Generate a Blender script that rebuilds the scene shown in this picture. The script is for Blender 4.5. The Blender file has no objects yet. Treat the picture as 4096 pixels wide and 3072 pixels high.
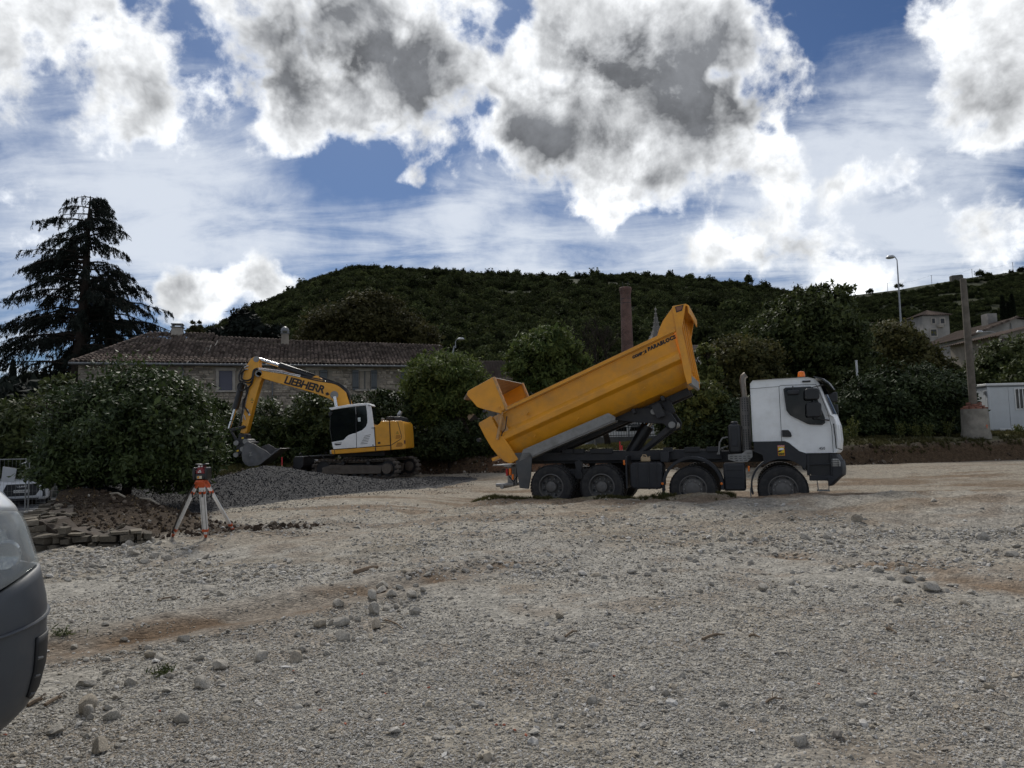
import bpy, bmesh, math, random
import numpy as np
from mathutils import Vector, Matrix, Euler
random.seed(7)
PI=math.pi; rad=math.radians
SC=bpy.context.scene; COL=SC.collection
# ---------------------------------------------------------------- camera
F=2800.; PITCH=rad(4.47); ROLL=rad(-1.3); CAMZ=1.6
cam=bpy.data.cameras.new('camera'); cam.sensor_width=36; cam.lens=36*F/4096; cam.clip_end=9000; cam.clip_start=.05
camo=bpy.data.objects.new('camera',cam); COL.objects.link(camo)
RM=Matrix.Rotation(PI/2+PITCH,3,'X')@Matrix.Rotation(ROLL,3,'Z')
camo.matrix_world=Matrix.Translation((0,0,CAMZ))@RM.to_4x4(); SC.camera=camo
CAM=Vector((0,0,CAMZ))
def ray(px,py): return RM@Vector(((px-2048)/F,-(py-1536)/F,-1))
def P(px,py,Y):                      # the point of a sight line at world depth Y
    d=ray(px,py); return CAM+d*(Y/d.y)
# ---------------------------------------------------------------- node helpers
def nd(nt,typ,ins=None,**at):
    n=nt.nodes.new(typ)
    for k,v in at.items(): setattr(n,k,v)
    for k,v in (ins or {}).items():
        s=n.inputs[k]
        if isinstance(v,bpy.types.NodeSocket): nt.links.new(v,s)
        else: s.default_value=v
    return n
def mth(nt,op,a,b=0.,c=0.,clamp=False):
    n=nt.nodes.new('ShaderNodeMath'); n.operation=op; n.use_clamp=clamp
    for i,v in enumerate((a,b,c)):
        if isinstance(v,bpy.types.NodeSocket): nt.links.new(v,n.inputs[i])
        else: n.inputs[i].default_value=v
    return n.outputs[0]
def sst(nt,v,a,b,o0=0.,o1=1.):
    n=nd(nt,'ShaderNodeMapRange',interpolation_type='SMOOTHSTEP')
    for i,x in enumerate((v,a,b,o0,o1)):
        if isinstance(x,bpy.types.NodeSocket): nt.links.new(x,n.inputs[i])
        else: n.inputs[i].default_value=x
    return n.outputs[0]
def mixc(nt,f,a,b,bt='MIX'):
    n=nt.nodes.new('ShaderNodeMix'); n.data_type='RGBA'; n.blend_type=bt
    for s,v in ((n.inputs['Factor'],f),(n.inputs[6],a),(n.inputs[7],b)):
        if isinstance(v,bpy.types.NodeSocket): nt.links.new(v,s)
        elif isinstance(v,(int,float)): s.default_value=v
        else: s.default_value=(*v,1) if len(v)==3 else v
    return n.outputs[2]
# ---------------------------------------------------------------- sky with clouds
KS=.59; SUN_EL=rad(44); SUN_AZ=rad(-12)      # azimuth from +Y, positive to the right
W=bpy.data.worlds.new('World'); SC.world=W; W.use_nodes=True
nt=W.node_tree; nt.nodes.clear()
sky=nd(nt,'ShaderNodeTexSky',sky_type='NISHITA',sun_disc=False,sun_elevation=SUN_EL,sun_rotation=SUN_AZ,air_density=1.,dust_density=.6,ozone_density=2.4)
tc=nd(nt,'ShaderNodeTexCoord'); D=tc.outputs['Generated']
sep=nd(nt,'ShaderNodeSeparateXYZ',{0:D})
dz=mth(nt,'ADD',mth(nt,'MAXIMUM',sep.outputs[2],0.),.16)
uv=nd(nt,'ShaderNodeCombineXYZ',{0:mth(nt,'DIVIDE',sep.outputs[0],dz),1:mth(nt,'DIVIDE',sep.outputs[1],dz),2:0.}).outputs[0]
def noise(v,scale,detail=6,rough=.55,dist=0.,lac=2.):
    return nd(nt,'ShaderNodeTexNoise',{'Vector':v,'Scale':scale,'Detail':detail,'Roughness':rough,'Distortion':dist,'Lacunarity':lac}).outputs[0]
def blobs(lst):
    acc=None
    for px,py,r,a in lst:
        d=ray(px,py).normalized(); R=r/F
        dp=nd(nt,'ShaderNodeVectorMath',{0:wd,1:d},operation='DISTANCE').outputs['Value']
        s=sst(nt,dp,R*1.6,R*.1,0.,a)
        acc=s if acc is None else mth(nt,'ADD',acc,s)
    return acc
# the blob directions are warped by noise so that no cloud bank has a round outline
wn=nd(nt,'ShaderNodeTexNoise',{'Vector':D,'Scale':7.,'Detail':4.,'Roughness':.55}).outputs[1]
wv=nd(nt,'ShaderNodeVectorMath',{0:wn,1:(.5,.5,.5)},operation='SUBTRACT').outputs[0]
wv=nd(nt,'ShaderNodeVectorMath',{0:wv,'Scale':.11},operation='SCALE').outputs[0]
wd=nd(nt,'ShaderNodeVectorMath',{0:D,1:wv},operation='ADD').outputs[0]
wd=nd(nt,'ShaderNodeVectorMath',{0:wd},operation='NORMALIZE').outputs[0]
CUM=[(2048,1000,2000,-.36),(1180,110,330,.6),(1500,330,300,.6),(1750,330,300,.6),(2150,160,360,.6),(2450,90,330,.6),(2850,170,360,.75),(3080,330,200,.5),(2350,480,300,.6),(2620,560,270,.6),(2080,620,240,.55),(2320,700,230,.55),(2560,800,170,.5),(2950,640,220,.6),(3080,720,140,.4),(1020,380,200,.4),(1250,470,180,.4),
 (560,90,200,.45),(250,30,180,.4),(420,300,230,.4),(640,400,170,.4),(120,420,220,.35),(60,60,160,.35),(4020,130,260,.8),(3780,60,120,.3),(3930,480,120,.55),(4060,440,120,.5),(3700,640,100,.6),(3600,740,100,.6),(3420,690,85,.6),(3330,720,60,.4),
 (2230,330,60,-.6),(1980,430,50,-.5),(2600,330,50,-.4),(3000,430,60,-.5),(1900,120,60,-.5),(330,160,80,-.5),(200,280,70,-.5),(2700,865,90,.45),(2480,890,70,.3),(1600,660,60,.75),(1170,600,70,.4),(820,1130,140,.8),(980,1100,110,.7),(690,1165,110,.6),(1060,1150,80,.5),(2850,975,90,.6),(3000,955,80,.6),(3140,1000,110,.6),(3330,1060,120,.55),(3520,1070,100,.5),(3900,900,110,.5),(4050,950,130,.5),(3800,960,90,.4),(150,985,55,.7),(3950,600,60,.4),
 (700,170,150,-.5),(860,280,150,-.5),(1350,640,240,-.5),(1550,820,330,-.5),(950,800,250,-.4),(3330,180,240,-.6),(3480,430,260,-.55),(3250,500,150,-.4),(3820,790,180,-.5),(2050,20,80,-.4),(2230,500,45,-.5),(800,920,200,-.5),(2600,930,150,-.4),(300,720,300,-.45),(2000,880,250,-.45),(3000,860,150,-.35),(200,1060,150,-.4),(3550,880,150,-.4),(1500,1100,260,-.4),(2300,1120,400,-.4),(2880,290,40,-.5)]
DRK=[(1150,110,300,.8),(1330,250,300,.8),(1620,340,320,.9),(1800,420,220,.8),(2060,580,230,.9),(2230,690,220,.9),(2780,130,270,.8),(2950,180,180,.6),(2620,520,250,.9),(2900,510,180,.7),(2450,250,180,.4),(2180,150,90,.7),(2630,790,100,.8),(4030,160,210,.45),(860,1140,130,.4),(3000,1010,130,.4),(3380,1070,130,.4),(60,170,150,.4)]
VEIL=[(450,640,480,.75),(900,720,380,.7),(150,800,350,.6),(700,1000,350,.45),(1250,1080,300,.5),(1750,1010,330,.7),(2150,1010,380,.75),(2600,1000,420,.7),(3100,950,430,.8),(3500,1000,430,.8),(3950,1050,330,.7),(3300,450,300,.42),(3600,480,300,.42),(3900,380,250,.4),(2000,860,300,.4),(3900,760,220,.3),(80,1180,200,.6)]
n1=noise(uv,1.5,3,.6,.3); pf=noise(D,10.,10,.62,.15); bl=noise(D,16.,3,.5,.3)
cov=mth(nt,'ADD',mth(nt,'MULTIPLY_ADD',n1,.9,-.45),blobs(CUM))
cov=mth(nt,'ADD',cov,mth(nt,'MULTIPLY_ADD',pf,3.4,-1.7))
cov=mth(nt,'ADD',cov,mth(nt,'MULTIPLY_ADD',mth(nt,'ABSOLUTE',mth(nt,'MULTIPLY_ADD',bl,2.,-1.)),-1.0,.13))
cov=mth(nt,'ADD',cov,.14)
alpha=sst(nt,cov,-.12,.62)
lo=noise(D,6.,6,.6,.2)
dk=mth(nt,'ADD',blobs(DRK),mth(nt,'MULTIPLY_ADD',lo,2.3,-1.15))
dk=mth(nt,'MULTIPLY',sst(nt,dk,-.25,1.5),sst(nt,cov,.05,1.2))
thick=sst(nt,cov,.25,1.2,0.,.5)
Du=nd(nt,'ShaderNodeVectorMath',{0:D,1:(-.008,.0,.034)},operation='ADD').outputs[0]
lit=mth(nt,'SUBTRACT',pf,noise(Du,10.,5,.62,.15))          # density falls towards the sun: sunlit rim; rises: shaded base
grey=mth(nt,'ADD',mth(nt,'MAXIMUM',thick,dk),mth(nt,'MULTIPLY',mth(nt,'MULTIPLY',lit,-2.3),sst(nt,cov,.1,.6)),clamp=True)
puff=sst(nt,noise(D,14.,6,.62,.3),.3,.7,.66,1.12)
white=nd(nt,'ShaderNodeVectorMath',{0:(.93*KS,.95*KS,.97*KS),'Scale':puff},operation='SCALE').outputs[0]
dcol=nd(nt,'ShaderNodeVectorMath',{0:(.125*KS,.131*KS,.142*KS),'Scale':sst(nt,pf,.3,.7,.75,1.6)},operation='SCALE').outputs[0]
cl=mixc(nt,grey,white,dcol)
vn_=noise(nd(nt,'ShaderNodeMapping',{0:uv,'Rotation':(0,0,.5),'Scale':(.8,1.7,1)}).outputs[0],2.2,7,.62,.6)
veil=mth(nt,'ADD',blobs(VEIL),mth(nt,'MULTIPLY_ADD',vn_,3.0,-1.75))
veil=mth(nt,'ADD',veil,mth(nt,'MULTIPLY_ADD',pf,1.6,-.8))
veil=sst(nt,veil,-.1,1.5,0.,.85)
skc=nd(nt,'ShaderNodeVectorMath',{0:sky.outputs[0],'Scale':.026},operation='SCALE').outputs[0]
skc=mixc(nt,1.,skc,(.50,.66,.90),'MULTIPLY')
c1=mixc(nt,veil,skc,(.60*KS,.64*KS,.70*KS))
c2=mixc(nt,alpha,c1,cl)
bg=nd(nt,'ShaderNodeBackground',{'Color':c2,'Strength':1.})
out=nd(nt,'ShaderNodeOutputWorld',{0:bg.outputs[0]})
W.cycles.sampling_method='MANUAL'; W.cycles.sample_map_resolution=512
# ---------------------------------------------------------------- sun
sun=bpy.data.lights.new('sun','SUN'); sun.energy=1.4; sun.angle=rad(14); sun.color=(1,.95,.87)
suno=bpy.data.objects.new('sun',sun); COL.objects.link(suno)
sd=Vector((math.sin(SUN_AZ)*math.cos(SUN_EL),math.cos(SUN_AZ)*math.cos(SUN_EL),math.sin(SUN_EL)))
suno.rotation_euler=sd.to_track_quat('Z','Y').to_euler(); suno.location=(0,-5,40)
vs=SC.view_settings; vs.view_transform='Standard'; vs.look='None'; vs.exposure=1.15; vs.gamma=1; vs.use_curve_mapping=False
SC.cycles.max_bounces=5; SC.cycles.diffuse_bounces=2; SC.cycles.transparent_max_bounces=8
SC.cycles.use_denoising=True
# ---------------------------------------------------------------- materials
MATS={}
def mat(name,col,rough=.6,metal=0.,var=.12,vs=3.,bump=0.,bs=30.,dirt=None,da=.4,ds=1.5,spec=.5,isl=0.,attr=None,coat=0.,trans=0.):
    if name in MATS: return MATS[name]
    m=bpy.data.materials.new(name); m.use_nodes=True; t=m.node_tree
    b=t.nodes['Principled BSDF']; tcn=nd(t,'ShaderNodeTexCoord'); O=tcn.outputs['Object']
    if attr: base=nd(t,'ShaderNodeVertexColor',layer_name=attr).outputs[0]
    else:
        base=nd(t,'ShaderNodeRGB').outputs[0]; base.default_value=(*col,1)
    nz=nd(t,'ShaderNodeTexNoise',{'Vector':O,'Scale':vs,'Detail':5.,'Roughness':.6}).outputs[0]
    f=sst(t,nz,.25,.75,1-var,1+var)
    if isl:
        g=nd(t,'ShaderNodeNewGeometry').outputs['Random Per Island']
        g=mth(t,'FRACT',mth(t,'ADD',g,nd(t,'ShaderNodeObjectInfo').outputs['Random']))
        f=mth(t,'MULTIPLY',f,mth(t,'MULTIPLY_ADD',g,2*isl,1-isl))
    base=nd(t,'ShaderNodeVectorMath',{0:base,'Scale':f},operation='SCALE').outputs[0]
    if dirt is not None:
        dn=nd(t,'ShaderNodeTexNoise',{'Vector':O,'Scale':ds,'Detail':8.,'Roughness':.7}).outputs[0]
        base=mixc(t,sst(t,dn,.42,.75,0.,da),base,dirt)
    t.links.new(base,b.inputs['Base Color'])
    rr=mth(t,'ADD',sst(t,nz,.2,.8,-.06,.06),rough,clamp=True); t.links.new(rr,b.inputs['Roughness'])
    b.inputs['Metallic'].default_value=metal; b.inputs['Specular IOR Level'].default_value=spec
    if coat: b.inputs['Coat Weight'].default_value=coat
    if bump:
        bn=nd(t,'ShaderNodeTexNoise',{'Vector':O,'Scale':bs,'Detail':6.,'Roughness':.65}).outputs[0]
        bp=nd(t,'ShaderNodeBump',{'Height':bn,'Strength':bump,'Distance':.02})
        t.links.new(bp.outputs[0],b.inputs['Normal'])
    if trans:
        tr=nd(t,'ShaderNodeBsdfTranslucent',{'Color':base})
        mx=nd(t,'ShaderNodeMixShader',{0:trans,1:b.outputs[0],2:tr.outputs[0]})
        t.links.new(mx.outputs[0],t.nodes['Material Output'].inputs[0])
    MATS[name]=m; return m
def leafmat(name,col,col2,rough=.45,spec=.4,trans=.25,cs=1.2,objr=0.,gf=.62):
    if name in MATS: return MATS[name]
    col=[c*gf for c in col]; col2=[c*gf for c in col2]
    m=bpy.data.materials.new(name); m.use_nodes=True; t=m.node_tree; b=t.nodes['Principled BSDF']
    geo=nd(t,'ShaderNodeNewGeometry'); g=geo.outputs['Random Per Island']
    O=nd(t,'ShaderNodeTexCoord').outputs['Object']
    nz=nd(t,'ShaderNodeTexNoise',{'Vector':O,'Scale':cs,'Detail':3.}).outputs[0]
    f=sst(t,mth(t,'ADD',mth(t,'MULTIPLY',g,.5),nz),.4,1.)
    c=mixc(t,f,col,col2)
    if objr:
        rn=nd(t,'ShaderNodeObjectInfo').outputs['Random']; c=nd(t,'ShaderNodeVectorMath',{0:c,'Scale':mth(t,'MULTIPLY_ADD',mth(t,'POWER',rn,1.6),objr*2,1-objr*.8)},operation='SCALE').outputs[0]
    t.links.new(c,b.inputs['Base Color']); b.inputs['Roughness'].default_value=rough; b.inputs['Specular IOR Level'].default_value=spec
    tr=nd(t,'ShaderNodeBsdfTranslucent',{'Color':c})
    mx=nd(t,'ShaderNodeMixShader',{0:trans,1:b.outputs[0],2:tr.outputs[0]})
    t.links.new(mx.outputs[0],t.nodes['Material Output'].inputs[0]); MATS[name]=m; return m
def glassmat(name,tint=(.02,.025,.03),rough=.06):
    if name in MATS: return MATS[name]
    m=bpy.data.materials.new(name); m.use_nodes=True; t=m.node_tree; b=t.nodes['Principled BSDF']
    b.inputs['Base Color'].default_value=(*tint,1); b.inputs['Roughness'].default_value=rough; b.inputs['Specular IOR Level'].default_value=.6
    tr=nd(t,'ShaderNodeBsdfTransparent',{'Color':(.9,.92,.92,1)})
    mx=nd(t,'ShaderNodeMixShader',{0:.72,1:b.outputs[0],2:tr.outputs[0]})
    t.links.new(mx.outputs[0],t.nodes['Material Output'].inputs[0]); MATS[name]=m; return m
# ---------------------------------------------------------------- mesh builder
AX={'x':0,'y':1,'z':2}
class MB:
    def __init__(s): s.v=[]; s.f=[]
    def add(s,vs,fs):
        o=len(s.v); s.v+= [tuple(p) for p in vs]; s.f+=[tuple(i+o for i in f) for f in fs]; return s
    def bx(s,x0,x1,y0,y1,z0,z1,M=None):
        vs=[Vector((x,y,z)) for x in(x0,x1) for y in(y0,y1) for z in(z0,z1)]
        if M is not None: vs=[M@p for p in vs]
        return s.add(vs,[(0,1,3,2),(4,6,7,5),(0,4,5,1),(2,3,7,6),(0,2,6,4),(1,5,7,3)])
    def box(s,c,d,M=None):
        R=M.to_4x4() if M is not None else Matrix()
        return s.bx(-d[0]/2,d[0]/2,-d[1]/2,d[1]/2,-d[2]/2,d[2]/2,Matrix.Translation(c)@R)
    def prism(s,pts,a0,a1,axis='y',M=None):
        n=len(pts); vs=[]
        for a in(a0,a1):
            for i,(p,q) in enumerate(pts):
                aa=a[i] if isinstance(a,(list,tuple)) else a
                v={'x':(aa,p,q),'y':(p,aa,q),'z':(p,q,aa)}[axis]; vs.append(M@Vector(v) if M is not None else v)
        return s.add(vs,[tuple(range(n)),tuple(range(2*n-1,n-1,-1))]+[(i,i+n,(i+1)%n+n,(i+1)%n) for i in range(n)])
    def loft(s,rings,cap=True,closed=True):
        n=len(rings[0]); vs=[p for r in rings for p in r]; fs=[]
        for k in range(len(rings)-1):
            for i in range(n if closed else n-1):
                j=(i+1)%n; fs.append((k*n+i,k*n+j,(k+1)*n+j,(k+1)*n+i))
        if cap and closed: fs+= [tuple(range(n-1,-1,-1)),tuple(range((len(rings)-1)*n,len(rings)*n))]
        return s.add(vs,fs)
    def tube(s,pts,r,n=8,cap=True):
        pts=[Vector(p) for p in pts]; rings=[]; m=len(pts); up=None
        for i,p in enumerate(pts):
            t=(pts[min(i+1,m-1)]-pts[max(i-1,0)])
            t=t.normalized() if t.length>1e-9 else Vector((0,0,1))
            if up is None:
                a=Vector((0,0,1)) if abs(t.z)<.9 else Vector((1,0,0)); up=t.cross(a).normalized()
            else:
                up=(up-t*up.dot(t)); up=up.normalized() if up.length>1e-6 else t.orthogonal().normalized()
            b=t.cross(up); rr=r[i] if isinstance(r,(list,tuple)) else r
            rings.append([p+(up*math.cos(2*PI*k/n)+b*math.sin(2*PI*k/n))*rr for k in range(n)])
        return s.loft(rings,cap)
    def lathe(s,prof,c,axis='y',n=24,cap=True):
        c=Vector(c); rings=[]
        for r,t in prof:
            R=[]
            for k in range(n):
                a=2*PI*k/n; u,w=r*math.cos(a),r*math.sin(a)
                R.append(c+Vector({'x':(t,u,w),'y':(u,t,w),'z':(u,w,t)}[axis]))
            rings.append(R)
        return s.loft(rings,cap)
    def build(s,name,m,parent=None,smooth=35,bev=0.,seg=2,world=False,label=None,split=False):
        if split:                      # every loose piece becomes an object of its own; the first is returned
            pa=list(range(len(s.v)))
            def fd(i):
                while pa[i]!=i: pa[i]=pa[pa[i]]; i=pa[i]
                return i
            for f in s.f:
                a=fd(f[0])
                for q in f[1:]: pa[fd(q)]=a
            gr={}
            for f in s.f: gr.setdefault(fd(f[0]),[]).append(f)
            first=None
            for fs in gr.values():
                ids=sorted({q for f in fs for q in f}); mp={q:i for i,q in enumerate(ids)}; k=MB(); k.v=[s.v[q] for q in ids]; k.f=[tuple(mp[q] for q in f) for f in fs]
                o=k.build(name,m,parent,smooth,bev,seg,world,label); first=first or o
            return first
        me=bpy.data.meshes.new(name); me.from_pydata(s.v,[],s.f)
        bm=bmesh.new(); bm.from_mesh(me); bmesh.ops.recalc_face_normals(bm,faces=bm.faces); bm.to_mesh(me); bm.free()
        me.materials.append(m)
        if smooth:
            me.polygons.foreach_set('use_smooth',[True]*len(me.polygons)); me.set_sharp_from_angle(angle=rad(smooth))
        o=bpy.data.objects.new(name,me); COL.objects.link(o)
        if parent is not None:
            o.parent=parent
            if world:
                mw=Matrix(); q=parent
                while q is not None: mw=q.matrix_basis@mw; q=q.parent
                o.matrix_basis=mw.inverted()
        if bev:
            b=o.modifiers.new('bevel','BEVEL'); b.width=bev; b.segments=seg; b.limit_method='ANGLE'; b.angle_limit=rad(32); b.harden_normals=False
        if label: o['label']=label
        return o
def tag(o,label=None,cat=None,group=None,kind=None):
    if label: o['label']=label
    if cat: o['category']=cat
    if group: o['group']=group
    if kind: o['kind']=kind
    return o
def thing(name,label,cat,loc=(0,0,0),rz=0.,group=None):
    o=bpy.data.objects.new(name,None); COL.objects.link(o); o.location=loc; o.rotation_euler=(0,0,rz); o.empty_display_size=.2
    return tag(o,label,cat,group)
def npmesh(name,V,Fq,m,parent=None,smooth=False,cols=None):
    V=np.asarray(V,np.float32); Fq=np.asarray(Fq,np.int32); k=Fq.shape[1]
    me=bpy.data.meshes.new(name); me.vertices.add(len(V)); me.vertices.foreach_set('co',V.ravel())
    me.loops.add(Fq.size); me.loops.foreach_set('vertex_index',Fq.ravel())
    me.polygons.add(len(Fq)); me.polygons.foreach_set('loop_start',np.arange(0,Fq.size,k,dtype=np.int32))
    me.update(calc_edges=True)
    if smooth: me.polygons.foreach_set('use_smooth',np.ones(len(Fq),bool))
    if cols is not None:
        ca=me.color_attributes.new('Col','FLOAT_COLOR','POINT'); ca.data.foreach_set('color',np.c_[cols,np.ones(len(V))].astype(np.float32).ravel())
    me.materials.append(m); o=bpy.data.objects.new(name,me); COL.objects.link(o)
    if parent is not None: o.parent=parent
    return o
def child(o,par):                     # adopt o, whose geometry is in world space, under an unrotated parent
    o.parent=par; o.location=-par.location; return o
def text(body,size,m,parent,M,name='lettering',bold=0.,shear=0.,ext=.002,space=1.,align='LEFT'):
    cu=bpy.data.curves.new('txt','FONT'); cu.body=body; cu.size=size; cu.extrude=ext; cu.offset=bold; cu.shear=shear; cu.space_character=space; cu.align_x=align
    cu.resolution_u=3
    t=bpy.data.objects.new('txt',cu); COL.objects.link(t)
    dg=bpy.context.evaluated_depsgraph_get(); me=bpy.data.meshes.new_from_object(t.evaluated_get(dg))
    bpy.data.objects.remove(t); bpy.data.curves.remove(cu)
    me.materials.clear(); me.materials.append(m); o=bpy.data.objects.new(name,me); COL.objects.link(o)
    if parent is not None: o.parent=parent
    o.matrix_basis=M; return o
def basis(o,x,y):
    x=Vector(x).normalized(); y=Vector(y); y=(y-x*x.dot(y)).normalized(); z=x.cross(y)
    M=Matrix.Identity(4)
    for i in range(3): M[i][0]=x[i]; M[i][1]=y[i]; M[i][2]=z[i]; M[i][3]=o[i]
    return M
# ---------------------------------------------------------------- value noise
def _h(ix,iy,s):
    n=(ix.astype(np.int64)*374761393+iy.astype(np.int64)*668265263+s*974711)&0x7fffffff
    n=((n^(n>>13))*1274126177)&0x7fffffff
    return ((n^(n>>16))&0xffff)/65535.
def vn(x,y,s=0):
    x=np.asarray(x,float); y=np.asarray(y,float); ix=np.floor(x); iy=np.floor(y); fx=x-ix; fy=y-iy
    fx=fx*fx*(3-2*fx); fy=fy*fy*(3-2*fy); ix=ix.astype(np.int64); iy=iy.astype(np.int64)
    a=_h(ix,iy,s); b=_h(ix+1,iy,s); c=_h(ix,iy+1,s); d=_h(ix+1,iy+1,s)
    return (a*(1-fx)+b*fx)*(1-fy)+(c*(1-fx)+d*fx)*fy
def fbm(x,y,s=0,o=4):
    r=0; a=1; t=0
    for k in range(o): r=r+a*vn(np.asarray(x)*2**k,np.asarray(y)*2**k,s+k); t+=a; a*=.5
    return r/t
def ss(a,b,x):
    t=np.clip((np.asarray(x,float)-a)/(b-a),0,1); return t*t*(3-2*t)
def segdist(x,y,pts):                 # distance and signed side (left of travel positive) to a polyline
    x=np.asarray(x,float); y=np.asarray(y,float); best=np.full(x.shape,1e9); side=np.zeros(x.shape); par=np.zeros(x.shape)
    for i,(a,b) in enumerate(zip(pts[:-1],pts[1:])):
        dx,dy=b[0]-a[0],b[1]-a[1]; L=dx*dx+dy*dy
        t=np.clip(((x-a[0])*dx+(y-a[1])*dy)/L,0,1); px=a[0]+t*dx; py=a[1]+t*dy
        d=np.hypot(x-px,y-py); c=dx*(y-py)-dy*(x-px); m=d<best
        best=np.where(m,d,best); side=np.where(m,np.sign(c),side); par=np.where(m,i+t,par)
    return best,side,par
# ================================================================ TERRAIN
TO=Vector((1.362,19.48,0)); TA=rad(-19.24)         # truck: rear axle on the centre line, heading
tc_,ts_=math.cos(TA),math.sin(TA)
BANK=[(70,32.5),(16,29.4),(6,28.9),(-1,29.8),(-4,31.3),(-7.9,30.4),(-9.4,25.6),(-10.2,20.5),(-8.8,17.6),(-7.0,16.2),(-6.1,14.4),(-6.2,12.6)]
WALLL=[(-7.9,11.2),(-8.45,12.6),(-9.9,15.2),(-11.7,18.6),(-13.4,24),(-15,42)]
PILE=[(-9.2,18.9,.34),(-8.5,20.6,.66),(-7.8,22.2,.86),(-6.4,23.4,.52),(-4.6,24.4,.22),(-2.8,26.2,.12)]
TRK=[(-4.6,5.2),(-3.4,6.0),(-2.2,7.1),(-1.2,8.1),(-.4,9.0)]
TRK2=[(3.6,9.3),(4.3,8.7),(4.75,7.6),(5.3,6.6)]
def tloc(x,y):
    dx,dy=x-TO.x,y-TO.y; return dx*tc_+dy*ts_, -dx*ts_+dy*tc_
def zones(x,y):
    x=np.asarray(x,float); y=np.asarray(y,float)
    bd,bs,bp=segdist(x,y,BANK); inside=np.where(bs<0,bd,-bd)
    wd_,ws,wp=segdist(x,y,WALLL); left=np.where(ws>0,wd_,-wd_)      # positive left of the wall
    inside=np.where((y<12.3),-1.,inside)
    return inside,left,bp
def hgt(x,y):
    x=np.asarray(x,float); y=np.asarray(y,float)
    lx,ly=tloc(x,y)
    u=(fbm(x*.35,y*.35,3,3)-.5)*.10*ss(2,9,y)
    rough=(fbm(x*1.7,y*1.7,11,4)-.5)*(.05+.13*ss(7.5,10.5,y)*(1-ss(15,19,y)))+(fbm(x*7,y*7,23,3)-.5)*.03
    # pit floor
    right=ss(-2.6,-1.2,lx)*(1-ss(13,20,lx))
    fl=np.where(x>-2,1,1)*(-.27+.50*ss(20,28.5,y))*ss(-4,0,x)+ (0+.12*ss(17,27,y))*(1-ss(-4,0,x))
    crest=(.10+.03*np.clip(lx,0,8))+(fbm(lx*1.3,ly*2.,31,4)-.5)*.14
    front=crest*ss(-6.8,-2.6,ly)
    prof=np.where(ly<-2.45,front,crest+(fl-crest)*ss(-2.35,-1.6,ly))
    z_r=np.where(ly<-2.45,prof,np.where(ly<-1.6,prof,fl))
    z_l=fl*ss(10,19,y)
    z=z_l+(z_r-z_l)*right+u+rough*np.where((ly>-1.9)&(right>.5),.5,1.)
    inside,left,bp=zones(x,y)
    rz=np.interp(bp,list(range(12)),[.78,.75,.7,.66,.6,.55,.5,.42,.36,.3,.26,.25])
    edge=.28+.35*fbm(x*1.2,y*1.2,41,3)+np.where(bp>6.5,1.3,0.)
    ra=np.clip(inside/edge,0,1); ra=ra*ra*(3-2*ra)
    bankz=fl+rz+.30*ss(12.4,16.8,y)*(1-ss(21,25,y))*ss(-4.5,-6.5,x)+(fbm(x*.8,y*.8,5,4)-.5)*.12+.25*ss(29.5,31.5,y)*ss(4,9,x)+.12*ss(31,37,y)*ss(-3,4,x)
    z=z+(bankz-z)*ra
    low=-.05-.62*ss(12,28,y)-.1*ss(28,40,y)
    z=np.where(left>0,low+(fbm(x*.6,y*.6,51,3)-.5)*.05,z)
    # wheel ruts
    d1,s1,_=segdist(x,y,TRK); z=z-.05*np.exp(-(d1/.22)**2)+.03*np.exp(-((d1-.45)/.18)**2)
    d2,s2,_=segdist(x,y,TRK2); z=z-.06*np.exp(-((d2*np.where(s2>0,1,3))/.45)**2)
    return np.where(y<2,z*ss(-2,2,y),z)
def pileh(x,y):
    x=np.asarray(x,float); y=np.asarray(y,float)
    pts=[(p[0],p[1]) for p in PILE]; d,s,pr=segdist(x,y,pts)
    zc=np.interp(pr,range(len(PILE)),[p[2] for p in PILE]); w=np.interp(pr,range(len(PILE)),[2.2,2.8,3.0,2.7,2.2,1.5])
    t=np.clip(1-d/(w*(.85+.3*fbm(x*.5,y*.5,61,3))),0,1)
    return zc*t**1.25*(.9+.25*fbm(x*.9,y*.9,66,3))+(fbm(x*4,y*4,71,3)-.5)*.05*ss(0,.1,t)-.04*(t<=0)
def hz(x,y): return float(hgt(np.array([x]),np.array([y]))[0])
def Gd(px,py):                        # where a sight line meets the ground
    d=ray(px,py); t=2.
    for k in range(400):
        q=CAM+d*t
        if q.z<=hz(q.x,q.y): break
        t*=1.01
    return Vector((q.x,q.y,hz(q.x,q.y)))
# ---- ground sheet: rows of growing spacing, wide enough to reach the horizon
ys=np.concatenate([np.linspace(-60,1.4,22),np.geomspace(1.6,46,520),np.geomspace(48,4000,46)])
sx=np.linspace(-1,1,440)
YY=np.repeat(ys[:,None],len(sx),1); XX=sx[None,:]*(3+np.abs(YY)*.92+np.where(YY<0,20,0)+np.where(YY>60,YY*.9,0))
ZZ=hgt(XX,YY); ZZ=np.where(YY>46,1.2+0*ZZ,ZZ)
inside,left,bp=zones(XX,YY)
lx,ly=tloc(XX,YY)
grv=np.array([.305,.288,.252]); tan=np.array([.29,.255,.20]); brn=np.array([.115,.078,.048]); drk=np.array([.05,.036,.024]); grs=np.array([.11,.105,.05]); asp=np.array([.075,.075,.078])
def lay(c,col,m): return c*(1-m[...,None])+col*m[...,None]
C=np.ones(XX.shape+(3,))*grv
n1=fbm(XX*.5,YY*.5,101,4); n2=fbm(XX*1.6,YY*2.2,111,4); n3=fbm(XX*.25,YY*1.3,121,4)
C=lay(C,tan,ss(.52,.7,n1)*.5)
C=lay(C,tan,ss(10,16,YY)*.55)
C=lay(C,tan*.92,ss(16,18.5,YY)*.75*(ly>-2.2))
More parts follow.
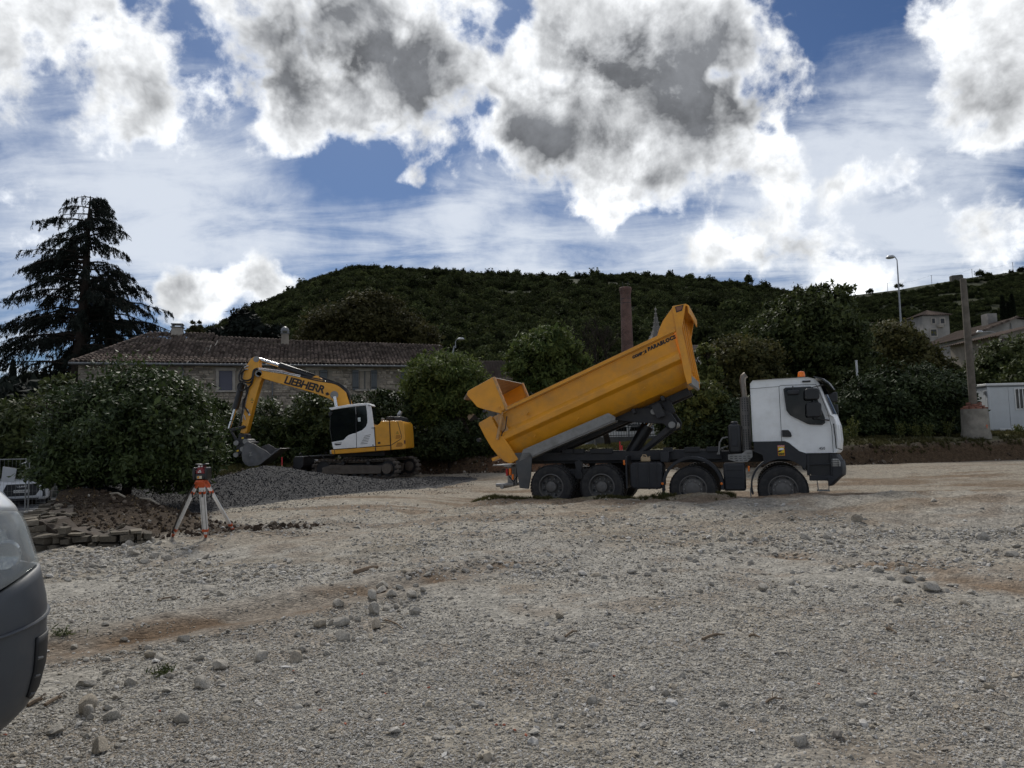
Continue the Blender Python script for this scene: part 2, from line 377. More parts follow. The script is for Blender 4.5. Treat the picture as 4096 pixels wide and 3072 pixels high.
C=lay(C,brn*1.3,ss(.44,.60,n3)*ss(10,15.5,YY)*.72*(1-ss(25,28,YY)))
C=lay(C,brn*1.5,ss(.56,.68,n2)*.35)
d1,s1,_=segdist(XX,YY,TRK); C=lay(C,brn*1.1,np.exp(-(d1/.5)**2)*(.55+.45*ss(.35,.6,n2)))
d3,_,_=segdist(XX,YY,[(-6.5,8.6),(-3.5,9.6),(-.5,11.2),(2.5,12.0)]); C=lay(C,tan*.75,np.exp(-(d3/.5)**2)*ss(.35,.55,n2)*.8)
d2,s2,_=segdist(XX,YY,TRK2); C=lay(C,brn*1.6,np.exp(-(d2/.5)**2)*ss(.3,.6,n2)*.8)
C=lay(C,brn*1.7,np.exp(-((ly+2.2)/.5)**2)*ss(-2,-1,lx)*(1-ss(12,16,lx))*.8*ss(.3,.6,n2))
C=lay(C,grs*1.2,np.exp(-((ly+2.45)/.35)**2)*ss(-.5,.5,lx)*(1-ss(2.5,5,lx))*.7)
bs_=np.exp(-((inside-.15)/.5)**2); C=lay(C,brn*.75,np.clip(bs_*1.3,0,1)*ss(15,18,YY))
C=lay(C,np.array([.16,.085,.05]),bs_*ss(-2,0,XX)*(1-ss(3,5,XX))*.8)
C=lay(C,grs,ss(.45,.9,inside)*ss(15,20,YY)*.9)
C=lay(C,drk*1.15+.0*brn,ss(.05,.4,inside)*(1-ss(17.5,19.5,YY))*(YY>12))
C=lay(C,drk*1.6,(left>0)*(1-ss(13.2,14.5,YY))*ss(.35,.6,n2)*.9*(YY>9))
C=lay(C,asp,(left>0)*ss(13.2,14.6,YY-left*.3))
C=lay(C,drk,ss(-5,-7.5,XX)*0*XX)
dsoil=np.exp(-(((XX+5.3)/1.5)**2+((YY-13.6)/.8)**2)); C=lay(C,drk*1.2,np.clip(dsoil*1.6-.25+ (n2-.5),0,1)*.95)
C=lay(C,np.array([.07,.08,.035]),ss(60,80,YY))
C=np.clip(C,0,1)
nr,nc=YY.shape; idx=np.arange(nr*nc).reshape(nr,nc)
Fq=np.stack([idx[:-1,:-1],idx[:-1,1:],idx[1:,1:],idx[1:,:-1]],-1).reshape(-1,4)
def groundmat():
    m=bpy.data.materials.new('gravel_ground'); m.use_nodes=True; t=m.node_tree; b=t.nodes['Principled BSDF']
    vc=nd(t,'ShaderNodeVertexColor',layer_name='Col').outputs[0]; O=nd(t,'ShaderNodeTexCoord').outputs['Object']
    vo=nd(t,'ShaderNodeTexVoronoi',{'Vector':O,'Scale':34.,'Randomness':1.}); vo2=nd(t,'ShaderNodeTexVoronoi',{'Vector':O,'Scale':11.})
    nz=nd(t,'ShaderNodeTexNoise',{'Vector':O,'Scale':6.,'Detail':9.,'Roughness':.72}).outputs[0]
    g=nd(t,'ShaderNodeSeparateColor',{0:vo.outputs['Color']}).outputs[0]; g2=nd(t,'ShaderNodeSeparateColor',{0:vo2.outputs['Color']}).outputs[1]
    f=mth(t,'MULTIPLY',mth(t,'MULTIPLY_ADD',g,.55,.62),mth(t,'MULTIPLY_ADD',nz,1.3,.38)); f=mth(t,'MULTIPLY',f,mth(t,'MULTIPLY_ADD',g2,.3,.85))
    c=nd(t,'ShaderNodeVectorMath',{0:vc,'Scale':f},operation='SCALE').outputs[0]
    t.links.new(c,b.inputs['Base Color']); b.inputs['Roughness'].default_value=.95; b.inputs['Specular IOR Level'].default_value=.15
    h=mth(t,'ADD',mth(t,'MULTIPLY',vo.outputs['Distance'],-.5),mth(t,'MULTIPLY',nz,1.2)); h=mth(t,'ADD',h,mth(t,'MULTIPLY',vo2.outputs['Distance'],-.5))
    bp_=nd(t,'ShaderNodeBump',{'Height':h,'Strength':.85,'Distance':.035}); t.links.new(bp_.outputs[0],b.inputs['Normal']); return m
ground=npmesh('ground',np.stack([XX,YY,ZZ],-1).reshape(-1,3),Fq,groundmat(),smooth=True,cols=C.reshape(-1,3)); tag(ground,'grey gravel building site ground with brown ruts','ground',kind='structure')
del ground['category']
# ---- scattering for uncountable stuff
PROTO=bpy.data.collections.new('proto')
def scatter(name,pts,scale,rot,coll,label,kind='stuff',flat=None):
    n=len(pts); me=bpy.data.meshes.new(name); me.vertices.add(n); me.vertices.foreach_set('co',np.asarray(pts,np.float32).ravel())
    sc=np.asarray(scale,np.float32)
    if sc.ndim==1: sc=np.repeat(sc[:,None],3,1)
    a=me.attributes.new('sc','FLOAT_VECTOR','POINT'); a.data.foreach_set('vector',sc.ravel())
    a=me.attributes.new('rt','FLOAT_VECTOR','POINT'); a.data.foreach_set('vector',np.asarray(rot,np.float32).ravel())
    o=bpy.data.objects.new(name,me); COL.objects.link(o)
    ng=bpy.data.node_groups.new(name,'GeometryNodeTree')
    ng.interface.new_socket('Geometry',in_out='INPUT',socket_type='NodeSocketGeometry'); ng.interface.new_socket('Geometry',in_out='OUTPUT',socket_type='NodeSocketGeometry')
    gi=ng.nodes.new('NodeGroupInput'); go=ng.nodes.new('NodeGroupOutput')
    ci=ng.nodes.new('GeometryNodeCollectionInfo'); ci.inputs[0].default_value=coll; ci.inputs['Separate Children'].default_value=True; ci.inputs['Reset Children'].default_value=True
    ip=ng.nodes.new('GeometryNodeInstanceOnPoints'); ip.inputs['Pick Instance'].default_value=True
    def na(nm):
        q=ng.nodes.new('GeometryNodeInputNamedAttribute'); q.data_type='FLOAT_VECTOR'; q.inputs[0].default_value=nm; return q.outputs[0]
    rv=ng.nodes.new('FunctionNodeRandomValue'); rv.data_type='INT'; rv.inputs[4].default_value=0; rv.inputs[5].default_value=len(coll.objects)-1
    L=ng.links; L.new(gi.outputs[0],ip.inputs['Points']); L.new(ci.outputs[0],ip.inputs['Instance']); L.new(na('sc'),ip.inputs['Scale']); L.new(na('rt'),ip.inputs['Rotation'])
    L.new([s for s in rv.outputs if s.enabled][0],ip.inputs['Instance Index']); L.new(ip.outputs[0],go.inputs[0])
    md=o.modifiers.new('scatter','NODES'); md.node_group=ng
    return tag(o,label,None,None,kind)
def ico(sub=1):
    bm=bmesh.new(); bmesh.ops.create_icosphere(bm,subdivisions=sub,radius=1.); V=np.array([v.co[:] for v in bm.verts]); Fc=[tuple(v.index for v in f.verts) for f in bm.faces]; bm.free(); return V,Fc
ICO={k:ico(k) for k in (1,2,3)}
def rockmesh(name,seed,sub,m,flat=.65,ang=.28,smooth=False):
    V,Fc=ICO[sub]; r=np.random.RandomState(seed); V=V.copy()
    for k in range(13):                    # planar cuts give broken facets
        d=r.normal(size=3); d/=np.linalg.norm(d); t=r.uniform(.45,.8); q=V@d; m_=q>t; V[m_]-=np.outer((q[m_]-t)*.92,d)
    V*=(1+ang*(r.rand(len(V),1)-.5)*(.5 if sub>1 else 1)); V*=np.array([r.uniform(.8,1.25),r.uniform(.7,1.),flat*r.uniform(.8,1.2)])
    me=bpy.data.meshes.new(name); me.from_pydata(V.tolist(),[],Fc); me.materials.append(m)
    if smooth:
        me.polygons.foreach_set('use_smooth',[True]*len(me.polygons)); me.set_sharp_from_angle(angle=rad(38))
    return me
def pebmat(name,cols,rough=.9):
    m=bpy.data.materials.new(name); m.use_nodes=True; t=m.node_tree; b=t.nodes['Principled BSDF']
    r=nd(t,'ShaderNodeObjectInfo').outputs['Random']; cr=nd(t,'ShaderNodeValToRGB',{0:r}); e=cr.color_ramp; e.interpolation='CONSTANT'
    for i,(p,c) in enumerate(cols):
        q=e.elements[i] if i<2 else e.elements.new(p); q.position=p; q.color=(*c,1)
    O=nd(t,'ShaderNodeTexCoord').outputs['Object']; nz=nd(t,'ShaderNodeTexNoise',{'Vector':O,'Scale':2.2,'Detail':4.}).outputs[0]
    c=nd(t,'ShaderNodeVectorMath',{0:cr.outputs[0],'Scale':sst(t,nz,.25,.75,.75,1.2)},operation='SCALE').outputs[0]
    t.links.new(c,b.inputs['Base Color']); b.inputs['Roughness'].default_value=rough; b.inputs['Specular IOR Level'].default_value=.2; return m
pm=pebmat('pebble_limestone',[(0.,(.33,.312,.276)),(.2,(.39,.372,.338)),(.4,(.27,.252,.218)),(.6,(.42,.402,.37)),(.75,(.32,.28,.22)),(.88,(.22,.20,.172)),(.975,(.5,.485,.455))])
pc=bpy.data.collections.new('pebbles')
for k in range(8): pc.objects.link(bpy.data.objects.new('peb%d'%k,rockmesh('peb%d'%k,100+k,1,pm,.6)))
RNG=np.random.RandomState(5)
def gpts(n,y0,y1,x0=-150,x1=4250,pw=1.):
    py=y0+(y1-y0)*RNG.rand(n)**pw; px=RNG.uniform(x0,x1,n)
    M=np.array(RM); d=np.stack([(px-2048)/F,-(py-1536)/F,-np.ones(n)],-1)@M.T
    t=-CAMZ/d[:,2]; q=d*t[:,None]
    for k in range(3): t=(hgt(q[:,0],q[:,1])-CAMZ)/d[:,2]; q=d*t[:,None]
    return q[:,0],q[:,1],px,py
x,y,px,py=gpts(400000,2010,3400,-1100,5200,pw=.9)
inside,left,bp=zones(x,y); lx,ly=tloc(x,y)
keep=(left<0)&(y>1.5)&(y<24)&~((inside>0)&(y<19))
keep&=~((ly>-1.9)&(lx>-2.5)&(lx<9))
dd,_,_=segdist(x,y,TRK); keep&=~((dd<.5)&(RNG.rand(len(x))<.93))
dd2,_,_=segdist(x,y,TRK2); keep&=~((dd2<.4)&(RNG.rand(len(x))<.85))
pat=fbm(x*.6,y*.6,141,4); keep&=(RNG.rand(len(x))<(.12+1.1*ss(.34,.62,pat)))
x,y=x[keep],y[keep]; n=len(x)
s=np.exp(RNG.normal(0,.48,n))*.0055*(y/3.5)**.5; s=np.clip(s,.003,.04)
big=RNG.rand(n)<.008*ss(7,10,y)+.0012; s=np.where(big,RNG.uniform(.018,.05,n),s)
zp=hgt(x,y)+s*.25
scatter('gravel_pebbles',np.stack([x,y,zp],-1),s,np.stack([RNG.uniform(-.4,.4,n),RNG.uniform(-.4,.4,n),RNG.uniform(0,6.28,n)],-1),pc,'loose pale grey limestone gravel spread over the site')
# ---- rubble band in front of the berm (coarser, dusty)
x,y,px,py=gpts(26000,1985,2330,pw=1.)
lx,ly=tloc(x,y); inside,left,bp=zones(x,y)
pat=fbm(x*.9,y*.9,151,4); keep=(y>8.2)&(y<19)&(left<0)&(inside<0)&(ly<-2.2)&(pat>.47)&(RNG.rand(len(x))<.65)
x,y,ly=x[keep],y[keep],ly[keep]; n=len(x); s=np.clip(np.exp(RNG.normal(0,.55,n))*.018,.008,.085)
scatter('rubble_stones',np.stack([x,y,hgt(x,y)+s*.2],-1),s,RNG.uniform(-3,3,(n,3))*np.array([.15,.15,1]),pc,'coarse pale rubble scattered on the rough middle ground')
# ---- dark gravel heap
gx=np.linspace(-12.6,-1.2,150); gy=np.linspace(15.6,29.6,150); HX,HY=np.meshgrid(gx,gy); HP=pileh(HX,HY); HZ=np.maximum(hgt(HX,HY),hgt(HX,HY)*.3+.05)*0+hgt(HX,HY)+HP
idx=np.arange(HX.size).reshape(HX.shape); Fh=np.stack([idx[:-1,:-1],idx[:-1,1:],idx[1:,1:],idx[1:,:-1]],-1).reshape(-1,4)
keepf=(HP.ravel()[Fh]>.0).any(1); Fh=Fh[keepf]; used=np.unique(Fh); rem=-np.ones(HX.size,int); rem[used]=np.arange(len(used))
heap=npmesh('gravel_heap',np.stack([HX,HY,HZ],-1).reshape(-1,3)[used],rem[Fh],mat('dark_gravel',(.03,.031,.034),.9,var=.35,vs=9.,bump=.9,bs=26.,dirt=(.075,.07,.065),da=.5,ds=4.,spec=.2),smooth=True)
tag(heap,'long low heap of dark grey crushed gravel before the excavator','gravel heap')
dc=bpy.data.collections.new('dark_pebbles'); dpm=pebmat('pebble_dark',[(0.,(.024,.025,.028)),(.3,(.036,.037,.041)),(.55,(.018,.018,.021)),(.75,(.05,.05,.053)),(.94,(.085,.085,.088)),(.99,(.18,.175,.165))],.8)
for k in range(5): dc.objects.link(bpy.data.objects.new('dpeb%d'%k,rockmesh('dpeb%d'%k,200+k,1,dpm,.7,.35)))
n=130000; x=RNG.uniform(-12.4,-1.4,n); y=15.8+13.5*RNG.rand(n); hp=pileh(x,y); k=(hp>.02)|((hp>-.05)&(segdist(x,y,[(p[0],p[1]) for p in PILE])[0]<3.6)&(RNG.rand(n)<.12)); x,y=x[k],y[k]; n=len(x)
s=np.clip(np.exp(RNG.normal(0,.5,n))*.010,.005,.04)
scatter('crushed_gravel',np.stack([x,y,hgt(x,y)+np.maximum(pileh(x,y),0)+s*.2],-1),s,RNG.uniform(-3,3,(n,3)),dc,'loose dark crushed gravel covering the long heap')
# ================================================================ HILLS
def hill(name,tab,Y0,Y1,z0,ntr,label,power,lower,nrow=60,noise_a=5.,px0=-1500,px1=5600):
    pxs=np.linspace(px0,px1,160); tp=np.array(tab,float); pyr=np.interp(pxs,tp[:,0],tp[:,1])+lower
    ts=np.linspace(0,1.35,nrow); V=[]
    dirs=[ray(a,b) for a,b in zip(pxs,pyr)]
    D_=np.array([[d.x/d.y,d.z/d.y] for d in dirs]); zr=CAMZ+D_[:,1]*Y1
    T,_=np.meshgrid(ts,pxs,indexing='ij'); Yv=Y0+(Y1-Y0)*T; Xv=D_[None,:,0]*Yv
    f=np.where(T<=1,T**power,1-(T-1)*1.2); Zv=z0+(zr[None,:]-z0)*f+(fbm(Xv*.02,Yv*.02,77,4)-.5)*noise_a*np.clip(T*4,0,1)*np.clip((1-T)*4+.25,0,1)
    idx=np.arange(T.size).reshape(T.shape); Fq=np.stack([idx[:-1,:-1],idx[:-1,1:],idx[1:,1:],idx[1:,:-1]],-1).reshape(-1,4)
    o=npmesh(name,np.stack([Xv,Yv,Zv],-1).reshape(-1,3),Fq,mat('hill_scrub',(.045,.05,.028),.95,var=.5,vs=.06,dirt=(.055,.05,.036),da=.5,ds=.05,spec=.1,bump=.5,bs=.6),smooth=True)
    tag(o,label,None,None,'structure')
    def at(c,t):                      # c in pixel columns, t along the slope
        ci=(c-px0)/(px1-px0)*(len(pxs)-1); i=np.clip(ci.astype(int),0,len(pxs)-2); fr=ci-i
        dx=D_[i,0]*(1-fr)+D_[i+1,0]*fr; Yc=Y0+(Y1-Y0)*t; tj=t/1.35*(nrow-1); j=np.clip(tj.astype(int),0,nrow-2); fj=tj-j
        z=(Zv[j,i]*(1-fr)+Zv[j,i+1]*fr)*(1-fj)+(Zv[j+1,i]*(1-fr)+Zv[j+1,i+1]*fr)*fj
        return dx*Yc,Yc,z
    return o,at
RIDGE=[(-1500,1500),(-600,1540),(0,1500),(300,1480),(600,1420),(770,1335),(850,1290),(980,1225),(1100,1170),(1250,1100),(1350,1065),(1430,1045),(1560,1052),(1750,1062),(1900,1075),(2100,1085),(2300,1080),(2500,1078),(2700,1085),(2900,1105),(3050,1130),(3150,1150),(3300,1200),(3400,1250),(3550,1310),(3700,1390),(4000,1500),(5600,1560)]
RIDGE2=[(-1500,1650),(2600,1400),(3000,1230),(3200,1190),(3370,1168),(3500,1158),(3600,1148),(3700,1128),(3800,1112),(3900,1095),(4096,1068),(4700,1010),(5600,1000)]
hill1,at1=hill('wooded_hill',RIDGE,85,340,1.2,0,'dark wooded hill rising behind the village',1.05,30)
hill2,at2=hill('far_hillside',RIDGE2,300,620,1.2,0,'far terraced hillside on the right',1.0,10,noise_a=10.)
def leafball(name,seed,n,m,ls=.2,el=1.6,asp=(1,1,1)):
    r=np.random.RandomState(seed)
    ncl=26; cd=r.normal(size=(ncl,3)); cd/=np.linalg.norm(cd,axis=1)[:,None]; cd[:,2]=np.abs(cd[:,2])*.9-.15; cr_=r.uniform(.45,.95,(ncl,1)); cc=cd*cr_
    k=r.randint(0,ncl,n); p=cc[k]+r.normal(size=(n,3))*.17; p*=np.array(asp)
    return leaves_mesh(name,p,ls*np.exp(r.normal(0,.25,n)),el,r,m)
def leaves_mesh(name,p,size,el,r,m,down=0.,nrm=None,droop=None):
    n=len(p); a=r.normal(size=(n,3)); a[:,2]-=down
    if droop is not None: a=droop+a*.35
    a/=np.linalg.norm(a,axis=1)[:,None]+1e-9
    b=np.cross(a,r.normal(size=(n,3)));
    if nrm is not None: b=np.cross(a,nrm+r.normal(size=(n,3))*.5)
    b/=np.linalg.norm(b,axis=1)[:,None]+1e-9
    c=np.cross(a,b); s=size[:,None]
    v0=p-a*s*el*.5; v2=p+a*s*el*.5; v1=p+b*s*.5+c*s*.12; v3=p-b*s*.5+c*s*.12
    V=np.stack([v0,v1,v2,v3],1).reshape(-1,3); Fq=np.arange(4*n).reshape(n,4)
    return V,Fq
def meshonly(name,V,Fq,m):
    o=npmesh(name,V,Fq,m); COL.objects.unlink(o); return o
oak=leafmat('holm_oak_leaf',(.030,.042,.018),(.080,.095,.036),trans=.2,cs=.35,objr=.55,rough=.9,spec=.05); oak2=leafmat('pine_leaf',(.040,.056,.022),(.12,.135,.048),trans=.15,cs=.35,objr=.5,rough=.9,spec=.05)
fc=bpy.data.collections.new('forest_trees')
for k in range(6):
    V,Fq=leafball('ft%d'%k,300+k,1100,None,.16,1.5,(1,1,[.85,1.,1.2,.9,1.5,1.1][k])); V[:,2]+=.55
    fc.objects.link(meshonly('ft%d'%k,V,Fq,oak if k%3 else oak2))
n=24000; c=RNG.uniform(-300,4400,n); t=np.where(RNG.rand(n)<.1,RNG.uniform(.92,1.03,n),RNG.rand(n)**.8)
x,y,z=at1(c,t); scl=np.exp(RNG.normal(0,.28,n))*1.5*(1-.1*t); gap=fbm(x*.03,y*.05,88,3); k=(gap>.30)
x,y,z,scl=x[k],y[k],z[k],scl[k]; n=len(x)
scatter('hill_woodland',np.stack([x,y,z-.4],-1),scl,np.stack([np.zeros(n),np.zeros(n),RNG.uniform(0,6.28,n)],-1),fc,'dense dark green woodland covering the hill')
n=9000; c=RNG.uniform(2900,4500,n); t=RNG.rand(n)**.9*.93; x,y,z=at2(c,t); scl=RNG.uniform(1.8,3.4,n)*(1.15-.5*t)
gap=fbm(x*.02,y*.06,89,3)+.15*(1-t); k=gap>.33+.12*t; x,y,z,scl=x[k],y[k],z[k],scl[k]; n=len(x)
scatter('hillside_scrub',np.stack([x,y,z-.4],-1),scl*np.array([1,1,1]).max(),np.stack([np.zeros(n),np.zeros(n),RNG.uniform(0,6.28,n)],-1),fc,'low green scrub on the far terraced hillside')
# ================================================================ TIPPER TRUCK
yel=mat('truck_yellow',(.74,.315,.013),.42,var=.10,vs=2.,dirt=(.36,.19,.06),da=.55,ds=1.6,bump=.06,bs=14.,coat=.15)
yelworn=mat('worn_yellow_edge',(.55,.30,.10),.6,var=.2,vs=6.,dirt=(.30,.24,.18),da=.95,ds=14.)
wht=mat('truck_white',(.84,.86,.86),.38,var=.05,vs=2.,dirt=(.50,.48,.43),da=.35,ds=2.2,coat=.3)
chas=mat('chassis_grey',(.016,.017,.020),.6,var=.3,vs=5.,dirt=(.065,.058,.05),da=.4,ds=3.)
gplas=mat('dark_plastic',(.012,.014,.019),.5,var=.2,vs=3.,dirt=(.04,.038,.034),da=.4,ds=3.)
bplas=mat('black_plastic',(.010,.011,.013),.4,var=.2)
gsteel=mat('grey_steel',(.26,.26,.25),.55,.2,var=.15,vs=3.,dirt=(.14,.13,.11),da=.6,ds=4.)
tyrem=mat('tyre_rubber',(.020,.020,.021),.85,var=.25,vs=4.,dirt=(.085,.078,.068),da=.55,ds=5.)
rimm=mat('rim_steel',(.13,.125,.118),.65,.3,var=.25,dirt=(.06,.053,.045),da=.75,ds=6.)
glassd=mat('dark_glass',(.004,.005,.006),.06,var=.05,spec=.32)
alum=mat('brushed_aluminium',(.5,.5,.49),.35,.8,var=.1); chrome=mat('chrome',(.6,.6,.6),.15,1.,var=.05)
orange=mat('orange_lens',(.75,.17,.01),.25,var=.05); redl=mat('red_lens',(.4,.01,.01),.3,var=.05)
TR=thing('dump_truck','white cab tipper truck with its yellow skip raised, parked on the gravel','truck',TO,TA)
def wheel(X,Y,Z,r,w,rear,side,par):
    m=MB(); y0,y1=-w/2,w/2
    m.lathe([(r*.60,y0+.012),(r*.66,y0),(r*.86,y0-.004),(r*.955,y0+.012),(r,y0+.045),(r,y1-.045),(r*.955,y1-.012),(r*.86,y1+.004),(r*.66,y1),(r*.60,y1-.012)],(0,0,0),'y',40,cap=False)
    for k in range(44):                       # tread lugs over the shoulder
        a=2*PI*k/44
        for s_,yo in((1,w*.3),(-1,-w*.3)):
            aa=a+(PI/44 if s_>0 else 0); M=Matrix.Rotation(-aa,4,'Y')
            m.bx(r-.004,r+.014,yo-w*.2,yo+w*.2,-.026,.026,M@Matrix.Rotation(.35*s_,4,'X'))
    o=m.build('wheel',tyrem,par,smooth=30); o.location=(X,Y,Z)
    q=MB(); s=side
    rr=r*.61
    if rear: pr=[(rr,s*(w/2-.004)),(rr*.93,s*(w/2+.004)),(rr*.90,s*(w/2-.02)),(rr*.84,s*(w/2-.13)),(rr*.6,s*(w/2-.16)),(rr*.42,s*(w/2-.16)),(rr*.40,s*(w/2-.02)),(rr*.30,s*(w/2)),(.001,s*(w/2))]
    else: pr=[(rr,s*(w/2-.004)),(rr*.94,s*(w/2+.006)),(rr*.9,s*(w/2-.04)),(rr*.80,s*(w/2-.05)),(rr*.7,s*(w/2+.015)),(rr*.52,s*(w/2+.02)),(rr*.50,s*(w/2+.05)),(rr*.36,s*(w/2+.075)),(.001,s*(w/2+.08))]
    q.lathe(pr,(0,0,0),'y',32,cap=False)
    rm=q.build('rim',rimm,o,smooth=40)
    h=MB()
    for k in range(10):
        a=2*PI*k/10; R=rr*(.60 if rear else .60); yb=s*(w/2-.15 if rear else w/2+.02)
        h.lathe([(.016,yb),(.016,yb+s*.03),(.001,yb+s*.034)],(R*math.cos(a),0,R*math.sin(a)),'y',6)
    tag(h.build('wheel_nuts',gsteel,o),kind='stuff')
    h=MB()
    for k in range(8):
        a=2*PI*(k+.5)/8; R=rr*(.74 if rear else .855); yb=s*(w/2-.138 if rear else w/2-.044)
        h.lathe([(.036,yb-.004*s),(.036,yb+s*.006),(.001,yb+s*.006)],(R*math.cos(a),0,R*math.sin(a)),'y',10)
    tag(h.build('hand_hole',bplas,o),kind='stuff'); return o
for X,rear,hz_ in((0.,1,.335),(1.33,1,.335),(3.575,0,.285),(5.615,0,.27)):
    for side in(-1,1):
        if rear:
            wheel(X,side*(1.25-.14),hz_,.55,.28,1,side,TR); wheel(X,side*(1.25-.14-.33),hz_,.55,.28,1,side,TR)
        else: wheel(X,side*(1.25-.155),hz_,.55,.31,0,side,TR)
m=MB()
for X in(0,1.33,3.575,5.615): m.tube([(X,-1.,.31),(X,1.,.31)],.085,10)
m.lathe([(.2,-.22),(.24,0),(.2,.22)],(0,0,.31),'y',16); m.lathe([(.2,-.22),(.24,0),(.2,.22)],(1.33,0,.31),'y',16)
m.build('axle',chas,TR,split=True)
# frame
m=MB()
for s in(-1,1):
    y=s*.45; m.bx(-1.05,6.4,y-.04,y+.04,.90,1.17); m.bx(-.85,4.25,s*.62-.05,s*.62+.05,.98,1.21)
for X in(-.95,.65,2.2,3.1,4.2,5.2): m.bx(X-.05,X+.05,-.42,.42,.93,1.12)
m.build('chassis_frame',chas,TR,bev=.008,split=True)
m=MB()
for X,w in((.35,.34),(.62,.3),(1.1,.34),(1.38,.3),(2.95,.22),(3.55,.38),(4.05,.3)): m.bx(X-w/2,X+w/2,-.74,-.60,1.17,1.29)
m.build('frame_block',chas,TR,bev=.006,split=True)
m=MB()
for y in(-.78,.78):
    for k in range(5): m.bx(-.55+.07*k,1.9-.07*k,y-.05,y+.05,.60+.035*k,.63+.035*k)
    m.prism([(.55,.95),(.66,1.0),(.77,.95),(.70,.62),(.62,.62)],y-.09,y-.05); m.lathe([(.11,-.03),(.11,.03)],(.66,y-.1,.62),'y',14)
m.build('leaf_spring',chas,TR,split=True)
# rear lamps, bumper, guard
m=MB(); m.prism([(-.98,1.22),(-.55,1.24),(-.5,1.16),(-.55,.62),(-.62,.28),(-.86,.30),(-.93,.7)],-1.24,-1.18); m.build('rear_mudguard',mat('grey_paint_dark',(.075,.078,.08),.6,var=.2,dirt=(.12,.11,.1),da=.5,ds=4.),TR,bev=.01)
m=MB(); m.bx(-1.62,-1.08,-1.22,-.4,.885,.91); m.bx(-1.30,-1.10,-1.22,1.22,.86,.885); m.build('rear_platform',gsteel,TR,bev=.004)
m=MB(); m.tube([(-1.62,-.95,.36),(-1.1,-1.0,.38)],.055,10); m.tube([(-1.42,-1.1,.32),(-1.42,1.1,.32)],.055,10); m.bx(-1.3,-1.05,-.95,-.85,.36,.88); m.build('rear_underrun_bar',gsteel,TR,split=True)
m=MB(); m.bx(-1.26,-1.2,-1.2,-1.06,.62,.80); m.build('tail_lamp',redl,TR,bev=.01)
m=MB(); m.bx(-1.16,-1.10,-1.235,-1.15,.64,.82); m.build('marker_lamp',orange,TR,bev=.01)
m=MB(); m.bx(-1.08,-1.03,-1.24,-1.18,.52,.66); m.build('marker_lamp',orange,TR,bev=.01)
m=MB(); m.tube([(-1.2,-1.1,.6),(-1.1,-1.05,.45),(-1.0,-1.0,.6),(-1.05,-.9,.85)],.02,6); m.build('brake_hose',bplas,TR)
# fuel tank and its can shelf
m=MB()
rg=[]
for y in(-1.22,-.62): rg.append([(X,y,z) for X,z in((2.05,.36),(2.12,.28),(2.80,.28),(2.87,.36),(2.87,.86),(2.80,.94),(2.12,.94),(2.05,.86))])
m.loft(rg); ft=m.build('fuel_tank',gplas,TR,bev=.04,seg=3)
m=MB()
for X in(2.24,2.52,2.70): m.bx(X-.018,X+.018,-1.232,-.61,.272,.95)
tag(m.build('tank_strap',chas,ft),kind='stuff')
m=MB(); m.bx(1.95,1.99,-1.23,-.6,.30,1.1); m.build('tank_bracket',gplas,TR); m=MB(); m.bx(1.90,1.945,-1.26,-1.22,.88,1.0); m.build('marker_lamp',orange,TR,bev=.01)
m=MB(); m.bx(2.78,3.0,-.95,-.68,.92,1.2); m.build('valve_box',gplas,TR,bev=.02)
# mudguard of the second axle
def arc(cx,cz,R,a0,a1,n=16): return [(cx+R*math.cos(rad(a0+(a1-a0)*k/n)),cz+R*math.sin(rad(a0+(a1-a0)*k/n))) for k in range(n+1)]
m=MB(); a=arc(3.575,.34,.735,188,-6); b=arc(3.575,.34,.70,-6,188); m.prism(a+b,-1.27,-.92)
a=arc(3.575,.34,.735,188,-6); b=arc(3.575,.34,.66,-6,188); m.prism(a+b,-1.285,-1.255)
m.build('mudguard',gplas,TR,bev=.008)
m=MB(); m.bx(2.84,2.865,-1.27,-.92,-.12,.36); m.build('mud_flap',bplas,TR,split=True)
for X in(2.86,4.25):
    m=MB(); m.lathe([(.032,-1.30),(.03,-1.315),(.001,-1.318)],(X,0,.42),'y',12); m.build('marker_lamp',orange,TR)
# battery box, air cleaner, exhaust
m=MB(); m.bx(4.30,4.80,-1.24,-.7,.24,.90); bb=m.build('battery_box',gplas,TR,bev=.05,seg=3)
m=MB()
for z in(.42,.56,.74): m.bx(4.36,4.74,-1.252,-1.23,z-.008,z+.008)
tag(m.build('box_rib',gplas,bb,bev=.005),kind='stuff')
m=MB(); m.bx(4.86,4.905,-1.25,-1.21,.70,.83); m.build('marker_lamp',orange,TR,bev=.01)
m=MB(); m.bx(4.44,4.74,-1.12,-.70,1.12,1.82); ac=m.build('air_cleaner',bplas,TR,bev=.06,seg=3)
m=MB(); m.lathe([(.06,1.80),(.09,1.83),(.09,1.88),(.05,1.90)],(4.59,-.9,0),'z',16); m.bx(4.52,4.66,-1.135,-1.11,1.3,1.7); m.build('filter_lid',gplas,ac,bev=.01)
m=MB(); m.tube([(4.86,-.98,.95),(4.86,-.98,2.45),(4.84,-.98,2.75),(4.83,-.98,2.88),(4.86,-.98,2.98),(4.92,-.98,3.02)],[.065,.065,.065,.072,.074,.076],16); ex=m.build('exhaust_stack',mat('exhaust_steel',(.22,.20,.175),.45,.6,var=.2,dirt=(.10,.07,.05),da=.6,ds=3.),TR)
m=MB(); rg=[]
for z in(1.17,1.72,1.74,2.08,2.10,2.48): 
    w=.115 if z not in(1.74,2.08) else .118
    rg.append([(4.86+w*math.sin(rad(a)),-.98-w*math.cos(rad(a)),z) for a in range(-100,101,20)]+[(4.86+(w-.006)*math.sin(rad(a)),-.98-(w-.006)*math.cos(rad(a)),z) for a in range(100,-101,-20)])
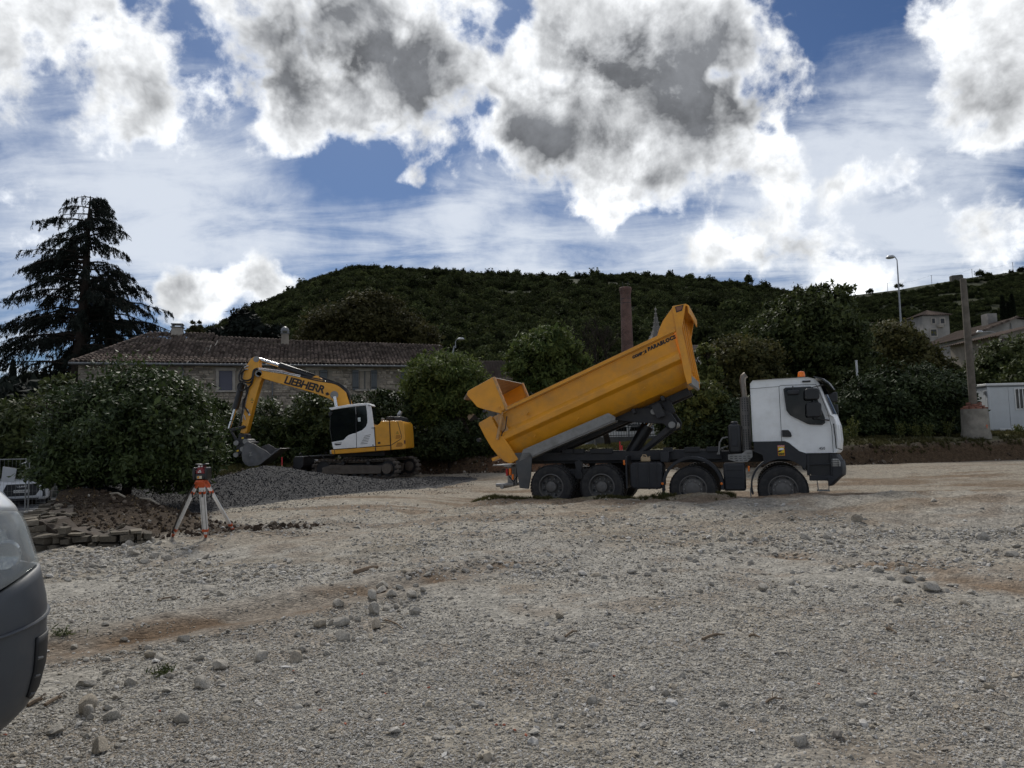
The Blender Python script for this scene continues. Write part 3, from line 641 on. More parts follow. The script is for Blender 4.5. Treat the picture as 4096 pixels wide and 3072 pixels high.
m.loft(rg); gd=m.build('heat_guard',mat('guard_grey',(.13,.125,.118),.6,.2,var=.2,dirt=(.08,.07,.06),da=.5,ds=5.),TR)
m=MB()
for z0,nn in((1.24,9),(1.80,5),(2.15,6)):
    for k in range(nn):
        for a in(-28,0,28):
            M=Matrix.Translation((4.86+.1175*math.sin(rad(a)),-.98-.1175*math.cos(rad(a)),z0+k*.055))@Matrix.Rotation(rad(a),4,'Z'); m.bx(-.011,.011,-.003,.003,-.018,.018,M)
tag(m.build('guard_slot',bplas,gd),kind='stuff')
m=MB(); m.prism([(4.42,.98),(4.42,1.10),(4.74,1.12),(4.84,1.20),(4.98,1.20),(4.98,1.04),(4.86,.92),(4.6,.92)],-1.16,-1.10); gb=m.build('exhaust_shield',gsteel,TR,bev=.008)
m=MB()
for z,xs in((.965,(4.62,4.72,4.82)),(1.01,(4.5,4.6,4.7,4.8,4.9)),(1.06,(4.5,4.6,4.7,4.8,4.9)),(1.13,(4.88,4.93))):
    for X in xs: m.bx(X-.03,X+.03,-1.165,-1.158,z-.007,z+.007)
tag(m.build('guard_slot',bplas,gb),kind='stuff')
m=MB(); m.tube([(4.2,-.8,1.1),(4.22,-.8,1.38),(4.3,-.8,1.5),(4.42,-.8,1.52)],.022,6); m.tube([(4.15,-.75,1.1),(4.25,-.78,1.25),(4.42,-.8,1.3)],.018,6); m.build('air_hose',gsteel,TR,split=True)
# ------------------------------------------------ cab
prof=[(5.0,1.40),(5.0,2.78),(5.07,2.86),(6.28,2.88),(6.42,2.84),(6.50,2.66),(6.62,2.28),(6.72,1.98),(6.79,1.93),(6.84,1.72),(6.85,1.40),(6.82,1.16),(6.78,1.11),(6.16,1.11),(6.02,1.16),(5.80,1.36),(5.72,1.40)]
fsh=[0,0,0,.02,.05,.8,.95,1.,.7,.75,.8,.8,.8,0,0,0,0]
def cabring(y,k,ins=0.): return [(x+k*f*.22,y,z) for (x,z),f in zip(prof,fsh)]
m=MB(); m.loft([cabring(-1.15,-.45),cabring(-1.2,0),cabring(-1.12,.45),cabring(-.85,.85),cabring(-.4,1.),cabring(.4,1.),cabring(.85,.85),cabring(1.12,.45),cabring(1.2,0),cabring(1.15,-.45)])
cab=m.build('cab',wht,TR,smooth=32)
def plate(name,pts,y0,y1,m_,par,bev=0.,label=None):
    q=MB(); q.prism(pts,y0,y1); return q.build(name,m_,par,bev=bev,label=label)
def inset(pts,d):
    c=Vector((sum(p[0] for p in pts)/len(pts),sum(p[1] for p in pts)/len(pts))); return [tuple(c+(Vector(p)-c)*(1-d)) for p in pts]
win=[(5.74,2.62),(5.79,2.655),(6.33,2.655),(6.38,2.62),(6.60,1.92),(6.60,1.80),(6.54,1.755),(6.28,1.77),(6.20,1.80),(5.86,2.0),(5.78,2.12)]
wf=plate('side_window_seal',win,-1.215,-1.19,bplas,cab,.006); plate('side_window',inset(win,.07),-1.221,-1.2,glassd,wf)
door=[(5.645,1.375),(5.645,2.68),(5.68,2.71),(6.44,2.70),(6.47,2.67),(6.66,2.06),(6.73,1.70),(6.735,1.12)]
m=MB()
for a,b in zip(door[:-1],door[1:]): m.tube([(a[0],-1.203,a[1]),(b[0],-1.203,b[1])],.006,5)
m.tube([(5.0,-1.203,2.66),(5.645,-1.203,2.685)],.005,5); m.build('door_gap',bplas,cab)
plate('door_handle',[(5.66,1.50),(5.66,1.66),(5.80,1.66),(5.85,1.60),(5.87,1.52),(5.85,1.49)],-1.212,-1.19,bplas,cab,.004)
plate('roof_vent',[(6.16,2.76),(6.16,2.80),(6.34,2.80),(6.34,2.76)],-1.205,-1.16,bplas,cab,.01)
m=MB(); m.bx(6.06,6.26,-.95,-.75,2.875,2.91); bea=m.build('beacon_base',bplas,cab,bev=.01)
m=MB(); m.lathe([(.085,2.91),(.08,2.98),(.07,3.03),(.04,3.045),(.001,3.05)],(6.17,-.85,0),'z',16); m.build('beacon',orange,bea)
m=MB(); m.bx(5.5,6.1,-.9,.9,2.875,2.90); m.build('roof_hatch',bplas,cab,bev=.01)
# windscreen: dark glass over the bulged front
m=MB(); R=[]
for y,k in((-1.165,.25),(-1.1,.5),(-.85,.87),(-.4,1.02),(.4,1.02),(.85,.87),(1.1,.5),(1.165,.25)):
    R.append([(x+k*f*.22+.012,y,z) for x,z,f in((6.455,2.78,.6),(6.50,2.66,.8),(6.62,2.28,.95),(6.715,2.0,1.))])
m.loft(R,cap=False,closed=False); ws=m.build('windscreen',glassd,cab)
m=MB(); R=[]
for y,k in((-1.22,.2),(-1.0,.7),(-.5,1.),(.5,1.),(1.0,.7),(1.22,.2)):
    R.append([(x+k*.12,y,z) for x,z in((6.38,2.90),(6.56,2.84),(6.70,2.72),(6.80,2.56),(6.79,2.55),(6.68,2.70),(6.54,2.81),(6.38,2.87))])
m.loft(R); m.build('sun_visor',mat('smoked_plastic',(.012,.013,.015),.22,var=.1),cab)
m=MB(); R=[]
for y,k in((-1.18,.35),(-1.0,.7),(-.4,1.05),(.4,1.05),(1.0,.7),(1.18,.35)):
    R.append([(6.86+k*.13,y,1.76),(6.87+k*.13,y,1.4),(6.84+k*.13,y,1.2),(6.80,y,1.2),(6.80,y,1.76)])
m.loft(R); m.build('grille_panel',wht,cab,bev=.02)
m=MB(); m.tube([(6.775,-1.19,1.78),(6.79,-1.205,1.5),(6.80,-1.205,1.22),(6.93,-1.12,1.18)],.012,5); m.build('panel_gap',bplas,cab)
text('450',.085,mat('badge_grey',(.12,.12,.13),.3,.5),cab,basis((6.44,-1.204,1.19),(1,0,0),(0,0,1)),'badge_lettering',.002)
# mirrors
for s in(-1,1):
    y=s*1.43
    for z0,z1,xx in((2.33,2.60,6.34),(1.93,2.28,6.36)):
        q=MB(); w=.165 if s<0 else .14; q.prism([(xx-w+.02,z0),(xx-w,z0+.05),(xx-w+.01,z1-.04),(xx-w+.06,z1),(xx+w-.06,z1),(xx+w,z1-.05),(xx+w-.01,z0+.05),(xx+w-.05,z0)],y-.06,y+.06) if s<0 else q.bx(6.92,7.15,y-.08,y+.08,z0+.04,z1+.03)
        q.build('wing_mirror',bplas,TR,bev=.03,seg=3)
    q=MB(); xx=6.36 if s<0 else 7.02; q.tube([(6.60,s*1.2,2.68),(xx,y,2.62),(xx,y,1.90),(6.68,s*1.2,1.86)],.018,6); q.build('mirror_arm',bplas,TR)
m=MB(); m.box((5.95,-1.30,2.53),(.26,.06,.12)); m.build('kerb_mirror',gplas,TR,bev=.03)
m=MB(); m.tube([(5.95,-1.2,2.68),(5.95,-1.30,2.62),(5.95,-1.30,2.56)],.012,5); m.build('mirror_arm',bplas,TR)
# lower cab trim
arch_o=[(5.0,1.14),(5.0,1.39),(5.72,1.39),(5.80,1.35),(6.02,1.15),(6.16,1.10),(6.20,.92),(6.13,.72),(6.05,.70)]+arc(5.615,.36,.60,40,140,10)[0:]+[(5.10,.92),(5.06,1.12)]
plate('wheel_arch',[(5.02,1.16),(5.02,1.392),(5.71,1.392),(5.80,1.348),(6.02,1.148),(6.16,1.10),(6.16,.86),(6.10,.72)]+arc(5.615,.36,.62,35,128,10)+[(5.20,1.08)],-1.215,-.8,gplas,TR,.01)
m=MB(); m.prism(arc(5.615,.34,.71,195,120)+arc(5.615,.34,.67,120,195),-1.26,-.8); m.build('mudguard',gplas,TR)
m=MB(); m.bx(4.885,4.91,-1.24,-.85,-.16,.30); m.build('mud_flap',gsteel,TR,split=True)
m=MB(); m.prism([(6.16,1.09),(6.80,1.09),(6.80,.60),(6.25,.60),(6.12,.75)],-1.13,-.6); m.build('step_well',bplas,TR)
m=MB(); m.bx(6.2,6.68,-1.21,-1.0,.84,.87); m.bx(6.26,6.78,-1.21,-1.0,.50,.54); m.bx(6.16,6.22,-1.2,-1.1,.6,1.09); m.bx(6.2,6.8,-1.21,-1.13,.48,.60); m.bx(6.66,6.72,-1.205,-1.1,.56,1.09); m.build('cab_step',gplas,TR,bev=.01,split=True)
m=MB(); m.tube([(6.36,-1.15,.52),(6.38,-1.15,.26)],.012,6); m.tube([(6.62,-1.15,.52),(6.60,-1.15,.26)],.012,6); m.bx(6.36,6.62,-1.2,-1.0,.235,.265); m.build('hanging_step',gsteel,TR,bev=.004,split=True)
m=MB(); R=[]
for y,k in((-1.235,0),(-1.15,.5),(-.9,.85),(0,1.),(.9,.85),(1.15,.5),(1.235,0)):
    R.append([(x+k*.14,y,z) for x,z in((6.70,1.08),(6.78,1.08),(6.84,.96),(6.88,.90),(6.90,.76),(6.885,.60),(6.80,.54),(6.62,.36),(6.58,.36),(6.58,.56),(6.70,.56))])
m.loft(R); m.build('bumper',gplas,TR,smooth=30,bev=.012)
m=MB(); m.prism([(6.68,.80),(6.69,.98),(6.83,.98),(6.875,.9),(6.87,.80)],-1.245,-1.1); hl=m.build('headlight',mat('headlight_lens',(.35,.36,.36),.12,.3,var=.2,vs=14.),TR,bev=.012)
m=MB()
for z in(.84,.89,.94): m.tube([(6.66,-1.26,z),(6.82,-1.26,z),(6.95,-1.14,z),(6.99,-1.0,z)],.006,5)
for X in(6.70,6.82): m.tube([(X,-1.258,.79),(X,-1.258,.99)],.006,5)
tag(m.build('headlight_guard',bplas,hl),kind='stuff')
# blind-spot warning sticker
st=plate('warning_sticker',[(5.545,1.06),(5.545,1.305),(5.70,1.305),(5.70,1.06)],-1.2195,-1.214,mat('sticker_yellow',(.75,.52,.01),.5,var=.04),TR)
red=mat('sticker_red',(.5,.02,.03),.5,var=.04); blk=mat('print_black',(.008,.008,.009),.5,var=.02)
m=MB(); m.bx(5.545,5.70,-1.222,-1.218,1.27,1.305); m.bx(5.545,5.552,-1.222,-1.218,1.06,1.27); m.bx(5.693,5.70,-1.222,-1.218,1.06,1.27); m.bx(5.552,5.693,-1.222,-1.218,1.06,1.067); m.build('sticker_border',red,st)
m=MB(); m.prism([(5.553,1.14),(5.553,1.17),(5.692,1.245),(5.692,1.22),(5.60,1.15)],-1.2225,-1.219); m.build('sticker_print',blk,st)
m=MB(); m.prism([(5.575,1.195),(5.575,1.225),(5.63,1.245),(5.68,1.235),(5.68,1.205),(5.62,1.19)],-1.2245,-1.2235); m.build('sticker_print',wht,st)
text('ATTENTION',.026,wht,st,basis((5.622,-1.2235,1.277),(1,0,0),(0,0,1)),'sticker_lettering',.001,align='CENTER')
text('ANGLES',.036,blk,st,basis((5.622,-1.2235,1.105),(1,0,0),(0,0,1)),'sticker_lettering',.0015,align='CENTER'); text('MORTS',.036,blk,st,basis((5.622,-1.2235,1.075),(1,0,0),(0,0,1)),'sticker_lettering',.0015,align='CENTER')
# ------------------------------------------------ raised skip
BA=rad(22); BH=Vector((-.55,0,1.15)); BM=Matrix.Translation(BH)@Matrix.Rotation(-BA,4,'Y')     # (u, y, w)
half=[(-1.175,1.37),(-1.16,1.30),(-1.15,.92),(-1.25,.80),(-1.25,.665),(-1.13,.58),(-1.05,.31),(-.90,.12),(-.42,.015)]
outer=half+[(-y,w) for y,w in half[::-1]]
inner=[(-1.115,1.37),(-1.10,.9),(-1.08,.6),(-.98,.34),(-.84,.17),(-.4,.065)]; inner=inner+[(-y,w) for y,w in inner[::-1]]
def bring(u,du=0.): return [BM@Vector((u-du*(w),y,w)) for y,w in outer]+[BM@Vector((u-du*w,y,w)) for y,w in inner[::-1]]
m=MB(); m.loft([bring(-.40,.24),bring(4.46,-.13)]); body=m.build('skip_body',yel,TR,smooth=25,bev=.012)
m=MB()
for s in(-1,1): m.bx(-.30,4.72,s*1.195-.055,s*1.195+.055,1.335,1.44,BM)
rail=m.build('top_rail',yel,body,bev=.012,split=True)
m=MB(); m.bx(-.28,4.30,-1.248,-1.10,1.441,1.446,BM); m.build('worn_rail_edge',yelworn,rail)
m=MB(); m.bx(-.28,4.66,-1.253,-1.249,1.350,1.358,BM); m.build('rail_seam',chas,rail)
m=MB()
tail=[(-.60,1.40),(-.98,1.37),(-1.01,1.33),(-1.0,1.22),(-.975,.95),(-.92,.62),(-.83,.34),(-.72,.13),(-.58,.01),(-.34,.03),(-.42,.45),(-.50,.75),(-.56,1.05)]
for s in(-1,1): m.prism(tail,s*1.265,s*1.195,'y',BM)
m.prism([(-.72,.13),(-.58,.01),(-.2,.02),(-.2,.05),(-.57,.05),(-.69,.16)],-1.2,1.2,'y',BM)
m.build('tail_plate',yel,body,bev=.012,split=True)
m=MB(); m.prism([(-.56,1.36),(-.30,1.36),(-.30,.75),(-.46,.75)],-1.20,-1.17,'y',BM); m.build('tail_web',yelworn,body)
m=MB(); m.bx(-1.06,-.84,-1.30,-1.05,.20,.28,BM@Matrix.Translation((0.04,0,.06))); m.build('tail_hook',yel,body,bev=.008)
m=MB()
for u,w in((.35,1.03),(.30,.40),(3.75,1.18),(3.4,.36),(1.55,.35)): m.tube([BM@Vector((u,-1.16,w)),BM@Vector((u,-1.23,w)),BM@Vector((u+.06,-1.24,w+.03))],.018,6)
tag(m.build('tie_hook',yel,body),kind='stuff')
# front board with ribs and cab shield
m=MB(); m.prism([(4.44,.06),(4.50,.06),(4.98,1.93),(4.91,1.93)],-1.2,1.2,'y',BM); fb_=m.build('front_board',yel,body,bev=.008)
m=MB()
for s in(-1,1): m.prism([(4.26,1.44),(4.36,1.56),(4.55,1.73),(4.90,1.93),(4.79,1.40),(4.72,1.34)],s*1.23,s*1.19,'y',BM)
m.build('corner_gusset',yel,fb_,bev=.006,split=True)
m=MB()
for s in(-1,1): m.prism([(4.43,.02),(4.54,.02),(4.64,.25),(4.88,1.34),(5.22,1.86),(4.90,1.95),(4.72,1.30),(4.47,.3)],s*1.265,s*1.20,'y',BM)
m.build('corner_post',yel,fb_,bev=.008,split=True)
m=MB()
for y in(-.95,-.35,.35,.95): m.prism([(4.55,.30),(4.66,.34),(4.98,1.62),(5.06,1.80),(4.92,1.8)],y-.05,y+.05,'y',BM)
m.build('board_rib',yel,fb_,bev=.006,split=True)
m=MB(); m.prism([(4.88,1.93),(5.22,1.87),(5.27,1.80),(5.20,1.62),(5.17,1.63),(5.22,1.79),(5.19,1.83),(4.88,1.89)],-1.2,1.2,'y',BM); m.build('cab_shield',yel,fb_,bev=.006)
m=MB(); m.prism([(4.46,-.01),(4.53,-.01),(4.56,.1),(4.60,.2),(4.53,.18)],-1.22,1.2,'y',BM); m.build('board_foot',gsteel,fb_,bev=.005)
m=MB(); m.prism([(4.925,1.76),(4.955,1.905),(5.165,1.86),(5.07,1.74)],-1.272,-1.262,'y',BM); bd_=m.build('badge_plate',mat('badge_brown',(.035,.02,.014),.4),fb_)
m=MB(); m.prism([(4.955,1.785),(4.975,1.88),(5.125,1.845),(5.06,1.77)],-1.276,-1.272,'y',BM); m.build('badge_mark',mat('badge_rust',(.22,.09,.05),.5),bd_)
tx=BM.to_3x3()
def bedtext(s,size,u,w,name): return text(s,size,blk,body,BM@basis((u,-1.166,w),(1,0,0),(0,0,1)),name,.0085,.2,.002,1.16)
bedtext('COMPAS',.088,3.47,1.19,'skip_lettering'); bedtext('PARABLOCS',.122,3.90,1.20,'skip_lettering')
# tailgate swung up over the tail
TG=[(-.10,1.40),(-.10,2.31),(-.14,2.34),(-.95,2.30),(-1.02,2.22),(-.87,1.79),(-.80,1.72),(-.30,1.33),(-.16,1.32)]
m=MB()
for s in(-1,1): m.prism(TG,s*1.25,s*1.20,'y',BM)
tg=m.build('tailgate',yel,body,bev=.012,split=True)
m=MB(); m.prism([(-.10,2.30),(-.14,2.345),(-.95,2.31),(-1.16,2.17),(-1.15,2.13),(-.94,2.26)],-1.2,1.2,'y',BM); m.build('tailgate_skin',mat('scoured_steel',(.22,.17,.12),.55,.3,var=.3,vs=5.,dirt=(.35,.30,.24),da=.6,ds=4.),tg)
m=MB()
for s in(-1,1): m.bx(-.15,-.085,s*1.21-.05,s*1.21+.05,1.36,2.33,BM)
m.build('tailgate_edge',yelworn,tg,bev=.01,split=True)
m=MB()
for u,w in((-.28,1.52),(-.20,1.42)): m.lathe([(.035,-1.255),(.035,-1.275),(.001,-1.278)],BM@Vector((u,0,w)),'y',8)
m.build('tailgate_bolt',yel,tg,split=True)
m=MB(); a=BM@Vector((-.24,-1.30,1.34)); b=BM@Vector((-.66,-1.30,.74)); m.tube([a,a.lerp(b,.16)],.022,8); m.tube([a.lerp(b,.12),b],.042,10); rm_=m.build('tailgate_ram',yelworn,body)
m=MB(); m.lathe([(.05,-1.35),(.05,-1.24)],b,'y',10); m.lathe([(.04,-1.35),(.04,-1.24)],a,'y',10); m.build('ram_pin',chas,rm_,split=True)
m=MB(); m.tube([BM@Vector((-.17,-1.29,1.20)),BM@Vector((-.28,-1.31,1.0)),BM@Vector((-.34,-1.32,.9)),BM@Vector((-.44,-1.31,.86)),BM@Vector((-.52,-1.3,.78))],.014,6); m.build('ram_hose',bplas,rm_)
# underside beams, side mudguard sheet, hoist
m=MB()
for s in(-1,1): m.bx(-.1,4.35,s*.40-.06,s*.40+.06,-.16,.02,BM)
for u in(.5,1.3,2.1,2.9,3.7): m.bx(u-.04,u+.04,-.85,.85,-.06,.06,BM)
m.build('skip_beam',chas,body,bev=.006,split=True)
m=MB(); m.prism([(-.12,.22),(2.35,.18),(2.47,.02),(2.44,-.05),(-.36,-.03)],-1.24,-1.19,'y',BM); m.prism([(-.36,-.03),(2.44,-.05),(2.40,-.09),(-.32,-.06)],-1.22,-.8,'y',BM); m.build('side_valance',gsteel,body,bev=.008,split=True)
m=MB(); m.bx(3.36,3.58,-.8,-.66,-.42,-.06,BM); m.bx(3.60,3.82,-.5,-.36,-.42,-.06,BM); m.build('skip_rest',chas,body,bev=.006,split=True)
Yh=-.38
m=MB(); m.prism([(1.62,2.30),(1.60,2.02),(2.35,1.93),(2.85,1.90),(3.02,1.72),(3.16,1.74),(3.20,1.92),(3.06,2.16),(2.75,2.30),(2.2,2.32)],-.62,-.54); m.prism([(1.62,2.30),(1.60,2.02),(2.35,1.93),(2.85,1.90),(3.02,1.72),(3.16,1.74),(3.20,1.92),(3.06,2.16),(2.75,2.30),(2.2,2.32)],.54,.62)
arm=m.build('hoist_arm',chas,TR,bev=.012,split=True)
m=MB(); m.lathe([(.075,-.68),(.075,.68)],(2.62,0,2.21),'y',14); m.lathe([(.085,-.70),(.085,.70)],(3.07,0,1.86),'y',14); m.build('hoist_pin',gsteel,arm,split=True)
m=MB(); m.tube([(1.82,0,1.02),(2.36,0,1.86)],.17,18); ram=m.build('hoist_ram',bplas,TR)
m=MB(); m.tube([(2.32,0,1.80),(2.60,0,2.19)],.085,14); m.build('ram_rod',chrome,ram)
m=MB(); m.prism([(2.05,1.10),(2.17,1.10),(3.13,1.80),(3.10,1.92),(3.00,1.90)],-.52,-.44); m.prism([(2.05,1.10),(2.17,1.10),(3.13,1.80),(3.10,1.92),(3.00,1.90)],.44,.52); m.build('hoist_link',chas,TR,bev=.008,split=True)
m=MB(); m.prism([(-.75,1.0),(-.35,1.0),(-.42,1.28),(-.55,1.36),(-.68,1.28)],-.7,-.5); m.prism([(-.75,1.0),(-.35,1.0),(-.42,1.28),(-.55,1.36),(-.68,1.28)],.5,.7); m.build('tipping_hinge',chas,TR,bev=.01,split=True)
# plastic can on the tank
def W_T(p): return Matrix.Translation(TO)@Matrix.Rotation(TA,4,'Z')@Vector(p)
jc=thing('oil_can','small beige plastic oil can lying on the truck fuel tank','can',W_T((2.42,-.95,.95)),TA)
m=MB(); m.prism([(-.12,0),(.12,0),(.11,.09),(.02,.11),(-.10,.14),(-.12,.08)],-.06,.06); cb=m.build('can_body',mat('beige_plastic',(.42,.31,.18),.55),jc,bev=.02,seg=3)
m=MB(); m.tube([(-.08,0,.13),(-.07,0,.17),(0,0,.165),(.04,0,.11)],.014,6); m.build('handle',MATS['beige_plastic'],jc)
m=MB(); m.tube([(.085,0,.09),(.10,0,.13)],.02,8); m.build('cap',MATS['beige_plastic'],jc)
# ================================================================ EXCAVATOR
EY=27.3
eyel=mat('excavator_yellow',(.74,.345,.023),.42,var=.08,vs=2.,dirt=(.34,.18,.06),da=.3,ds=3.,coat=.15)
ewht=mat('excavator_white',(.82,.83,.82),.4,var=.05,dirt=(.45,.43,.4),da=.25,ds=4.)
eblk=mat('excavator_black',(.012,.012,.014),.5,var=.2,dirt=(.06,.055,.05),da=.35,ds=4.)
esteel=mat('worn_bucket_steel',(.13,.13,.135),.5,.5,var=.3,vs=4.,dirt=(.20,.18,.15),da=.5,ds=5.)
etrk=mat('dusty_track_steel',(.115,.10,.085),.75,.2,var=.25,vs=5.,dirt=(.22,.19,.155),da=.6,ds=6.)
efr=mat('dusty_track_frame',(.10,.085,.07),.85,var=.25,vs=4.,dirt=(.17,.145,.115),da=.7,ds=5.)
hose=mat('hydraulic_hose',(.010,.010,.011),.45,var=.1)
EXC=thing('excavator','yellow and white tracked excavator on the dark gravel heap','excavator',(-5.97,28.8,.15))
def X3(x,y,Y): return P(850+x*.42194,1350+y*.42194,Y)
def XE(x,y,Y): return P(1200+x*.22604,1580+y*.22604,Y)
def epoly(name,fn,pts,Y0,Y1,m_,par,bev=.012,seg=2):
    q=MB(); v=[fn(x,y,Y0) for x,y in pts]; q.prism([(p.x,p.z) for p in v],Y0,Y1); 
    return q.build(name,m_,par,bev=bev,seg=seg,world=True)
# upper structure
deck=epoly('deck',XE,[(550,975),(1330,915),(1600,895),(1600,975),(1000,1020),(620,1046),(560,1046)],EY,EY+2.4,eyel,EXC,.02)
epoly('slew_ring',XE,[(700,1035),(1500,985),(1500,1075),(700,1095)],EY+.5,EY+1.9,eblk,EXC)
q=MB()
for x in(607,1333): 
    a=XE(x,{607:962,1333:915}[x],EY-.003); b=XE(x+12,{607:1042,1333:985}[x],EY-.003); q.tube([a,b],.012,5)
q.build('panel_gap',eblk,deck,world=True,split=True)
epoly('engine_cover',XE,[(1318,560),(1410,505),(1432,462),(1580,457),(1600,893),(1335,912)],EY,EY+2.4,eyel,EXC,.03,3)
cw=epoly('counterweight',XE,[(1590,457),(1780,455),(1815,470),(1838,510),(1856,700),(1868,940),(1848,955),(1612,972)],EY,EY+2.4,eyel,EXC,.07,4)
q=MB()
for pts in([(1725,462),(1798,730),(1790,775),(1640,870),(1608,890)],): q.tube([XE(x,y,EY-.002) for x,y in pts],.011,5)
q.tube([XE(1582,457,EY-.002),XE(1606,975,EY-.002)],.013,5); q.tube([XE(1335,912,EY-.002),XE(1606,893,EY-.002)],.012,5); q.tube([XE(1318,560,EY-.002),XE(1336,985,EY-.002)],.014,5); q.build('panel_gap',eblk,cw,world=True,split=True)
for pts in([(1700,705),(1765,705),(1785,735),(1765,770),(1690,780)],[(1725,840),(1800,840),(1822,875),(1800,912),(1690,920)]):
    epoly('counterweight_recess',XE,pts,EY-.004,EY+.02,mat('excavator_yellow_shaded',(.42,.18,.012),.5),cw,.003)  # flush plate; the shade of the recess is put into its darker yellow
epoly('rear_lamp',XE,[(1838,800),(1862,798),(1864,860),(1842,864)],EY-.006,EY+.05,mat('dark_red_lens',(.08,.01,.008),.3),cw,.004)
def warn(x,y,s,Y,par):                      # triangular hazard decal: black outline, yellow face, exclamation stroke
    c=XE(x,y,Y); a=epoly('warning_decal',XE,[(x-s,y+s*1.1),(x,y-s*1.1),(x+s,y+s*1.1)],Y,Y+.008,blk,par,0)
    epoly('decal_face',XE,[(x-s*.7,y+s*.9),(x,y-s*.7),(x+s*.7,y+s*.9)],Y-.002,Y+.002,mat('decal_yellow',(.8,.5,.02),.5),a,0)
    epoly('decal_mark',XE,[(x-s*.14,y+s*.75),(x-s*.14,y-s*.2),(x+s*.14,y-s*.2),(x+s*.14,y+s*.75)],Y-.004,Y+.0,blk,a,0)
warn(1722,662,22,EY-.012,cw)
epoly('cover_lock',XE,[(1378,832),(1420,828),(1424,862),(1380,868)],EY-.006,EY+.02,eblk,EXC,.004)
epoly('engine_vent',XE,[(1435,405),(1470,408),(1474,455),(1432,458)],EY+.6,EY+.9,gsteel,EXC,.01)
epoly('engine_hatch',XE,[(1500,440),(1540,385),(1640,372),(1660,390),(1665,445)],EY+.4,EY+1.6,eblk,EXC,.02)
epoly('rear_cowl',XE,[(1665,388),(1780,378),(1805,395),(1830,490),(1670,455)],EY+.3,EY+1.9,gplas,EXC,.03)
q=MB(); q.tube([XE(1740,375,EY+1.4),XE(1760,340,EY+1.4),XE(1790,290,EY+1.4)],[.07,.09,.075],12); q.build('exhaust_pipe',alum,EXC,world=True)
# cab
core=[(528,250),(560,240),(1180,160),(1235,185),(1295,500),(1325,900),(595,955),(555,840),(518,600),(528,300)]
cabm=epoly('cab',XE,core,EY+.012,EY+1.0,mat('cab_glass',(.006,.008,.009),.07,spec=.4),EXC,.03,3)
epoly('cab_shell',XE,[(505,230),(552,268),(760,228),(970,200),(1165,183),(1183,300),(1192,440),(1190,490),(1165,560),(1100,620),(1000,662),(1006,934),(1330,905),(1300,500),(1275,300),(1255,200),(1225,152),(1180,139),(850,170)],EY-.03,EY+.04,ewht,cabm,.014,3)
dr=epoly('door_panel',XE,[(560,833),(590,960),(1000,931),(996,670),(930,685),(860,710),(815,745),(775,790),(750,802)],EY-.03,EY+.03,ewht,cabm,.012)
epoly('door_handle',XE,[(612,868),(735,858),(720,882),(640,892),(615,884)],EY-.036,EY+.0,eblk,dr,.004); epoly('door_crease',XE,[(612,852),(740,832),(735,842),(614,862)],EY-.034,EY+.0,gsteel,dr,.003)
epoly('roof',XE,[(505,230),(1180,139),(1225,152),(1250,190),(1180,175),(552,262)],EY-.02,EY+1.02,ewht,cabm,.02,3)
epoly('door_frame',XE,[(972,200),(992,198),(1000,930),(1004,935),(988,935),(985,400)],EY-.028,EY+.03,eblk,cabm,.004)
epoly('window_pillar',XE,[(975,200),(990,198),(995,340),(985,340)],EY-.034,EY-.02,gsteel,cabm,.003)
q=MB()
for k in range(6): q.tube([XE(1140-k*14,728+k*27.5,EY-.032),XE(1250-k*11,700+k*31,EY-.032)],.008,4)
tag(q.build('vent_slit',eblk,cabm,world=True),kind='stuff')
q=MB(); q.lathe([(.026,-.004),(.026,.02)],XE(1292,888,EY-.03),'y',10); q.build('panel_lock',eblk,cabm,world=True)
text('OO',.09,gplas,cabm,basis(XE(1264,600,EY-.034),(1,0,-.02),(0,0,1)),'badge_lettering',.0)
q=MB(); q.tube([XE(1205,190,EY-.03),XE(1260,185,EY-.06),XE(1275,205,EY-.06)],.012,6); q.build('grab_rail',eblk,cabm,world=True)
epoly('wiper_housing',XE,[(500,310),(575,298),(560,345),(530,380),(505,372)],EY-.02,EY+.12,eblk,cabm,.01)
epoly('notice_card',XE,[(1022,400),(1070,396),(1070,468),(1026,470)],EY+.002,EY+.012,mat('paper_pale',(.55,.6,.58),.7),cabm,0)
epoly('work_lamp',XE,[(525,985),(550,975),(560,1046),(530,1040)],EY+.02,EY+.3,alum,EXC,.01)
q=MB(); s0=XE(800,520,EY+.5); q.box(s0,(.45,.5,.9)); q.build('operator_seat',eblk,EXC,bev=.06,world=True)
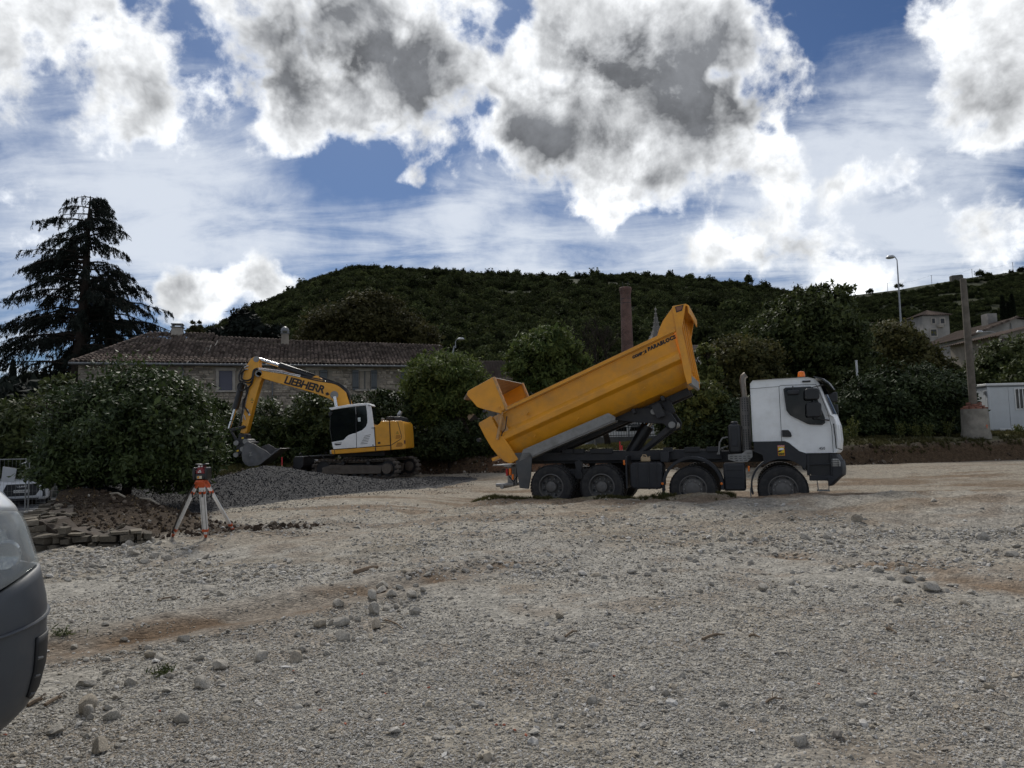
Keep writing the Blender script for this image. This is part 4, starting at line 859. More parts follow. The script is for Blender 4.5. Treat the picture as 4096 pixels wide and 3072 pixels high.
# boom, stick
BY0,BY1=28.2,28.72
boom=epoly('boom',X3,[(408,340),(418,318),(440,308),(480,318),(700,352),(940,388),(1140,425),(1200,452),(1265,525),(1300,625),(1320,760),(1225,770),(1195,690),(1165,630),(1120,585),(1000,540),(900,508),(620,432),(480,390),(440,374),(415,358)],BY0,BY1,eyel,EXC,.02)
stick=epoly('stick',X3,[(365,200),(395,180),(420,180),(438,198),(440,282),(448,330),(470,392),(452,425),(385,650),(325,890),(302,914),(262,902),(300,700),(348,470),(300,420),(285,395),(302,290)],BY0+.08,BY1-.08,eyel,EXC,.02)
text('LIEBHERR',.43,blk,boom,basis(X3(672,430,BY0-.003),X3(946,505,BY0)-X3(668,432,BY0),X3(672,395,BY0)-X3(668,432,BY0)),'boom_lettering',.014,.12,.002,.9)
def warn3(x,y,s,Y,par):
    a=epoly('warning_decal',X3,[(x-s,y+s*.9),(x,y-s),(x+s,y+s*.9)],Y,Y+.006,blk,par,0); epoly('decal_face',X3,[(x-s*.65,y+s*.7),(x,y-s*.6),(x+s*.65,y+s*.7)],Y-.003,Y+.002,MATS['decal_yellow'],a,0); epoly('decal_mark',X3,[(x-s*.5,y+s*1.9),(x+s*.5,y+s*1.7),(x+s*.5,y+s*2.1),(x-s*.5,y+s*2.2)],Y-.003,Y+.006,blk,a,0); epoly('decal_mark',X3,[(x-s*.3,y+s*.55),(x,y-s*.3),(x+s*.3,y+s*.55)],Y-.006,Y-.002,blk,a,0)
warn3(984,468,15,BY0-.006,boom); warn3(375,586,15,BY0+.075,stick)
q=MB(); q.lathe([(.16,-.03),(.16,.03)],X3(1155,545,BY0-.01),'y',18); q.lathe([(.14,-.02),(.14,.02)],X3(436,340,BY0-.01),'y',18); q.lathe([(.12,-.02),(.12,.02)],X3(415,205,BY0+.07),'y',14); tag(q.build('pivot_pin',gsteel,boom,world=True),kind='stuff')
epoly('pivot_plate',X3,[(410,342),(430,318),(462,330),(480,372),(455,372),(420,358)],BY0-.03,BY0+.0,eyel,boom,.01)
epoly('boom_bracket',X3,[(925,388),(972,362),(1000,362),(1030,395),(1040,412)],BY0+.1,BY1-.1,eyel,boom,.012)
epoly('boom_lug',X3,[(1070,528),(1092,518),(1108,540),(1080,550)],BY0-.03,BY0+.02,eblk,boom,.006)
def cyl(name,fn,a,b,c,Y,r0,r1,par):      # barrel a-b, rod b-c
    q=MB(); q.tube([fn(*a,Y),fn(*b,Y)],r0,14); o=q.build(name,eblk,par,world=True)
    q=MB(); q.tube([fn(*b,Y),fn(*c,Y)],r1,12); q.build('piston_rod',chrome,o,world=True); return o
Yc=28.46
cyl('arm_cylinder',X3,(990,388),(636,266),(440,206),Yc,.135,.075,EXC)
cyl('bucket_cylinder',X3,(280,440),(216,680),(160,862),Yc,.125,.07,EXC)
cyl('boom_cylinder',X3,(1240,980),(1182,700),(1157,560),BY0-.16,.13,.075,EXC)
q=MB(); q.tube([X3(436,292,BY0+.1),X3(640,320,BY0+.05),X3(835,362,BY0+.05)],.028,6); q.tube([X3(440,304,BY0+.02),X3(640,334,BY0),X3(830,374,BY0)],.028,6); q.tube([X3(440,285,BY0+.2),X3(700,322,BY0+.2),X3(830,352,BY0+.2)],.02,6); q.build('steel_pipe',chrome,boom,world=True,split=True)
def hs(pts,Y,r=.032):
    v=[X3(x,y,Y) for x,y in pts]; out=[]
    for i in range(len(v)-1):             # Catmull-Rom
        p0,p1,p2,p3=v[max(i-1,0)],v[i],v[i+1],v[min(i+2,len(v)-1)]
        for k in range(5):
            t=k/5; out.append(.5*((2*p1)+(p2-p0)*t+(2*p0-5*p1+4*p2-p3)*t*t+(3*p1-p0-3*p2+p3)*t**3))
    out.append(v[-1]); q=MB(); q.tube(out,r,6); q.build('hydraulic_hose',hose,EXC,world=True)
hs([(430,292),(390,310),(375,380),(340,405),(300,405),(275,380),(285,330),(310,305)],BY0-.02); hs([(430,300),(395,320),(385,390),(350,430),(300,420),(255,400),(258,350),(290,320)],BY0-.05)
hs([(300,270),(275,300),(250,370),(270,430),(310,450),(330,480),(320,520)],BY0); hs([(290,430),(250,440),(240,480),(270,505),(310,490),(320,450)],BY0-.04); hs([(385,390),(370,440),(340,480),(325,540),(300,640),(320,680),(345,720)],BY0); hs([(330,470),(315,560),(290,600),(285,680),(275,760),(258,830)],BY0-.02)
hs([(830,365),(1000,395),(1130,425),(1200,440),(1270,500),(1300,600)],BY0+.1,.04); hs([(840,372),(1000,410),(1140,432),(1220,470),(1290,540),(1310,640)],BY0+.02,.035); hs([(655,265),(800,300),(960,352),(1080,395),(1200,440),(1280,500),(1300,580)],BY0+.15,.03)
q=MB(); q.tube([X3(300,290,BY0),X3(325,272,BY0+.05),X3(342,270,BY0+.06)],.03,6); q.tube([X3(290,325,BY0),X3(310,302,BY0+.05),X3(338,300,BY0+.06)],.03,6); q.tube([X3(328,680,BY0+.04),X3(352,740,BY0+.04)],.04,8); q.tube([X3(285,770,BY0+.05),X3(290,732,BY0+.05),X3(302,740,BY0+.05),X3(312,780,BY0+.05)],.02,6); q.build('hose_fitting',alum,stick,world=True,split=True)
for Yq in(BY0-.02,BY1-.08):
    epoly('link_bar',X3,[(150,872),(170,862),(300,832),(315,848),(300,860),(168,895)],Yq,Yq+.08,eblk,EXC,.02); epoly('link_bar',X3,[(160,880),(178,880),(250,985),(235,1005),(215,985)],Yq,Yq+.08,eblk,EXC,.02)
cpl=epoly('quick_coupler',X3,[(250,912),(308,915),(330,985),(318,1005),(310,1060),(250,1125),(222,1118),(228,1000)],BY0-.05,BY1+.05,eblk,EXC,.02)
for x,y in((285,955),(238,1075)): epoly('coupler_decal',X3,[(x-10,y-6),(x+8,y-12),(x+12,y+2),(x-8,y+8)],BY0-.056,BY0-.04,MATS['decal_yellow'],cpl,0)
q=MB()
for x,y in((322,985),(232,1112),(295,1058),(235,1000)): q.lathe([(.10,-.14),(.10,.74)],X3(x,y,BY0),'y',14)
tag(q.build('coupler_pin',gsteel,cpl,world=True),kind='stuff')
# bucket: rolled back, opening up; shell + two cheeks + teeth
YB0,YB1=27.85,29.05
cur=[(330,985),(300,1010),(282,1065),(275,1115),(285,1170),(310,1205),(350,1222),(400,1220),(450,1205),(520,1150),(600,1085),(650,1053)]
inn=[(640,1050),(590,1080),(515,1138),(445,1192),(400,1205),(352,1207),(318,1190),(298,1160),(288,1115),(296,1068),(314,1020),(340,995)]
q=MB(); v=[X3(x,y,YB0) for x,y in cur+inn]; q.prism([(p.x,p.z) for p in v],YB0,YB1); bk=q.build('bucket',esteel,EXC,bev=.008,world=True)
for Yq in(YB0-.03,YB1-.01): epoly('bucket_cheek',X3,[(330,985),(300,1010),(282,1065),(275,1115),(285,1170),(310,1205),(350,1222),(400,1220),(450,1205),(512,1155),(560,1118),(505,1072),(450,1045),(400,1010),(370,1000)],Yq,Yq+.04,esteel,bk,.006)
epoly('bucket_lip',X3,[(440,1046),(470,1030),(530,1010),(600,1052),(650,1048),(655,1056),(590,1095),(520,1148),(508,1118)],YB1-.05,YB1,esteel,bk,.006)
for k in range(5):
    Yq=YB0+.05+k*.26; epoly('bucket_tooth',X3,[(590,1075),(648,1046),(656,1052),(600,1098)],Yq,Yq+.1,esteel,bk,.008)
text('Z',.20,gsteel,bk,basis(X3(348,1125,YB0-.034),(1,0,.2),(0,0,1)),'bucket_mark',.004)
# undercarriage, turned a little from the upper structure
UA=math.atan2(-.265,.964); UM=Matrix.Translation((-5.97,28.8,.15))@Matrix.Rotation(UA,4,'Z'); UL=Matrix.Rotation(UA,4,'Z')
q=MB(); q.bx(-1.0,1.0,-.8,.8,.30,.62,UL); q.build('undercarriage_frame',eblk,EXC,bev=.02)
R=.36; Lh=1.42; zc=.41
loop=[]
nS=46
per=2*PI*R+4*Lh
def lp(s):
    s%=per
    if s<2*Lh: return (-Lh+s, zc-R, 0.)
    s-=2*Lh
    if s<PI*R: a=-PI/2+s/R; return (Lh+R*math.cos(a),zc+R*math.sin(a),s/R)
    s-=PI*R
    if s<2*Lh: return (Lh-s,zc+R-.05*math.sin(PI*s/(2*Lh)),PI)
    s-=2*Lh; a=PI/2+s/R; return (-Lh+R*math.cos(a),zc+R*math.sin(a),PI+s/R)
q=MB(); q.bx(-.052,.052,-.26,.26,-.028,.0); q.bx(-.045,-.03,-.26,.26,-.055,-.028); q.bx(.0,.015,-.26,.26,-.05,-.028)
shoe0=None
for s in(-1,1):
    tk=MB()
    body_=[(-Lh,zc-.2),(Lh*.8,zc-.2),(Lh*.85,zc+.12),(-Lh*.75,zc+.16),(-Lh,zc+.05)]
    tk.prism(body_,s*1.0-.17,s*1.0+.17,'y',UL); tr=tk.build('track_frame',efr,EXC,bev=.02)
    k_=MB(); 
    for X,z,r_ in((Lh,zc,.31),(-Lh,zc,.31)): k_.lathe([(r_,-.06),(r_,.06)],(0,0,0),'y',20); k_.v[-40:]=[tuple(UL@(Vector(v)+Vector((X,s*1.0,z)))) for v in k_.v[-40:]]
    tag(k_.build('idler_wheel',eblk,tr),kind='stuff')
    k_=MB(); k_.lathe([(.20,-.24*1),(.20,.1),(.17,.12)],(0,0,0),'y',18); k_.v=[tuple(UL@(Vector((v[0],v[1]*(1 if s<0 else -1),v[2]))+Vector((Lh,s*1.0,zc)))) for v in k_.v]; k_.build('final_drive',efr,tr)
    k_=MB(); c0=0
    for X in [-1.1+.36*i for i in range(7)]:
        k_.lathe([(.085,-.12),(.085,.12)],(0,0,0),'y',12); k_.v[c0:]=[tuple(UL@(Vector(v)+Vector((X,s*1.0,zc-R+.12)))) for v in k_.v[c0:]]; c0=len(k_.v)
    for X in(-.5,.6):
        k_.lathe([(.075,-.15),(.075,.15)],(0,0,0),'y',12); k_.v[c0:]=[tuple(UL@(Vector(v)+Vector((X,s*1.0,zc+R-.13)))) for v in k_.v[c0:]]; c0=len(k_.v)
    tag(k_.build('track_roller',eblk,tr),kind='stuff')
    k_=MB()
    for X in(-.85,.45): k_.prism([(X-.28,zc-.02),(X-.2,zc+.03),(X,zc+.06),(X+.2,zc+.03),(X+.28,zc-.02),(X+.2,zc-.0),(X,zc+.03),(X-.2,zc+.0)],s*1.17,s*1.19,'y',UL)
    k_.bx(-.40,-.22,s*1.165,s*1.176,zc-.1,zc+.0,UL); tag(k_.build('frame_step',efr,tr),kind='stuff')
    lb=MB()
    pts=[UL@Vector((lp(per*k/90)[0],s*1.0,zc+(lp(per*k/90)[1]-zc)*.88)) for k in range(91)]; lb.tube(pts,.05,6); lb.build('track_chain',etrk,tr)
    for k in range(nS):
        X,z,a=lp(per*k/nS)
        if shoe0 is None: sh=q.build('track_shoe',etrk,tr,smooth=0); shoe0=sh
        else: sh=shoe0.copy(); COL.objects.link(sh); sh.parent=tr
        sh.matrix_basis=UL@Matrix.Translation((X,s*1.0,z))@Matrix.Rotation(-a,4,'Y')
# dozer blade
q=MB(); q.prism([(-2.62,.92),(-2.20,.92),(-2.22,.55),(-2.35,.40),(-2.78,.28),(-2.70,.45),(-2.66,.62),(-2.68,.8)],-1.25,1.25,'y',UL); dz_=q.build('dozer_blade',eblk,EXC,bev=.015)
q=MB(); q.bx(-2.60,-2.21,-1.22,1.22,.921,.935,UL); q.build('blade_top',mat('dusty_grey_steel',(.30,.31,.31),.6,.2,var=.2,dirt=(.15,.14,.13),da=.5,ds=4.),dz_)
q=MB()
for y in(-.55,.55): q.bx(-2.25,-1.2,y-.1,y+.1,.42,.60,UL)
q.build('blade_arm',eblk,dz_,bev=.01,split=True)
q=MB(); q.tube([UL@Vector((-2.3,-.35,.72)),UL@Vector((-1.55,-.35,.64))],.085,12); q.build('blade_cylinder',mat('pale_steel',(.42,.42,.40),.5,.3),dz_)
q=MB(); q.tube([UL@Vector(v) for v in((-2.5,-.9,.93),(-2.2,-.85,.95),(-2.05,-.7,.75),(-1.9,-.5,.66))],.02,6); q.tube([UL@Vector(v) for v in((-2.5,.2,.93),(-2.2,.1,.97),(-2.0,0,.8))],.02,6); q.build('blade_hose',hose,dz_,split=True)
q=MB()
for y in(-1.05,.9): q.tube([UL@Vector((-2.45,y-.07,.93)),UL@Vector((-2.45,y-.07,1.02)),UL@Vector((-2.45,y,1.07)),UL@Vector((-2.45,y+.07,1.02)),UL@Vector((-2.45,y+.07,.93))],.022,6)
tag(q.build('lifting_eye',eblk,dz_),kind='stuff')
# ================================================================ BUILDINGS
tilem=mat('canal_tile',(.128,.101,.086),1.,var=.3,vs=1.2,isl=.5,dirt=(.075,.065,.056),da=.8,ds=1.1,spec=.03)
stonem=mat('rubble_stone',(.33,.285,.23),.9,var=.25,vs=2.,isl=.38,bump=.5,bs=9.,dirt=(.12,.11,.095),da=.5,ds=1.4,spec=.2)
mortar=mat('lime_mortar',(.26,.23,.19),.95,var=.2,vs=2.,bump=.5,bs=14.,spec=.1)
dress=mat('dressed_stone',(.34,.31,.27),.85,var=.12,vs=4.,bump=.2,bs=12.,spec=.2)
shut=mat('grey_shutter',(.085,.095,.10),.6,var=.12,vs=5.); zinc=mat('zinc',(.16,.165,.17),.5,.4,var=.15)
pane=mat('window_pane',(.02,.024,.028),.06,var=.05,spec=.7); roll=mat('roller_blind',(.075,.075,.105),.5,var=.06)
paintw=mat('white_paint',(.62,.62,.60),.5,var=.08)
def xform(V,M): return (np.c_[V,np.ones(len(V))]@np.array(M).T)[:,:3]
def unit_stone(seed):
    r=np.random.RandomState(seed); V=np.array([(x,y,z) for x in(-.5,.5) for y in(-1,0) for z in(-.5,.5)],float)
    fr=V[:,1]<-.5; V[:,0]*=np.where(fr,r.uniform(.80,.94),1.); V[:,2]*=np.where(fr,r.uniform(.72,.92),1.)
    V[:,0]+=r.uniform(-.06,.06,8); V[:,2]+=r.uniform(-.09,.09,8); V[:,1]+=np.where(fr,r.uniform(-.25,.25,8),0)
    return V,[(0,1,3,2),(4,6,7,5),(0,4,5,1),(2,3,7,6),(0,2,6,4),(1,5,7,3)]
US=[unit_stone(k) for k in range(12)]
def courses(x0,x1,z0,z1,rects,mw,mh,r):
    out=[]; z=z0
    while z<z1-.03:
        h=min(mh*r.uniform(.55,1.5),z1-z); x=x0
        while x<x1-.03:
            w=min(max(mw*np.exp(r.normal(0,.42)),h*.8),x1-x)
            if x1-x-w<.08: w=x1-x
            cx,cz=x+w/2,z+h/2
            if not any(a-.0<cx+w*.35 and cx-w*.35<b and c<cz+h*.35 and cz-h*.35<d for a,b,c,d in rects): out.append((cx,cz+r.uniform(-.012,.012),w-.018,h-.016))
            x+=w
        z+=h
    return out
def masonry(par,lst,place,depth,m_,name,nmax=300,key=None):
    """stones as parts of par: the nmax that show largest are objects, the rest one joined part"""
    o_=sorted(range(len(lst)),key=key or (lambda i:-lst[i][2]*lst[i][3])); r=random.Random(3); JV=[];JF=[]; c=0
    mes=[]
    for V,Fc in US:
        me=bpy.data.meshes.new(name); me.from_pydata(V.tolist(),[],Fc); me.materials.append(m_); mes.append(me)
    for j,i in enumerate(o_):
        x,z,w,h=lst[i]; k=r.randrange(12); M=place(x,z)@Matrix.Diagonal((w,depth*r.uniform(.6,1.4),h,1))
        if j<nmax:
            o=bpy.data.objects.new(name,mes[k]); COL.objects.link(o); o.parent=par; o.matrix_basis=M
        else:
            V=xform(US[k][0],M); JV.append(V); JF+=[[q+c for q in f] for f in US[k][1]]; c+=8
    if JV: tag(npmesh('rubble_stones' if 'stone' in name else name+'_rest',np.concatenate(JV),JF,m_,par),kind='stuff')
def tileunit(R0=.115,R1=.095,L=.43,n=5):
    V=[];Fc=[]
    for t,R in((0,R0),(1,R1)):
        for k in range(n+1):
            a=PI*k/n; V.append((R*math.cos(a),t*L,R*math.sin(a)*.85+(.03 if t==0 else .0)))
    for k in range(n): Fc.append((k,k+1,n+1+k+1,n+1+k))
    for k in range(n+1):
        a=PI*k/n; V.append(((R0-.018)*math.cos(a),0,(R0-.018)*math.sin(a)*.85+.03))
    o=2*(n+1)
    for k in range(n): Fc.append((k+1,k,o+k,o+k+1))
    return np.array(V),Fc
TU=tileunit()
def tiles(par,cols,rows,surf,nmax,m_=tilem,name='roof_tile',seed=1,skip=None):
    """surf(i,j) -> matrix of a tile or None. first nmax (lowest rows) become objects"""
    me=bpy.data.meshes.new(name); me.from_pydata(TU[0].tolist(),[],TU[1]); me.materials.append(m_); me.polygons.foreach_set('use_smooth',[True]*len(me.polygons))
    me.set_sharp_from_angle(angle=rad(50)); n=0; JV=[];JF=[];c=0; r=random.Random(seed)
    for j in range(rows):
        for i in range(cols):
            M=surf(i,j)
            if M is None: continue
            M=M@Matrix.Translation((r.uniform(-.012,.012),r.uniform(-.03,.03),0))@Matrix.Rotation(r.uniform(-.05,.05),4,'Z')
            if n<nmax:
                o=bpy.data.objects.new(name,me); COL.objects.link(o); o.parent=par; o.matrix_basis=M; n+=1
            else:
                JV.append(xform(TU[0],M)); JF+=[tuple(q+c for q in f) for f in TU[1]]; c+=len(TU[0])
    if JV: tag(npmesh('roof_tiles_rest',np.concatenate(JV),JF,m_,par,smooth=True),kind='stuff')
# ------------------------------------------------ long stone house
HA=rad(16.53); HO=Vector((-24.915,40,0))
HS=thing('stone_house','long stone farmhouse with tiled roof and grey shutters behind the hedge','house',HO,HA)
ex,ey=Vector((0,0,1)),0
m=MB(); m.bx(.0,21.1,.02,8.6,-1,6.42); wl=m.build('wall',mortar,HS)
rects=[(7.18,8.62,4.75,6.32),(12.45,14.1,4.75,6.36),(15.38,16.95,4.82,6.36),(18.4,20.2,4.82,6.36),(19.6,21.0,1.5,3.6)]
r=np.random.RandomState(2); lst=courses(.02,21.08,1.2,6.4,rects,.36,.155,r)
masonry(wl,lst,lambda x,z:Matrix.Translation((x,.03,z)),.05,stonem,'wall_stone',300,key=lambda i:-(lst[i][2]*lst[i][3]+(.2 if lst[i][1]>3.8 else 0)))
def zr(x): return float(np.interp(x,[-1,6.69,6.9,10.9,11.1,22.2],[8.92,8.92,8.72,8.62,8.56,8.40]))
def rsurf(i,j):
    x=-.2+.235*i; t=(j*.335+ (0))/5.45
    if x>21.9 or t>.985: return None
    if x<-.25+2.95*t+.05: return None
    z0=6.50; z1=zr(x); sl=math.atan2(z1-z0,4.9); sag=-.06*math.sin(PI*t)*math.sin(x*.5)**2
    return Matrix.Translation((x,-.42+4.9*t,z0+(z1-z0)*t+.02+sag))@Matrix.Rotation(sl-.03,4,'X')
m=MB()
m.add([(-.3,-.40,6.42),(6.8,-.4,6.42),(22.0,-.40,6.42),(22.0,4.5,zr(22)-.16),(6.8,4.5,8.52),(2.7,4.5,8.70),(-.3,9.0,6.42),(6.8,9.,6.42),(22.0,9.0,6.42)],[(0,1,4,5),(1,2,3,4),(0,5,6),(6,5,4,7),(7,4,3,8),(2,8,3)])
m.bx(-.28,21.95,-.38,8.9,6.38,6.46); roof=m.build('roof',mat('roof_underlay',(.07,.048,.036),.9),HS,smooth=0)
tiles(roof,95,17,rsurf,300)
m=MB()
def ridge_t(a,b,nm,par):
    a,b=Vector(a),Vector(b); L=(b-a).length; n=max(2,int(L/.36)); d=(b-a)/n
    for k in range(n):
        p=a+d*k; q=MB(); 
        q.tube([p-Vector((0,0,.03)),p+d*1.08-Vector((0,0,.045))],[.125,.105],8); q.build(nm,tilem,par,smooth=60)
ridge_t((2.7,4.5,8.93),(6.7,4.5,8.93),'ridge_tile',roof); ridge_t((6.85,4.5,8.76),(10.9,4.5,8.66),'ridge_tile',roof); ridge_t((11.,4.5,8.6),(22,4.5,8.43),'ridge_tile',roof); ridge_t((-.3,-.42,6.52),(2.7,4.5,8.93),'hip_tile',roof)
m=MB(); m.prism([(5.62,-.3),(6.1,-.3),(7.35,4.4),(7.0,4.4)],0,.02,'z',Matrix.Translation((0,0,6.62))@Matrix(((1,0,0,0),(0,1,0,0),(0,.455,1,.02),(0,0,0,1)))); m.build('valley_flashing',zinc,roof)
m=MB(); m.tube([(-.35,-.50,6.44),(10.5,-.50,6.42),(22.05,-.50,6.40)],.075,8); gt=m.build('gutter',zinc,HS)
for X in(5.52,10.56):
    m=MB(); m.tube([(X,-.48,6.38),(X+.03,-.10,6.1),(X+.03,-.08,.8)],.045,8); m.build('downpipe',zinc,HS)
def chimney(x,y,z0,z1,w,dome):
    q=MB(); q.loft([[(x-w,y-w,z0),(x+w,y-w,z0),(x+w,y+w,z0),(x-w,y+w,z0)],[(x-w*.86,y-w*.86,z1),(x+w*.86,y-w*.86,z1),(x+w*.86,y+w*.86,z1),(x-w*.86,y+w*.86,z1)]]); c=q.build('chimney',dress if not dome else mortar,roof,bev=.01)
    q=MB(); q.bx(x-w*1.08,x+w*1.08,y-w*1.08,y+w*1.08,z1,z1+.05)
    for a in(-1,1):
        for b in(-1,1): q.bx(x+a*w*.75-.05,x+a*w*.75+.05,y+b*w*.75-.05,y+b*w*.75+.05,z1+.05,z1+.2)
    if dome: q.lathe([(w*1.05,z1+.2),(w*1.0,z1+.28),(w*.75,z1+.42),(w*.3,z1+.5),(.01,z1+.52)],(x,y,0),'z',14)
    else: q.bx(x-w,x+w,y-w,y+w,z1+.2,z1+.26)
    q.build('chimney_cap',zinc,c,bev=.01)
chimney(4.48,4.45,8.4,9.35,.36,False); chimney(11.21,3.9,8.0,9.0,.27,True)
def surround(x0,x1,z0,z1,t=.17):
    q=MB(); q.bx(x0-t,x0,-.06,.1,z0,z1); q.bx(x1,x1+t,-.06,.1,z0,z1); q.bx(x0-t-.04,x1+t+.04,-.065,.1,z1,z1+.2); q.bx(x0-t-.06,x1+t+.06,-.14,.1,z0-.11,z0); return q
def window(x0,x1,z0,z1,kind,par=HS):
    o=surround(x0,x1,z0,z1).build('window',dress,par,bev=.012)
    if kind=='blind':
        q=MB(); q.bx(x0,x1,.01,.03,z0,z1); b=q.build('roller_blind',roll,o)
        q=MB(); 
        q.bx(x0,x1,.0,.012,z0+(z1-z0)*.30,z0+(z1-z0)*.30+.02); q.build('blind_slat',shut,b)
    else:
        q=MB(); q.bx(x0,x1,.06,.08,z0,z1); q.build('dark_room',bplas,o)
        nx,nz=2,4
        for i in range(nx):
            for k in range(nz):
                q=MB(); a=x0+(x1-x0)*i/nx; b=x0+(x1-x0)*(i+1)/nx; c=z0+(z1-z0)*k/nz; d=z0+(z1-z0)*(k+1)/nz; q.bx(a+.035,b-.035,.035,.045,c+.03,d-.03); q.build('pane',pane,o)
        q=MB()
        for i in range(nx+1): a=x0+(x1-x0)*i/nx; q.bx(a-.03 if i==1 else a-.0*(i>0)-.04*(i==2),a+.04 if i!=2 else a,.02,.055,z0,z1)
        for k in range(nz+1): c=z0+(z1-z0)*k/nz; q.bx(x0,x1,.024,.052,max(c-.02,z0),min(c+.02,z1))
        q.build('glazing_bar',shut,o)
    return o
def shutter(x0,x1,z0,z1,par=HS):
    q=MB(); q.bx(x0,x1,-.10,-.065,z0,z1); s=q.build('shutter',shut,par,bev=.006)
    for k in range(4):
        q=MB(); a=x0+(x1-x0)*k/4; q.bx(a+.008,a+(x1-x0)/4-.008,-.112,-.10,z0+.01,z1-.01); q.build('plank',shut,s,bev=.003)
    q=MB(); q.bx(x0,x1,-.122,-.112,z0+.15,z0+.21); q.bx(x0,x1,-.122,-.112,z1-.21,z1-.15); q.build('shutter_strap',bplas,s)
window(7.52,8.28,4.9,6.1,'blind'); window(12.75,13.4,4.95,6.15,'glass'); shutter(13.42,13.85,4.92,6.18)
window(15.80,16.55,4.95,6.12,'glass'); shutter(15.40,15.78,4.90,6.18); shutter(16.57,16.93,4.90,6.18)
window(18.86,19.6,4.95,6.12,'glass'); shutter(18.47,18.84,4.9,6.18); shutter(19.62,20.0,4.9,6.18)
window(19.85,20.4,1.6,3.4,'glass'); shutter(20.45,20.85,1.6,3.4)
# ------------------------------------------------ generic houses of the village
def waveroof(par,pts,m_,name='roof',pitch=.26,amp=.05):
    """pts: eave a,b, ridge c,d (b->c up). ribbed canal-tile sheet"""
    a,b,c,d=[Vector(p) for p in pts]; n=max(6,int((b-a).length/pitch*4)); rows=max(4,int((d-a).length/.36)); V=[];nrm=(b-a).cross(d-a).normalized()
    for j in range(rows+1):
        for s_ in(0,1):
            t=(j+s_*.98)/(rows+1)
            for i in range(n+1):
                u=i/n; p=a.lerp(b,u).lerp(d.lerp(c,u),t); V.append(p+nrm*(abs(math.sin(u*n/4*PI))*amp*1.5-.03*(s_)))
    Fc=[]; w=n+1
    for j in range(2*(rows+1)-1):
        for i in range(n): Fc.append((j*w+i,j*w+i+1,(j+1)*w+i+1,(j+1)*w+i))
    o=npmesh(name,V,Fc,m_,par,smooth=True); return o
def house(name,label,O,ang,L,D,ze,zrg,wm,wins=(),z0=-1.,ov=.3,gable=True,group=None):
    h=thing(name,label,'house',O,ang,group); q=MB(); q.prism([(0,z0),(D,z0),(D,ze),(D/2,zrg-.08),(0,ze)],0,L,'x'); q.build('wall',wm,h)
    sl=(zrg-ze)/(D/2)
    waveroof(h,[(-ov,-ov,ze-ov*sl+.04),(L+ov,-ov,ze-ov*sl+.04),(L+ov,D/2,zrg),(-ov,D/2,zrg)],tilem); waveroof(h,[(L+ov,D+ov,ze-ov*sl+.04),(-ov,D+ov,ze-ov*sl+.04),(-ov,D/2,zrg),(L+ov,D/2,zrg)],tilem)
    for w in wins:
        x0,x1,a,b=w[:4]; q=MB(); q.bx(x0-.12,x1+.12,-.03,.1,a-.12,b+.12); o=q.build('window',dress,h)
        q=MB(); q.bx(x0,x1,-.04,.05,a,b); q.build('pane',pane,o)
        if len(w)>4:
            for s in(x0-.12-(x1-x0)*.5,x1+.12): q=MB(); q.bx(s,s+(x1-x0)*.5,-.07,-.031,a-.05,b+.05); q.build('shutter',mat('brown_shutter',(.05,.032,.025),.7),o)
    return h
plas=mat('weathered_render',(.27,.255,.235),.9,var=.25,vs=.6,bump=.25,bs=4.,dirt=(.10,.098,.09),da=.6,ds=.5,spec=.15)
plasl=mat('pale_render',(.42,.40,.36),.9,var=.12,vs=.5,dirt=(.26,.25,.22),da=.5,ds=.6,spec=.15)
def hpos(px,py,Y,z=None): p=P(px,py,Y); return Vector((p.x,p.y,0 if z is None else z))
h1=P(1945,1490,62); h1t=P(2000,1436,64)
house('village_house','low tiled house half hidden behind the feathery trees',(h1.x-.5,61,0),.12,7.0,6.,P(2060,1506,61).z,P(2040,1441,64).z,plas)
house('village_house','lower lean roofed house just right of the raised tailgate tree',(P(1990,1560,56).x,56,0),.05,6.0,5.,P(2060,1560,56).z,P(2060,1512,58.5).z,plas)
house('village_house','pale rendered house between the raised skip and the trees',(P(2745,1400,64).x,64,0),-.08,9.0,7.,P(2800,1400,64).z,P(2850,1378,67).z,plasl,[(2.2,3.0,P(2800,1460,64).z,P(2800,1425,64).z),(5.2,6.0,P(2800,1460,64).z,P(2800,1425,64).z)])
house('village_house','small pale house glimpsed among the trees at the left edge',(P(-60,1640,70).x,70,0),.1,5.8,6.,P(20,1603,70).z,P(20,1575,73).z,plasl,[(3.6,4.4,P(20,1680,70).z,P(20,1630,70).z)])
# castle house with square tower
Yt=88
zt=P(3740,1262,Yt).z
house('village_house','long tiled house attached left of the square tower',(P(3400,1330,Yt+4).x,Yt+3,0),.03,P(3690,1330,Yt+4).x-P(3400,1330,Yt+4).x,8.,P(3690,1322,Yt+3).z,P(3690,1285,Yt+7).z,plas,[(9.0,9.9,P(3690,1345,Yt+3).z-1.2,P(3690,1338,Yt+3).z,1),(9.0,9.9,8.0,9.4,1),(6.,6.9,8.,9.4)])
xl,xr=P(3690,1290,Yt).x,P(3797,1290,Yt).x
tw=thing('stone_tower','square grey village tower with a low pyramid tile roof','tower',(xl,Yt,0)); Wt=xr-xl
m=MB(); m.bx(0,Wt,0,Wt,-1,zt); tww=m.build('wall',plas,tw); m=MB(); m.bx(-.08,Wt+.08,-.08,Wt+.08,zt-3.9,zt-3.75); m.build('string_course',dress,tww)
ap=(Wt/2,Wt/2,P(3735,1240,Yt+Wt/2).z); e=.35; cs=[(-e,-e,zt),(Wt+e,-e,zt),(Wt+e,Wt+e,zt),(-e,Wt+e,zt)]
